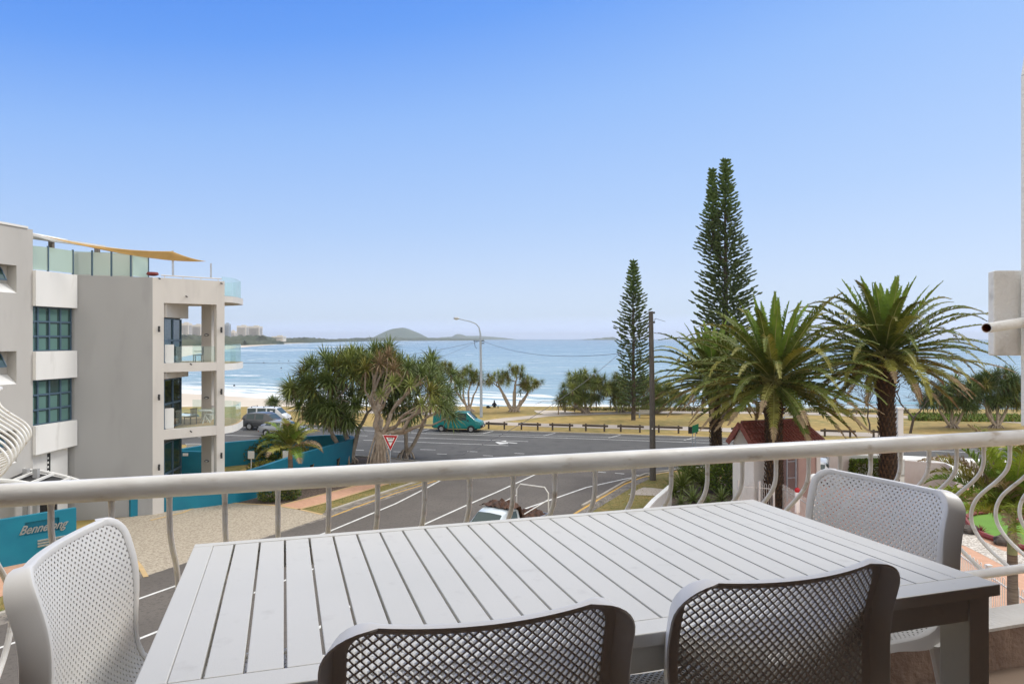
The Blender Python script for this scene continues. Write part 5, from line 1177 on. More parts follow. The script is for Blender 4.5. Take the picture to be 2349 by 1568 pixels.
# leafy shrubs of small faces
def shrub(name, base, rx, ry, rz, n, mats, label, seed, size=.12, cat='shrub', zc=None, group=None, box=False, stems=True, flat=.0):
    random.seed(seed); t = thing(name, label, cat, tuple(base), group); lf = MB(); c = V(base)+V((0, 0, rz if zc is None else zc)); st = MB()
    for i in range(n):
        if box: d = V((ev(-1, 1), ev(-1, 1), ev(-1, 1))); m_ = max(abs(d.x), abs(d.y), abs(d.z)); d = d/m_*ev(.88, 1.02)
        else:
            d = V((random.gauss(0, 1), random.gauss(0, 1), random.gauss(0, 1))).normalized()*(ev(.25, 1)**.4); d *= 1+.22*noise.noise(d*2.2+V((seed, 0, 0)))
        p = c+V((d.x*rx, d.y*ry, d.z*rz)); 
        if p.z < base.z: p.z = base.z+ev(0, .1)
        dn = d.normalized(); a = (dn+V((ev(-1, 1), ev(-1, 1), ev(-.3, 1)))*.8).normalized(); s = a.cross(V((ev(-1, 1), ev(-1, 1), ev(-1, 1)))).normalized(); L = size*ev(.7, 1.4); w_ = L*.36
        n0 = len(lf.v); lf.v += [p, p+a*L*.5+s*w_, p+a*L, p+a*L*.5-s*w_]; lf.f += [(n0, n0+1, n0+2, n0+3)]; lf.m += [random.choices(range(len(mats)), [5, 3, 2, 1][:len(mats)])[0]]
    lf.build('foliage', LEAFS(*mats), t)
    if stems:
        for _ in range(5): st.tube([V(base), V(base)+V((ev(-.4, .4)*rx, ev(-.4, .4)*ry, rz*1.1))], [.03, .012], 5, cap=False)
        st.build('stem', M['bark'], t)
    return t
def GS(x, y): return G(x, y)
shrub('garden_shrub', GS(565, 1068)+V((0, 1, 0)), .85, .7, .75, 900, ('leaf_olive', 'leaf', 'leaf_dark'), 'rounded olive shrub left in the teal walled garden', 51, .15, group='shrubs in the teal walled garden')
shrub('garden_shrub', GS(605, 1066)+V((0, 1.2, 0)), 1.15, .9, 1.0, 1500, ('leaf', 'leaf_dark', 'leaf_bright'), 'tall dark green shrub in the middle of the teal walled garden', 52, .18, group='shrubs in the teal walled garden')
shrub('garden_shrub', GS(600, 1090)+V((0, .5, 0)), 1.1, .7, .42, 1100, ('leaf_olive', 'leaf_yellow', 'leaf', 'leaf_dry'), 'low variegated shrub on the lawn edge in the teal walled garden', 53, .13, group='shrubs in the teal walled garden')
shrub('garden_shrub', GS(683, 1068)+V((0, .2, 0)), 1.2, .8, .62, 1300, ('leaf_olive', 'leaf_yellow', 'leaf', 'leaf_dry'), 'variegated shrub behind the small palm in the teal walled garden', 54, .14, group='shrubs in the teal walled garden')
shrub('garden_shrub', GS(740, 1040), .7, .5, .5, 600, ('leaf_yellow', 'leaf_olive', 'leaf'), 'pale yellow shrub inside the curve of the teal wall', 55, .14, group='shrubs in the teal walled garden')
shrub('garden_shrub', GS(622, 1150), .72, .6, .5, 1500, ('leaf_dark', 'leaf', 'leaf_olive'), 'clipped round green shrub at the head of the brick path', 56, .10, group='shrubs beside the brick path')
shrub('garden_shrub', GS(664, 1146), .62, .5, .42, 1100, ('leaf_dark', 'leaf', 'leaf_olive'), 'smaller green shrub right of the round one on the mulch', 57, .10, group='shrubs beside the brick path')
shrub('hedge', GS(1992, 1112), 1.05, .6, .75, 6500, ('leaf_bright', 'leaf', 'leaf_dark'), 'boxy clipped hedge left of the right date palm trunk', 58, .15, cat='hedge', box=True)
# ground cover on the right cliff edge
random.seed(60); gc_ = MB()
for i in range(5200):
    x = ev(2085, 2500); y = ev(951, 965)+(x-2085)*.012; p = G(x, y); h = ev(.15, .5)
    a = ev(0, 6.3); d = V((math.cos(a)*.6, math.sin(a)*.6, 1)).normalized(); s = V((-math.sin(a), math.cos(a), 0))*.09
    n0 = len(gc_.v); gc_.v += [p-s, p+s, p+d*h+s*.5, p+d*h-s*.5]; gc_.f += [(n0, n0+1, n0+2, n0+3)]; gc_.m += [random.choice((0, 0, 1, 2))]
gc_.build('ground_cover', LEAFS('leaf_bright', 'leaf', 'leaf_olive'), kind='stuff')
random.seed(61); gc_ = MB()
for i in range(6000):
    x = ev(1290, 2085); y = 938.5+(x-1290)*.0085+ev(-3, 2.5)
    if x > 1290 and random.random() < .35: continue
    p = G(x, y); h = ev(.12, .45)*(1.5 if noise.noise(V((x*.02, 0, 0))) > .1 else .7)
    a = ev(0, 6.3); d = V((math.cos(a)*.7, math.sin(a)*.7, 1)).normalized(); s = V((-math.sin(a), math.cos(a), 0))*.07
    n0 = len(gc_.v); gc_.v += [p-s, p+s, p+d*h+s*.5, p+d*h-s*.5]; gc_.f += [(n0, n0+1, n0+2, n0+3)]; gc_.m += [random.choice((0, 0, 1, 2))]
gc_.build('cliff_scrub', LEAFS('leaf_olive', 'leaf', 'leaf_dry'), kind='stuff')
# grass blades on near verges
random.seed(62); gr = MB()
for (poly, n_) in (([(700, 1166), (985, 1086), (995, 1092), (750, 1174)], 5000), ([(1350, 1165), (1432, 1118), (1540, 1090), (1600, 1090), (1560, 1115), (1490, 1175)], 5000), ([(0, 1375), (300, 1270), (318, 1305), (0, 1405)], 4000)):
    xs = [p[0] for p in poly]; ys = [p[1] for p in poly]; k = 0
    while k < n_:
        x = ev(min(xs), max(xs)); y = ev(min(ys), max(ys)); ins = False; j = len(poly)-1
        for i in range(len(poly)):
            if (poly[i][1] > y) != (poly[j][1] > y) and x < (poly[j][0]-poly[i][0])*(y-poly[i][1])/(poly[j][1]-poly[i][1])+poly[i][0]: ins = not ins
            j = i
        k += 1
        if not ins: continue
        p = G(x, y); a = ev(0, 6.3); h = ev(.03, .09); s = V((-math.sin(a), math.cos(a), 0))*.012; d = V((math.cos(a)*.5, math.sin(a)*.5, 1))*h
        n0 = len(gr.v); gr.v += [p-s, p+s, p+d]; gr.f += [(n0, n0+1, n0+2)]; gr.m += [random.choice((0, 1, 1, 2))]
gr.build('grass', LEAFS('leaf_olive', 'verge_grass', 'dry_grass'), kind='stuff')
# agave-like clumps and dark bushes on the right
def spiky(x, y, R_, n, label, seed, mi=0, z=0, name='spiky_plant', ls=('leaf', 'leaf_olive', 'leaf_dry'), droop=.5, wd=.1):
    random.seed(seed); b0 = G(x, y); t = thing(name, label, 'plant', tuple(b0), 'plants in the bed below the left date palm'); lf = MB()
    rosette(lf, b0+V((0, 0, .1+z)), (0, 0, 1), R_, n, mi, None, droop, wd, 4, 0); lf.build('leaves', LEAFS(*ls), t)
    if z: s_t = MB(); s_t.tube([b0, b0+V((0, 0, .12+z))], .05, 6); s_t.build('stem', M['bark'], t)
for i, (x, y, R_, z, lb) in enumerate(((1590, 1152, .85, 0, 'pale green rosette plant at the bed edge, left of two'), (1655, 1150, .8, 0, 'pale green rosette plant nearer the date palm trunk'), (1562, 1160, .55, 0, 'small rosette plant at the left end of the bed'), (1625, 1158, .5, 0, 'small rosette plant between the two big rosettes'))):
    spiky(x, y, R_, 40, lb, 70+i, 0, z, ls=('leaf_pan', 'leaf_olive', 'leaf_dry'))
for i, (x, y, R_, z, lb) in enumerate(((1565, 1133, 1.3, .3, 'tall dark strappy clump at the left of the bed'), (1590, 1118, 1.3, .4, 'tall dark strappy clump behind the left rosette'), (1545, 1138, 1.0, .1, 'dark strappy clump at the outer corner of the bed'), (1612, 1126, 1.2, .3, 'dark strappy clump in the centre of the bed'))):
    spiky(x, y, R_, 60, lb, 80+i, 0, z, ls=('leaf', 'leaf_olive', 'leaf_dry'), droop=.8, wd=.06)
shrub('garden_shrub', G(1600, 1098), 1.2, .9, .85, 1500, ('leaf_bright', 'leaf', 'leaf_dark'), 'bright green shrub below the rail beside the left date palm trunk', 90, .16, group='shrubs in the bed below the left date palm')
shrub('garden_shrub', G(1668, 1132), 1.3, 1.0, .95, 2600, ('leaf', 'leaf_bright', 'leaf_dark'), 'large dark shrub in front of the left date palm trunk', 91, .15, group='shrubs in the bed below the left date palm')
shrub('garden_shrub', G(1690, 1120), .8, .8, .8, 1100, ('leaf_dark', 'leaf', 'leaf_olive'), 'dark shrub touching the looped white fence', 92, .14, group='shrubs in the bed below the left date palm')
# small garden palm in front of the teal wall
def feather_palm(name, base, top, nf, L, lw, label, seed, tr=.1, mats=('leaf', 'leaf_bright', 'leaf_olive', 'leaf_dry', 'leaf_yellow', 'rachis'), up0=75, dn=-15, droop=1.4, n=40, wd=.03, shaft=None, wt=(4, 2, 2, 1, 1), group=None, plum=0):
    random.seed(seed); t = thing(name, label, 'palm tree', tuple(base), group); top = V(top); m1 = MB(); N = 14
    m1.tube([V(base).lerp(top, i/N) for i in range(N+1)], [tr*(1.25-.35*i/N+.05*(i % 2)) for i in range(N+1)], 12); m1.build('trunk', M['bark_grey'], t, smooth=True, sharp=180)
    if shaft: m1 = MB(); m1.tube([top-V((0, 0, .05)), top+V((0, 0, shaft*.5)), top+V((0, 0, shaft))], [tr*.95, tr*.85, tr*.45], 12); m1.build('crownshaft', M[shaft_m], t, smooth=True)
    c = top+V((0, 0, shaft or 0)); m1 = MB()
    for k in range(nf):
        q = (k+.5)/nf; el = R(up0-(up0-dn)*q); az = k*2.39996+ev(-.3, .3); d = V((math.cos(az)*math.cos(el), math.sin(az)*math.cos(el), math.sin(el)))
        frond(m1, c, d, L*ev(.85, 1.1), lw, droop*ev(.8, 1.2), n=n, wd=wd, mi=random.choices(range(5), wt)[0], tip=random.choice((None, 3, 2)), rach=5, vee=.35 if not plum else .8, r0=.02, plum=plum)
    m1.build('crown', LEAFS(*mats), t); return t
shaft_m = 'rust_shaft'; M['rust_shaft'] = mat('rust_shaft', (.35, .16, .07), (.24, .13, .07), 5, .7)
b0 = G(668, 1140); feather_palm('garden_palm', b0, (b0.x-.05, b0.y, zat(1050, b0.y)), 19, 2.0, .72, 'small palm with orange brown crown base standing in front of the curved teal wall', 101, .14, up0=80, dn=-5, droop=1.5, n=40, wd=.07, shaft=.6, wt=(3, 3, 3, 1, 1))
shaft_m = 'shaft_green'; M['shaft_green'] = mat('shaft_green', (.25, .26, .13), (.19, .21, .1), 4, .5)
Yq = 15.5; x_ = (2322-1174.5)/F*Yq; b0 = V((x_+.05, Yq, 0)); feather_palm('golden_palm', b0, (x_, Yq, zat(1265, Yq)), 44, 2.05, .46, 'lush yellow green palm with a ringed trunk at the right edge', 102, .105, up0=78, dn=5, droop=1.6, n=70, wd=.045, plum=.9, shaft=.80, wt=(3, 5, 1.2, .5, 3), mats=('leaf_bright', 'leaf_golden', 'leaf_olive', 'leaf_dry', 'leaf_golden', 'rachis'))
# ================================================================== VEHICLES
def paint(n, c, rough=.28, metal=0): 
    m = mat('paint_'+n, c, tuple(v*.92 for v in c), 2, rough, metal=metal, spec=.6); m.node_tree.nodes['Principled BSDF'].inputs['Coat Weight'].default_value = .5; return m
PT = {'teal': paint('teal', (.0, .19, .18)), 'grey': paint('grey', (.05, .052, .056), .3, 0), 'silver': paint('silver', (.30, .32, .35), .3, .3), 'white': paint('white', (.72, .73, .73)), 'pale': paint('pale', (.62, .70, .76))}
def vehicle(name, label, cat, loc, yaw, L, W, st, pm, wb, wr=.33, glass=(), wind=(), roofrack=False, bumper='black', lights=True, group=None, pill=.07):
    """st: stations (x, zbot, zbelt, zroof, half width belt, half width roof); glass: indices of side window spans; wind: spans whose top face is glass. front = +x"""
    t = thing(name, label, cat, (0, 0, 0), group); body = MB(); k = 7; vs = []
    def sec(s):
        x, zb, zl, zr, wl, wr_ = s; return [(wl*.90, zb), (wl*.985, zb+.12), (wl, (zb+zl)/2+.05), (wl*.965, zl), (wr_+.0, zr-.06), (wr_-.07, zr-.012), (0, zr+.012)]
    for s in st:
        h = sec(s); vs += [V((s[0], -y, z)) for y, z in h]+[V((s[0], y, z)) for y, z in h[-2::-1]]
    k = 13; fs = []
    for i in range(len(st)-1):
        for j in range(k-1): fs.append((i*k+j, i*k+j+1, (i+1)*k+j+1, (i+1)*k+j))
        fs.append((i*k+12, i*k, (i+1)*k, (i+1)*k+12))
    fs += [tuple(range(k))[::-1], tuple((len(st)-1)*k+j for j in range(k))]
    body.add(vs, [f[::-1] for f in fs]); body.build('body', pm, t, smooth=True, sharp=28)
    def up(v, o): return v+o
    for i in glass:
        for sgn in (-1, 1):
            idx = (3, 4) if sgn < 0 else (9, 8); a, b_ = vs[i*k+idx[0]], vs[i*k+idx[1]]; c, d = vs[(i+1)*k+idx[1]], vs[(i+1)*k+idx[0]]
            g = MB(); o = V((0, sgn*.008, .002)); ctr = (a+b_+c+d)/4
            def sh(v, f=.06): 
                e = (ctr-v); return v+V((math.copysign(min(pill*.5, abs(e.x)*.4), e.x), e.y*.10, math.copysign(min(.05, abs(e.z)*.3), e.z)))+o
            g.quad(sh(a), sh(b_), sh(c), sh(d)); g.build('side_window', M['car_glass'], t)
    for i in wind:
        a, b_ = i, i+1; ra = [vs[a*k+j] for j in (4, 5, 6, 7, 8)]; rb = [vs[b_*k+j] for j in (4, 5, 6, 7, 8)]; nn = (ra[4]-ra[0]).cross(rb[4]-ra[0]).normalized()
        if nn.z < 0: nn = -nn
        g = MB(); r1 = [p.lerp(q, .08)+nn*.012 for p, q in zip(ra, rb)]; r2 = [p.lerp(q, .90)+nn*.012 for p, q in zip(ra, rb)]; r1[0] = r1[0].lerp(r1[1], .5); r1[4] = r1[4].lerp(r1[3], .5); r2[0] = r2[0].lerp(r2[1], .5); r2[4] = r2[4].lerp(r2[3], .5)
        for j in range(4): g.quad(r1[j], r1[j+1], r2[j+1], r2[j])
        g.build('windscreen' if st[b_][0] > 0 else 'rear_window', M['car_glass'], t)
    xf, xr = st[-1][0], st[0][0]
    for x in wb:
        for s in (-1, 1):
            wh = MB(); y = s*(W/2-.12); wh.tube([V((x, y-.11, wr)), V((x, y+.11, wr))], wr, 20); tyre = wh.build('wheel', M['rubber'], t, bevel=.02)
            rm = MB(); yy = y+s*.112; rm.tube([V((x, yy-s*.02, wr)), V((x, yy+s*.008, wr))], wr*.62, 14); rm.build('rim', M['alu'], tyre)
            rm = MB()
            for q in range(5): a = q*2*PI/5; rm.beam(V((x+.08*math.cos(a), yy+s*.012, wr+.08*math.sin(a))), V((x+wr*.58*math.cos(a), yy+s*.012, wr+wr*.58*math.sin(a))), .03, .06, up=V((0, 1, 0)))
            rm.build('spoke', M['steel'], tyre)
            ar = MB(); ar.tube([V((x+math.cos(a)*(wr+.06), y+s*.105, wr+math.sin(a)*(wr+.06))) for a in [PI*q/10 for q in range(11)]], .03, 5); ar.build('wheel_arch', M['black'], t)
    for x, nm in ((xf, 'bumper'), (xr, 'bumper')):
        q = MB(); q.box((x+(.03 if x > 0 else -.03), 0, st[0][1]+.17), (.16, W*.93, .24)); q.build(nm, M[bumper] if bumper in M else pm, t, bevel=.04)
    zl = st[-1][2]
    for s in (-1, 1):
        q = MB(); q.box((xf+.01, s*W*.36, zl-.16), (.07, W*.19, .15)); q.build('headlight', M['lamp_glass'], t, bevel=.02)
        q = MB(); q.box((xr-.01, s*W*.41, zl-.08), (.06, W*.10, .26)); q.build('tail_light', M['red_lamp'], t, bevel=.01)
        q = MB(); mx = next((st[i][0] for i in wind[::-1]), .6)+.15; q.box((mx, s*(W/2+.08), st[2][2]+.06), (.12, .2, .14)); q.build('mirror', M['black'], t, bevel=.03)
        q = MB(); q.box((.05, s*(W/2-.005), st[2][2]-.12), (.16, .03, .03)); q.build('door_handle', M['black'], t)
    q = MB(); q.box((xf+.03, 0, zl-.18), (.05, W*.42, .13)); [q.box((xf+.06, 0, zl-.22+.04*i), (.02, W*.4, .012)) for i in range(3)]; q.build('grille', M['black'], t)
    q = MB(); q.box((xf+.115, 0, st[0][1]+.2), (.015, .38, .11)); q.build('number_plate', M['sign_white'], t)
    if roofrack:
        for x in roofrack: q = MB(); zr = max(s[3] for s in st); q.beam(V((x, -W*.42, zr+.10)), V((x, W*.42, zr+.10)), .05, .03); [q.box((x, s*W*.42, zr+.05), (.08, .06, .13)) for s in (-1, 1)]; q.build('roof_bar', M['black'], t)
    t.location = loc; t.rotation_euler.z = yaw; return t
VAN = [(-2.35, .38, 1.08, 1.60, .86, .74), (-2.28, .34, 1.10, 1.90, .90, .76), (-1.2, .32, 1.10, 1.93, .92, .79), (-1.1, .32, 1.10, 1.93, .92, .79), (.0, .32, 1.10, 1.93, .92, .79), (.1, .32, 1.10, 1.93, .92, .79), (1.0, .32, 1.10, 1.91, .92, .78), (1.80, .32, 1.10, 1.18, .91, .80), (2.28, .34, .98, 1.02, .86, .72), (2.38, .40, .72, .76, .80, .66)]
q = G(1058, 990); vehicle('parked_van', 'teal panel van parked at the far kerb below the street lamp', 'van', (q.x-.3, q.y+.6, 0), -.16, 4.8, 1.84, VAN, PT['teal'], (-1.5, 1.42), .31, glass=(5,), wind=(6,))
HI = [(-2.35, .38, 1.10, 1.70, .86, .76), (-2.3, .34, 1.12, 1.98, .88, .78), (-1.2, .32, 1.12, 2.0, .9, .8), (-1.1, .32, 1.12, 2.0, .9, .8), (.0, .32, 1.12, 2.0, .9, .8), (.1, .32, 1.12, 2.0, .9, .8), (1.15, .32, 1.12, 1.95, .9, .78), (1.95, .32, 1.10, 1.18, .88, .76), (2.3, .34, .95, .99, .84, .7), (2.4, .4, .7, .74, .8, .66)]
q = G(607, 972); vehicle('parked_van', 'white van with three black roof bars parked behind the dark grey car', 'van', (q.x+.2, q.y+.8, 0), -.10, 4.7, 1.8, HI, PT['white'], (-1.5, 1.5), .32, glass=(1, 3, 5), wind=(6,), roofrack=(-1.8, -.3, 1.0)).scale = (.90, .90, .86)
SUV = [(-2.3, .42, .98, 1.04, .86, .74), (-2.2, .34, 1.02, 1.35, .92, .74), (-1.75, .32, 1.04, 1.62, .94, .72), (-.85, .30, 1.03, 1.70, .95, .74), (-.75, .30, 1.03, 1.70, .95, .74), (.15, .30, 1.02, 1.68, .95, .73), (.25, .30, 1.02, 1.66, .95, .73), (.55, .30, 1.01, 1.55, .95, .72), (1.15, .32, 1.0, 1.10, .93, .76), (2.05, .34, .90, .96, .88, .72), (2.3, .42, .72, .78, .78, .62)]
q = G(603, 986); vehicle('parked_car', 'dark grey estate car parked left of the silver car', 'car', (q.x+.2, q.y+.6, 0), -.22, 4.6, 1.9, SUV, PT['grey'], (-1.38, 1.42), .36, glass=(2, 4), wind=(7, 1), bumper='grey')
SED = [(-2.2, .42, .92, .96, .84, .72), (-2.1, .32, .95, 1.02, .88, .70), (-1.5, .30, .96, 1.30, .90, .66), (-.85, .28, .95, 1.43, .91, .66), (-.75, .28, .95, 1.44, .91, .66), (.1, .28, .94, 1.44, .91, .66), (.2, .28, .94, 1.42, .91, .66), (.5, .28, .93, 1.33, .91, .66), (1.15, .30, .90, .98, .9, .72), (2.0, .32, .78, .84, .85, .68), (2.2, .40, .64, .68, .74, .58)]
q = G(650, 1000); vehicle('parked_car', 'silver car parked behind the small palm fronds', 'car', (q.x, q.y+.3, 0), -.30, 4.4, 1.82, SED, PT['silver'], (-1.35, 1.35), .31, glass=(2, 4), wind=(7, 1), bumper='grey')
q = G(425, 1000); vehicle('parked_van', 'white van glimpsed through the openings of the grey building', 'van', (q.x-.6, q.y+.5, 0), -.05, 4.7, 1.8, HI, PT['white'], (-1.5, 1.5), .36, glass=(5,), wind=(6,))
# ute on the side road
UT = [(-.95, .45, 1.05, 1.10, .80, .66), (-.85, .38, 1.08, 1.72, .84, .64), (-.70, .38, 1.08, 1.80, .85, .66), (-.1, .36, 1.07, 1.82, .86, .66), (.0, .36, 1.07, 1.80, .86, .66), (.25, .36, 1.06, 1.74, .86, .64), (1.05, .38, 1.04, 1.14, .85, .70), (2.0, .42, .95, 1.02, .82, .68), (2.25, .5, .78, .84, .74, .58)]
Yu = 30.2; ux = -.95; yawu = math.atan2(-.83, -.56)
ut = vehicle('utility_truck', 'pale blue ute with brown tarpaulin and white rack passing on the side road', 'ute', (0, 0, 0), 0, 4.8, 1.75, UT, PT['pale'], (-2.05, 1.45), .34, glass=(2,), wind=(5,))
m1 = MB(); m1.box((-1.95, 0, .80), (2.2, 1.75, .08)); [m1.box((-1.95, s*.86, .98), (2.2, .04, .30)) for s in (-1, 1)]; m1.box((-3.03, 0, .98), (.04, 1.72, .3)); m1.build('tray', M['alu'], ut)
m1 = MB(); hh = 2.28
for x in (-3.0,): m1.tube([V((x, -.86, .9)), V((x, -.86, hh-.25)), V((x, -.66, hh)), V((x, .66, hh)), V((x, .86, hh-.25)), V((x, .86, .9))], .030, 8)
m1.tube([V((-3.0, .86, 1.75)), V((-1.0, .86, 1.5))], .025, 6); m1.tube([V((-3.0, -.86, 1.75)), V((-1.0, -.86, 1.5))], .025, 6)
m1.build('ladder_rack', M['white_paint'], ut, smooth=True)
random.seed(33); m1 = MB(); nx, ny = 26, 16; vs = []
for i in range(nx+1):
    for j in range(ny+1):
        x = -2.95+2.9*i/nx; y = -.82+1.64*j/ny; e = min(1, (1-abs(y)/.85)*4); fz = 1.12 if x < -1.2 else (1.12+(1.86-1.12)*min(1, (x+1.2)/.35)); 
        if x > -.85: fz = 1.86
        z = fz+.20*abs(noise.noise(V((x*2.3, y*2.8, 1))))*2*e+.13*noise.noise(V((x*6, y*7, 3)))*e+.02; z -= .25*(1-e)*(1 if x < -.9 else .12); vs.append(V((x+.06*noise.noise(V((y*4, 0, 0))), y, z)))
m1.add(vs, [(i*(ny+1)+j, (i+1)*(ny+1)+j, (i+1)*(ny+1)+j+1, i*(ny+1)+j+1) for i in range(nx) for j in range(ny)])
tp = m1.build('tarpaulin', M['tarp'], ut); md = tp.modifiers.new('s', 'SOLIDIFY'); md.thickness = .015
ut.location = (ux+.2, Yu, 0); ut.rotation_euler.z = yawu
# cars in the right hand car park, only roofs and backs show
q = P(1895, 1110, 44)
vehicle('parked_car', 'white car between the kiosk and the white boundary wall', 'car', (q.x, 45.5, 0), 1.1, 4.4, 1.82, SED, PT['white'], (-1.35, 1.35), .31, glass=(2, 4), wind=(7, 1), bumper='grey')
# ================================================================== STREET FURNITURE
# give way sign
q = G(895, 1112); t = thing('give_way_sign', 'red and white triangular give way sign on a grey post', 'road sign', tuple(q)); Yg = q.y
m1 = MB(); m1.tube([q, V((q.x, q.y, zat(994, Yg)))], .03, 8); m1.build('post', M['galv'], t, smooth=True)
def tri(x0, x1, y0, y1, dy, rad=.0): a = P(x0, y0, Yg-dy); c = P(x1, y0+1.2, Yg-dy); e = P((x0+x1)/2, y1, Yg-dy); return a, c, e
def triprism(pts, th, m, name, par):
    a, c, e = pts; m1 = MB(); o = V((0, th, 0)); m1.add([a, c, e, a+o, c+o, e+o], [(0, 2, 1), (3, 4, 5), (0, 1, 4, 3), (1, 2, 5, 4), (2, 0, 3, 5)]); return m1.build(name, M[m], par, bevel=.004)
sf = triprism(tri(877, 914, 996.5, 1034.5, .05), .02, 'sign_white', 'face', t)
a, c, e = tri(879, 912, 997.6, 1032.5, .056); ce = (a+c+e)/3; m1 = MB(); ii = [v.lerp(ce, .40) for v in (a, c, e)]; m1.add([a, c, e]+ii, [(0, 3, 4, 1), (1, 4, 5, 2), (2, 5, 3, 0)]); m1.build('red_border', M['sign_red'], t)
Ms = Matrix(((1, 0, 0, 0), (0, 0, -1, 0), (0, 1, 0, 0), (0, 0, 0, 1)))
p = P(895.8, 1005.6, Yg-.06); text_mesh('lettering', 'GIVE', .155, M['black'], t, Matrix.Translation(p)@Ms, ext=.001, bold=.003)
p = P(895.8, 1012.3, Yg-.06); text_mesh('lettering', 'WAY', .125, M['black'], t, Matrix.Translation(p)@Ms, ext=.001, bold=.003)
# street lamp
q = G(1104, 957); Yl = q.y; t = thing('street_lamp', 'tall curved street lamp on the lawn behind the teal van', 'street lamp', tuple(q))
pts = [q, P(1103.5, 860, Yl), P(1102.5, 790, Yl), P(1102, 765, Yl), P(1099, 751, Yl), P(1092, 742.5, Yl), P(1080, 737.5, Yl), P(1065, 734, Yl), P(1052, 731, Yl)]
m1 = MB(); m1.tube(pts, [.165, .15, .13, .10, .08, .07, .06, .05, .04], 10); m1.build('pole', M['galv'], t, smooth=True)
m1 = MB(); p = P(1047, 729.5, Yl); m1.ball(p, .36, 14, 8, (1, .55, .42)); m1.build('lamp_head', M['steel'], t, smooth=True)
m1 = MB(); m1.ball(p-V((.0, 0, .10)), .24, 12, 8, (1, .6, .45)); m1.build('lamp_lens', M['lamp_glass'], t, smooth=True)
m1 = MB(); 
for yy in (782, 787): pq = P(1106, yy, Yl); m1.box(pq, (.5, .1, .1))
pq = P(1094, 785, Yl); m1.beam(pq+V((.5, 0, .1)), pq+V((-.4, 0, .2)), .06, .06); m1.tube([pq+V((-.3, 0, .2)), pq+V((-.2, 0, -.5)), pq+V((0, 0, -.7))], .03, 5); m1.build('bracket', M['dark_metal'], t)
# timber power pole
q = G(1497.5, 1101); Yp = q.y; t = thing('power_pole', 'weathered timber power pole on the grass corner', 'utility pole', tuple(q))
m1 = MB(); m1.tube([V((q.x, Yp, -.1)), P(1496, 900, Yp), P(1493, 714, Yp)], [.205, .17, .145], 14); m1.build('pole', M['timber_pole'], t, smooth=True)
for yy in (717, 739): m1 = MB(); pq = P(1500, yy, Yp); m1.box(pq, (.12, .12, .12)); m1.build('insulator', M['dark_metal'], t)
m1 = MB(); pq = P(1499, 733, Yp); m1.tube([pq, pq+V((.15, 0, .07)), pq+V((.75, 0, -.12))], .012, 5); m1.tube([pq-V((0, 0, .15)), pq+V((.15, 0, .07))], .012, 5); m1.build('stay', M['dark_metal'], t)
m1 = MB(); pq = P(1496.5, 983, Yp-.2); m1.ball(pq, .05, 8, 6, (1, .3, 1)); m1.build('tag', M['sign_white'], t)
def wire(label, a, b_, sag, r=.017):
    pts = []
    for i in range(33): u = i/32; p = a.lerp(b_, u); p.z -= 4*sag*u*(1-u); pts.append(p)
    m1 = MB(); m1.tube(pts, r*.75, 5); m1.build('overhead_wire', M['wire'], org=tuple(a), label=label, cat='wire', group='overhead wires')
wire('overhead wire sagging from the street lamp pole to the timber power pole', P(1108, 782, Yl), P(1497, 800, Yp), 1.0, .022)
wire('steep service wire running from the power pole down across the road to the left', P(1496, 737, Yp), P(930, 1100, 24), .9, .016)
wire('overhead wire leaving the street lamp to the left, upper of two', P(1096, 783, Yl), P(470, 828, 60), 1.0, .022)
wire('overhead wire leaving the street lamp to the left, lower and steeper of two', P(1094, 784, Yl), P(820, 880, 62), .3, .018)
# bollard rails along the far verge
def brail(x0, x1, yb, label):
    a, c = G(x0, yb-.2), G(x1, yb+(x1-x0)*.031); t = thing('barrier_rail', label, 'barrier', tuple((a+c)/2), 'low timber barrier rails along the far kerb'); d = (c-a).normalized()
    m1 = MB(); m1.beam(a+V((0, 0, .56)), c+V((0, 0, .56)), .12, .20); m1.build('rail', M['timber_dark'], t, bevel=.015)
    for f in (.14, .86): p = a.lerp(c, f)+V((0, .11, 0)); m1 = MB(); m1.box((p.x, p.y, .36), (.16, .12, .76)); m1.build('post', M['timber_dark'], t, bevel=.015)
names = ['timber barrier rail beginning at the nose of the teal van', 'second timber barrier rail right of the teal van', 'third timber barrier rail right of the teal van', 'fourth timber barrier rail right of the teal van', 'timber barrier rail just left of the power pole', 'timber barrier rail just right of the power pole', 'timber barrier rail behind the green sign board', 'timber barrier rail left of the tiled kiosk roof', 'timber barrier rail just right of the tiled kiosk roof', 'timber barrier rail beside the right date palm trunk']
for (x0, x1), nm in zip([(1114, 1164), (1189, 1241), (1260, 1315), (1336, 1395), (1416, 1477), (1503, 1566), (1590, 1652), (1677, 1742), (1882, 1963), (1996, 2064)], names): brail(x0, x1, 983.5+.0225*(x0-1112), nm)
# cliff fence
def fence(pts, label, hh=1.1, step=2.6, rail_r=.045, wires=3, m='timber_post', rm='timber_dark'):
    p = [G(*q) for q in pts]; t = thing('cliff_fence', label, 'fence', tuple(p[0]))
    for i in range(len(p)-1):
        a, c = p[i], p[i+1]; n_ = max(1, round((c-a).length/step)); m1 = MB(); m1.beam(a+V((0, 0, hh)), c+V((0, 0, hh)), rail_r*2, rail_r*1.6); m1.build('rail', M[rm], t)
        m1 = MB(); [m1.tube([a+V((0, 0, hh*f)), c+V((0, 0, hh*f))], .007, 4) for f in ([.3, .5, .75][:wires])]; m1.build('wire', M['steel'], t)
        for k in range(n_+(i == len(p)-2)): q = a.lerp(c, k/n_); m1 = MB(); m1.box((q.x, q.y, hh/2), (.12, .12, hh+.03)); m1.build('post', M[m], t)
fence([(1292, 937.5), (1400, 939), (1571, 942), (1700, 943)], 'timber post and rail cliff fence behind the slender pine', 1.25, 4.2)
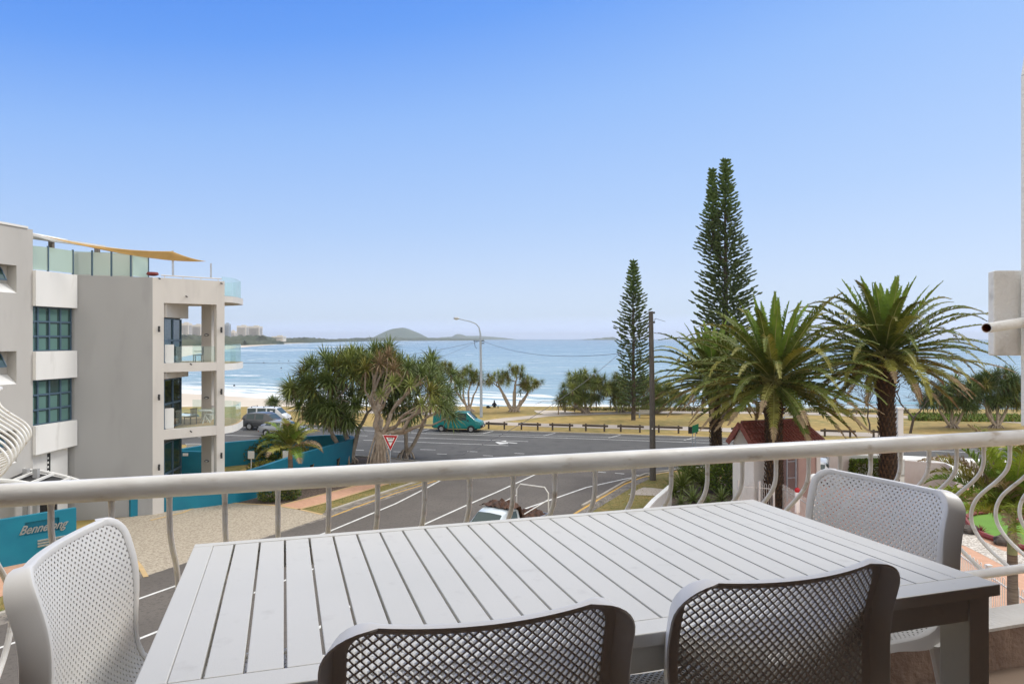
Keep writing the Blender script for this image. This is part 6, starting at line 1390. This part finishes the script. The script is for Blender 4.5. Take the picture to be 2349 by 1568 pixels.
fence([(1880, 950), (2050, 951), (2170, 953), (2360, 956), (2500, 958)], 'grey post and rail cliff fence behind the right date palm', 1.15, 4.0, rm='steel')
fence([(1700, 943), (1880, 950)], 'cliff fence section behind the middle date palm', 1.2, 4.0)
t = thing('timber_post', 'tall timber post beside the beach steps at the fence end', 'post', tuple(G(1296, 945)))
m1 = MB(); p = G(1296, 945); m1.box((p.x, p.y, 1.15), (.2, .2, 2.5)); m1.build('post', M['timber_post'], t)
t = thing('stair_rail', 'low timber handrail at the top of the beach steps', 'railing', tuple(G(1282, 950))); a, c = G(1281, 951), G(1318, 944)
m1 = MB(); m1.beam(a+V((0, 0, 1)), c+V((0, 0, .95)), .08, .08); m1.build('rail', M['timber_post'], t)
for p in (a, c): m1 = MB(); m1.box((p.x, p.y, .5), (.13, .13, 1.0)); m1.build('post', M['timber_post'], t)
t = thing('stair_rail', 'thin steel handrail dropping over the cliff edge', 'railing', tuple(G(1262, 938))); a = G(1268, 938); m1 = MB(); m1.tube([a, a+V((0, 0, .95)), a+V((-1.2, 1, .95)), a+V((-2.4, 3, .2))], .03, 6); m1.build('rail', M['steel'], t)
# benches
def bench(x, y, label, yaw=0):
    p = G(x, y); t = thing('park_bench', label, 'bench', tuple(p)); 
    m1 = MB(); [m1.box((p.x, p.y-.18+.12*i, .46), (1.8, .10, .04)) for i in range(4)]; m1.build('seat', M['alu'], t)
    m1 = MB(); [m1.box((p.x, p.y-.26, .62+.13*i), (1.8, .03, .10)) for i in range(3)]; m1.build('backrest', M['alu'], t)
    for s in (-.8, .8): m1 = MB(); m1.box((p.x+s, p.y, .22), (.07, .42, .44)); m1.box((p.x+s, p.y-.24, .55), (.07, .05, .9)); m1.build('leg', M['galv'], t)
bench(1483, 958, 'pale metal park bench right of the slender pine trunk')
bench(1815, 966, 'white slatted park bench behind the tiled kiosk roof')
# sign board (green and white) on two posts
p = G(1592, 1062); Yq = p.y; t = thing('notice_sign', 'green edged white sign on thin posts left of the date palm', 'sign', tuple(p)); 
for x in (1588.5, 1595.5): m1 = MB(); q = P(x, 1062, Yq); m1.tube([V((q.x, Yq, 0)), V((q.x, Yq, zat(982, Yq)))], .025, 6); m1.build('post', M['galv'], t)
a, c = P(1587, 983, Yq), P(1601, 971, Yq-1.2)
def panel(x0, x1, y0, y1, ya, yb, m, name, off): 
    A0, A1 = P(x0, y0, ya), P(x1, y0-5, yb); B0, B1 = P(x0, y1, ya), P(x1, y1-5, yb); m1 = MB(); o = V((.3, -1, 0)).normalized()*off; k = V((0, .02, 0)); m1.add([B0+o, B1+o, A1+o, A0+o, B0+o+k, B1+o+k, A1+o+k, A0+o+k], [(0, 1, 2, 3), (7, 6, 5, 4), (0, 4, 5, 1), (2, 6, 7, 3), (1, 5, 6, 2), (3, 7, 4, 0)]); m1.build(name, M[m], t)
panel(1587.5, 1602, 976, 994, Yq, Yq-.2, 'sign_green', 'face', .03); panel(1589.5, 1600.3, 979, 991.5, Yq, Yq-.15, 'sign_white', 'face_panel', .06)
m1 = MB(); q = P(1583.5, 986, Yq+.1); m1.box(q, (.30, .04, .5)); m1.build('back_plate', M['dark_metal'], t)
# sign on bollard: dark post
q = G(1612, 944); t = thing('bollard_post', 'black post on the cliff path behind the left date palm', 'post', tuple(q)); m1 = MB(); m1.tube([q, q+V((0, 0, 1.9))], .09, 8); m1.lathe([(.11, 0), (.11, .06), (.0, .1)], q+V((0, 0, 1.9)), 8); m1.build('post', M['black'], t)
# white square column behind the right palm
q = G(2063, 1088); t = thing('white_post', 'slim white square column right of the right date palm trunk', 'post', tuple(q)); m1 = MB(); m1.box((q.x, q.y, 2.05), (.36, .36, 4.5)); m1.build('column', M['render_pale'], t, bevel=.02)
m1 = MB(); m1.box((q.x, q.y, 4.38), (.42, .42, .12)); m1.build('cap', M['render_pale'], t)
# person sitting at the cliff edge, seen from behind
q = G(1134, 935.3); t = thing('person', 'person in a dark jacket sitting on the cliff edge, back to the camera', 'person', tuple(q)); s = 1.0
def V_(x, y, z): return (q.x+x, q.y+y, q.z+z)
skin_figure('body', [V_(0, 0, .12), V_(0, 0, .35), V_(0, .03, .58), V_(0, .05, .70), V_(0, .07, .84), V_(-.2, .03, .56), V_(-.28, .08, .34), V_(-.18, .3, .28), V_(.2, .03, .56), V_(.28, .08, .34), V_(.18, .3, .28), V_(-.12, .3, .2), V_(-.14, .55, .1), V_(.12, .3, .2), V_(.14, .55, .1)],
    [(0, 1), (1, 2), (2, 3), (3, 4), (2, 5), (5, 6), (6, 7), (2, 8), (8, 9), (9, 10), (0, 11), (11, 12), (0, 13), (13, 14)], [.19, .17, .17, .06, .10, .09, .07, .05, .09, .07, .05, .10, .07, .10, .07], M['jacket'], t)
m1 = MB(); m1.ball((q.x, q.y+.05, q.z+.88), .115, 12, 8, (.9, 1, 1.1)); m1.build('hair', M['black'], t, smooth=True)
for x, lb in ((1121, 'small dark bag left of the sitting person'), (1142.5, 'dark upright bottle right of the sitting person')):
    p = G(x, 935.5); m1 = MB(); 
    if x < 1130: m1.box((p.x-.1, p.y, .15), (.4, .2, .28)); m1.box((p.x+.15, p.y, .1), (.18, .2, .2)); m1.tube([p+V((-.2, 0, .28)), p+V((-.1, 0, .36)), p+V((0, 0, .28))], .02, 5)
    else: m1.lathe([(0, 0), (.06, 0), (.06, .22), (.025, .3), (.025, .36), (0, .36)], p, 10)
    m1.build('bag' if x < 1130 else 'bottle', M['black'], org=tuple(p), label=lb, cat='bag' if x < 1130 else 'bottle')
# surfers on the sea
sf_l = [(605, 833, 'surfer lying on a board nearest the first breaking wave, left of the group'), (640, 829, 'surfer sitting on a board left of the white breaker'), (662, 829, 'surfer sitting right of the pale board'), (738, 832, 'surfer sitting far right of the group'), (765, 830, 'surfer in the right hand pair, left one'), (771, 830, 'surfer in the right hand pair, right one'), (645, 846, 'surfer with a reddish board nearest the shore'), (537, 887, 'surfer in the shallows beside the grey building')]
for x, y, lb in sf_l:
    Y = (HC-SEA)*F/(y-776); p = V(((x-1174.5)/F*Y, Y, SEA)); t = thing('person', lb, 'person', tuple(p), 'surfers waiting in the bay')
    skin_figure('body', [p+V(v) for v in ((0, 0, .05), (0, 0, .35), (0, 0, .62), (0, 0, .72), (0, 0, .9), (-.24, .1, .5), (-.3, .3, .25), (.24, .1, .5), (.3, .3, .25))], [(0, 1), (1, 2), (2, 3), (3, 4), (2, 5), (5, 6), (2, 7), (7, 8)], [.17, .16, .18, .07, .12, .07, .05, .07, .05], M['jacket'], t)
    m1 = MB(); m1.ball(p+V((0, 0, .0)), 1, 14, 6, (.28, 1.0, .06)); m1.build('surfboard', M['sign_white' if '8' not in str(x) else 'leaf_yellow'], org=tuple(p), smooth=True, label='board of the '+lb.replace('surfer ', '', 1).replace('lying on a board', 'lying surfer')[:90], cat='surfboard', group='surfboards in the bay')
# ================================================================== KIOSK
kq = thing('tiled_kiosk', 'small kiosk with red tiled hip roof behind the middle date palm', 'kiosk', tuple(G(1790, 1150)))
ez = zat(1020, 39.6)
# world footprint: front eave line from (1700..1885), gable on the left
KY = 40.0; fl = P(1733, 1020, KY-1.6); fr = P(1893, 1012, KY-.6); rl_ = P(1703, 972, KY+.2); rr_ = P(1862, 968, KY+1.0); bl = P(1677, 1019, KY+2.0); br = V((fr.x+.25, fr.y+3.0, 0)); ez = fl.z
fl.z = fr.z = bl.z = br.z = ez; rz = ez+1.35; rl_.z = rr_.z = rz
fl = P(1730, 1021, 38.6); ez = fl.z; bl = P(1673, 1021, 39.8); bl.z = ez; fr = P(1890, 1012, 40.2); fr.z = ez; br = fr+(bl-fl)*1.0; br.z = ez; mid = fl.lerp(bl, .5); mid2 = fr.lerp(br, .5)
dx = (fr-fl).normalized(); rz = zat(970, 39.4); ra_ = V((mid.x, mid.y, rz)); rb_ = V((mid2.x, mid2.y, rz))-dx*.75
def slope(name, a, b_, c, d, rows=4, cols=20):
    """tiled slope: eave a-b, ridge d-c, barrel rows"""
    m1 = MB(); nx = cols*6; vs = []; fs = []; nn = (b_-a).cross(d-a).normalized()
    if nn.z < 0: nn = -nn
    for r_ in range(rows):
        for k in (0, 1):
            v_ = (r_+k)/rows
            for i in range(nx+1):
                u = i/nx; p = (a.lerp(b_, u)).lerp(d.lerp(c, u), v_); w_ = min(1, abs(math.sin(u*cols*PI))*1.6)*.10+.012*(u*cols % 1); vs.append(p+nn*(w_+(.09 if k == 0 else .0)))
    k2 = nx+1
    for r_ in range(rows):
        o = r_*2*k2
        for i in range(nx): fs.append((o+i, o+i+1, o+k2+i+1, o+k2+i))
        if r_ < rows-1:
            for i in range(nx): fs.append((o+k2+i, o+k2+i+1, o+2*k2+i+1, o+2*k2+i))
    vs += [a-nn*.06, b_-nn*.06]; m1.add(vs, fs); return m1.build('roof', M['roof_tile'], kq)
slope('r', fl, fr, rb_, ra_); slope('r', br, bl, ra_, rb_); slope('r', fr, br, rb_, rb_+V((0, .01, 0)), 4, 10)
m1 = MB(); m1.tube([ra_+V((0, 0, .05)), rb_+V((0, 0, .05))], .11, 8); m1.tube([rb_+V((0, 0, .05)), fr+V((0, 0, .05))], .10, 8); m1.tube([rb_+V((0, 0, .05)), br+V((0, 0, .05))], .10, 8); m1.build('ridge_tile', M['roof_tile'], kq, smooth=True)
m1 = MB(); 
for e in (fl, bl): m1.beam(ra_-dx*.12+V((0, 0, .0)), e-dx*.12-V((0, 0, .02)), .10, .26)
m1.build('barge_board', M['roof_tile'], kq)
m1 = MB(); i1, i2, i3, i4 = fl.lerp(bl, .08)+dx*.1, bl.lerp(fl, .08)+dx*.1, br.lerp(fr, .08)-dx*.35, fr.lerp(br, .08)-dx*.35
zb = 0
m1.add([i1-V((0, 0, .02)), i2-V((0, 0, .02)), ra_+dx*.02-V((0, 0, .08))], [(0, 2, 1), (0, 1, 2)]); m1.build('gable', M['render_pale'], kq)
m1 = MB(); lw = i1.lerp(i4, .36); q = [(i1.x, i1.y), (lw.x, lw.y), ((lw+(i2-i1)).x, (lw+(i2-i1)).y), (i2.x, i2.y)]; m1.prism(q, 0, ez-.03); m1.build('wall', M['render_pale'], kq, label='plain pale grey side wall')
M['pinkish'] = mat('pinkish', (.50, .36, .32), (.45, .32, .29), 2, .85)
rw0 = i1.lerp(i4, .70); m1 = MB(); q = [(rw0.x, rw0.y), (i4.x, i4.y), (i3.x, i3.y), ((rw0+(i2-i1)).x, (rw0+(i2-i1)).y)]; m1.prism(q, 0, ez-.03); m1.build('wall', M['pinkish'], kq, label='dusty pink right hand wall')
m1 = MB(); m1.beam(V((i4.x+.05, i4.y, 0)), V((i4.x+.05, i4.y, ez-.05)), .22, .22); m1.build('corner_post', M['render_pale'], kq)
m1 = MB(); m1.prism([(v.x, v.y) for v in (i1, i4, i3, i2)], ez-.14, ez-.035); m1.build('ceiling', M['render_pale'], kq)
m1 = MB(); 
for f in (.52, .66): g = i1.lerp(i4, f); m1.beam(V((g.x, g.y, 0)), V((g.x, g.y, ez-.15)), .07, .07)
for z in (.35, 1.3, 2.2): a = i1.lerp(i4, .52); c = i1.lerp(i4, .66); m1.beam(V((a.x, a.y, z)), V((c.x, c.y, z)), .04, .04)
m1.build('gate_frame', M['galv'], kq)
# white walls of the neighbouring car park
def wall(label, pts, h, th=.22, m='render_pale', name='boundary_wall', z0=-.05):
    p = [G(x, y) for x, y in pts]; t = thing(name, label, 'wall', tuple(p[0])); m1 = MB(); ring = []; L = []; Rr = []
    n_ = len(p)
    for i in range(n_):
        tt = (p[min(i+1, n_-1)]-p[max(i-1, 0)]).normalized(); s = V((-tt.y, tt.x, 0))*th/2; L.append(p[i]+s); Rr.append(p[i]-s)
    m1.prism([(v.x, v.y) for v in Rr+L[::-1]], z0, h); m1.build('wall', M[m], t, bevel=.015)
    m1 = MB(); L = []; Rr = []
    for i in range(n_):
        tt = (p[min(i+1, n_-1)]-p[max(i-1, 0)]).normalized(); s = V((-tt.y, tt.x, 0))*(th/2+.04); L.append(p[i]+s); Rr.append(p[i]-s)
    m1.prism([(v.x, v.y) for v in Rr+L[::-1]], h+.002, h+.08); m1.build('coping', M['render_white'], t)
wall('long pale boundary wall below the rail, left of the hedge', [(1900, 1110), (2060, 1110)], 1.75)
wall('pale boundary wall right of the right date palm trunk', [(2075, 1118), (2170, 1126), (2186, 1135), (2200, 1180)], 1.6)
wall('low pale roof parapet behind the boundary wall', [(2000, 1082), (2330, 1098)], 1.0, 1.4)
wall('sloping white ramp wall at the left end of the plant bed', [(1430, 1290), (1468, 1235), (1500, 1195), (1538, 1158)], 1.0, .16)
m1 = MB()
# fences with looped tops
def loop_fence(label, pts, hh=1.25, sp=.11):
    p = [G(x, y) for x, y in pts]; t = thing('loop_fence', label, 'fence', tuple(p[0]), 'white loop topped fences'); pk = MB(); rl2 = MB(); po2 = MB()
    for i in range(len(p)-1):
        a, c = p[i], p[i+1]; L = (c-a).length; d = (c-a)/L; n_ = int(L/(sp*2))
        for z in (.12, hh-.22): rl2.beam(a+V((0, 0, z)), c+V((0, 0, z)), .03, .035)
        for k in range(n_):
            q0 = a+d*(k*sp*2+.03); q1 = q0+d*sp; pk.tube([q0, q0+V((0, 0, hh-.06)), q0+d*sp*.15+V((0, 0, hh)), q0+d*sp*.5+V((0, 0, hh+.03)), q1-d*sp*.15+V((0, 0, hh)), q1+V((0, 0, hh-.06)), q1], .0095, 5, cap=False)
    for q in p: po2 = MB(); po2.box((q.x, q.y, (hh+.1)/2), (.09, .09, hh+.1)); po2.box((q.x, q.y, hh+.12), (.11, .11, .03)); po2.build('post', M['white_paint'], t)
    rl2.build('rail', M['white_paint'], t); pk.build('pickets', M['white_paint'], t)
loop_fence('white loop topped fence left of the middle date palm', [(1694, 1170), (1742, 1172), (1775, 1176)], 1.45)
loop_fence('white loop topped fence farther back beside the kiosk wall', [(1690, 1146), (1732, 1148)], 1.75)
loop_fence('white loop topped fence between the middle date palm and the pale chair', [(1782, 1158), (1830, 1190), (1888, 1235)], 1.3)
def fz(x, y, Y): return V(((x-1174.5)/F*Y, Y, 0))
# near fence at lower right: placed by distance
nf = [fz(2120, 0, 22.5), fz(2268, 0, 18.1), fz(2380, 0, 15.9)]
FH = zat(1300, 14.2)
t = thing('loop_fence', 'white loop topped fence on the brick paving at the lower right', 'fence', tuple(nf[0]), 'white loop topped fences')
pk = MB(); rl2 = MB()
for i in range(2):
    a, c = nf[i], nf[i+1]; L = (c-a).length; d = (c-a)/L
    for z in (2.05, 3.0): rl2.beam(a+V((0, 0, z)), c+V((0, 0, z)), .035, .04)
    for k in range(int(L/.22)):
        q0 = a+d*(k*.22+.03); q1 = q0+d*.11; pk.tube([q0+V((0, 0, 1.9)), q0+V((0, 0, 3.12)), q0+d*.017+V((0, 0, 3.17)), q0+d*.055+V((0, 0, 3.20)), q1-d*.017+V((0, 0, 3.17)), q1+V((0, 0, 3.12)), q1+V((0, 0, 1.9))], .011, 5, cap=False)
rl2.build('rail', M['white_paint'], t); pk.build('pickets', M['white_paint'], t)
for q in nf: m1 = MB(); m1.box((q.x, q.y, 2.55), (.10, .10, 1.4)); m1.box((q.x, q.y, 3.265), (.13, .13, .03)); m1.build('post', M['white_paint'], t)
# raised terrace (garden of our block): brick paving, pebbles, mini golf
# globe lamps
def globe(x, y, Y, r_, zb, label):
    p = P(x, y, Y); t = thing('globe_lamp', label, 'garden lamp', (p.x, Y, zb), 'white globe garden lamps'); m1 = MB(); m1.ball(p, r_, 20, 14); m1.build('globe', M['lamp_glass'], t, smooth=True)
    m1 = MB(); m1.lathe([(.0, -r_*1.25), (r_*.5, -r_*1.25), (r_*.6, -r_*.85), (0, -r_*.8)], p, 12); m1.build('collar', M['black'], t)
    m1 = MB(); m1.tube([V((p.x, Y, zb)), p-V((0, 0, r_*1.2))], r_*.28, 10); m1.build('post', M['white_paint'], t, smooth=True)
globe(1868, 1097, 29, .20, 0, 'white globe garden lamp just left of the pale chair back'); globe(2258, 1320, 17.2, .14, 1.9, 'white globe lamp behind the end of the bottom rail')
# raised mini golf terrace at z=1.9
GZ = 1.9
def GG(x, y, dz=0): return G(x, y, GZ)+V((0, 0, dz))
b = MB(); rim_ = [(2120, 1320), (2150, 1262), (2190, 1222), (2230, 1180), (2300, 1150), (2420, 1140), (2800, 1180), (3100, 1500), (2700, 2000), (2100, 2000), (2090, 1500)]
pts = [GG(x, y) for x, y in rim_]; b.sheet(pts); b.prism([(v.x, v.y) for v in pts], .02, GZ-.004, caps=False); b.build('brick_terrace', M['brick'], kind='structure')
b = MB(); b.sheet([GG(x, y, .006) for x, y in [(2185, 1222), (2202, 1190), (2215, 1192), (2240, 1232), (2300, 1262), (2350, 1275), (2460, 1300), (2460, 1330), (2349, 1306), (2300, 1296), (2255, 1272), (2215, 1252), (2180, 1245)]]); b.build('pebble_border', M['pebbles'], kind='structure')
b = MB(); gp = [(2190, 1168), (2205, 1186), (2235, 1222), (2290, 1246), (2352, 1264), (2470, 1300), (2600, 1240), (2600, 1150), (2420, 1128), (2300, 1130), (2210, 1145)]
b.sheet([GG(x, y, .012) for x, y in gp]); b.build('putting_green', M['golf'], kind='structure')
def curb(pts, label):
    m1 = MB(); pp_ = smooth_path([GG(x, y, .10) for x, y in pts], 5); m1.tube(pp_, .09, 6); m1.build('curb_edge', M['maroon'], org=tuple(pp_[0]), smooth=True, label=label, cat='kerb edge', group='maroon edges on the putting green')
curb([(2192, 1165), (2206, 1184), (2236, 1221), (2292, 1245), (2354, 1263), (2450, 1292)], 'long maroon edge between the pebbles and the putting green')
curb([(2214, 1192), (2234, 1182), (2265, 1178)], 'short curved maroon edge left on the putting green')
curb([(2186, 1164), (2205, 1150), (2235, 1146), (2280, 1142)], 'maroon edge along the back of the putting green')
curb([(2325, 1178), (2345, 1180), (2380, 1186)], 'maroon edge at the right frame border, upper one'); curb([(2330, 1203), (2338, 1194), (2360, 1190)], 'maroon edge at the right frame border, lower one')
def rock(x, y, s, label, seed):
    p = GG(x, y); m1 = MB(); random.seed(seed); m1.ball(p+V((0, 0, s*.3)), s, 14, 9, (1.1, .8, .55)); m1.v = [v+(v-p)*.30*noise.noise((v-p)*(2.4/s)+V((seed, 0, 0))) for v in m1.v]; m1.build('garden_rock', M['rock'], org=tuple(p), label=label, cat='rock', group='dark rocks on the pebbles')
rock(2226, 1222, .33, 'dark rounded rock on the pebbles, left one', 3); rock(2306, 1248, .36, 'dark flat rock on the pebbles, right one', 5)
def redplant(x, y, R_, label, seed):
    random.seed(seed); b0 = GG(x, y); M.setdefault('leaf_red', mat('leaf_red', (.20, .02, .03), (.12, .015, .02), 5, .5)); t = thing('red_plant', label, 'plant', tuple(b0), 'dark red plants on the pebbles'); lf = MB(); rosette(lf, b0+V((0, 0, .05)), (0, 0, 1), R_, 36, 0, None, .6, .14, 3, 0); lf.build('leaves', [M['leaf_red']], t)
redplant(2198, 1206, .28, 'dark red bromeliad left of the left rock', 1); redplant(2250, 1226, .28, 'dark red bromeliad between the two rocks', 2); redplant(2202, 1218, .2, 'small dark red bromeliad at the foot of the left rock', 3)
# red and white garden gnome-like hydrant by the fence: simple red capped post
p = P(1829, 1137, 33); t = thing('fire_hydrant', 'small red and white post behind the looped fence', 'hydrant', (p.x, 33, 0)); m1 = MB(); m1.lathe([(0, 0), (.11, 0), (.11, .9), (.08, 1.0), (0, 1.02)], (p.x, 33, p.z-.75), 12); m1.build('body', M['sign_white'], t, smooth=True); m1 = MB(); m1.ball((p.x, 33, p.z+.26), .13, 12, 8); m1.build('cap', M['sign_red'], t, smooth=True)
m1 = MB(); m1.tube([V((p.x, 33, 0)), V((p.x, 33, p.z-.74))], .06, 8); m1.build('post', M['white_paint'], t)
# ================================================================== HAZE
HAZE = .000085
if HAZE:
    hm = bpy.data.materials.new('haze'); hm.use_nodes = True; n = hm.node_tree; n.nodes.clear(); o = n.nodes.new('ShaderNodeOutputMaterial'); v_ = n.nodes.new('ShaderNodeVolumePrincipled')
    v_.inputs['Color'].default_value = (.85, .925, 1.0, 1); v_.inputs['Density'].default_value = HAZE; v_.inputs['Anisotropy'].default_value = .2; n.links.new(v_.outputs[0], o.inputs['Volume'])
    m1 = MB(); m1.box((0, 7400, 55), (42000, 18000, 126)); m1.build('haze', hm, kind='stuff')
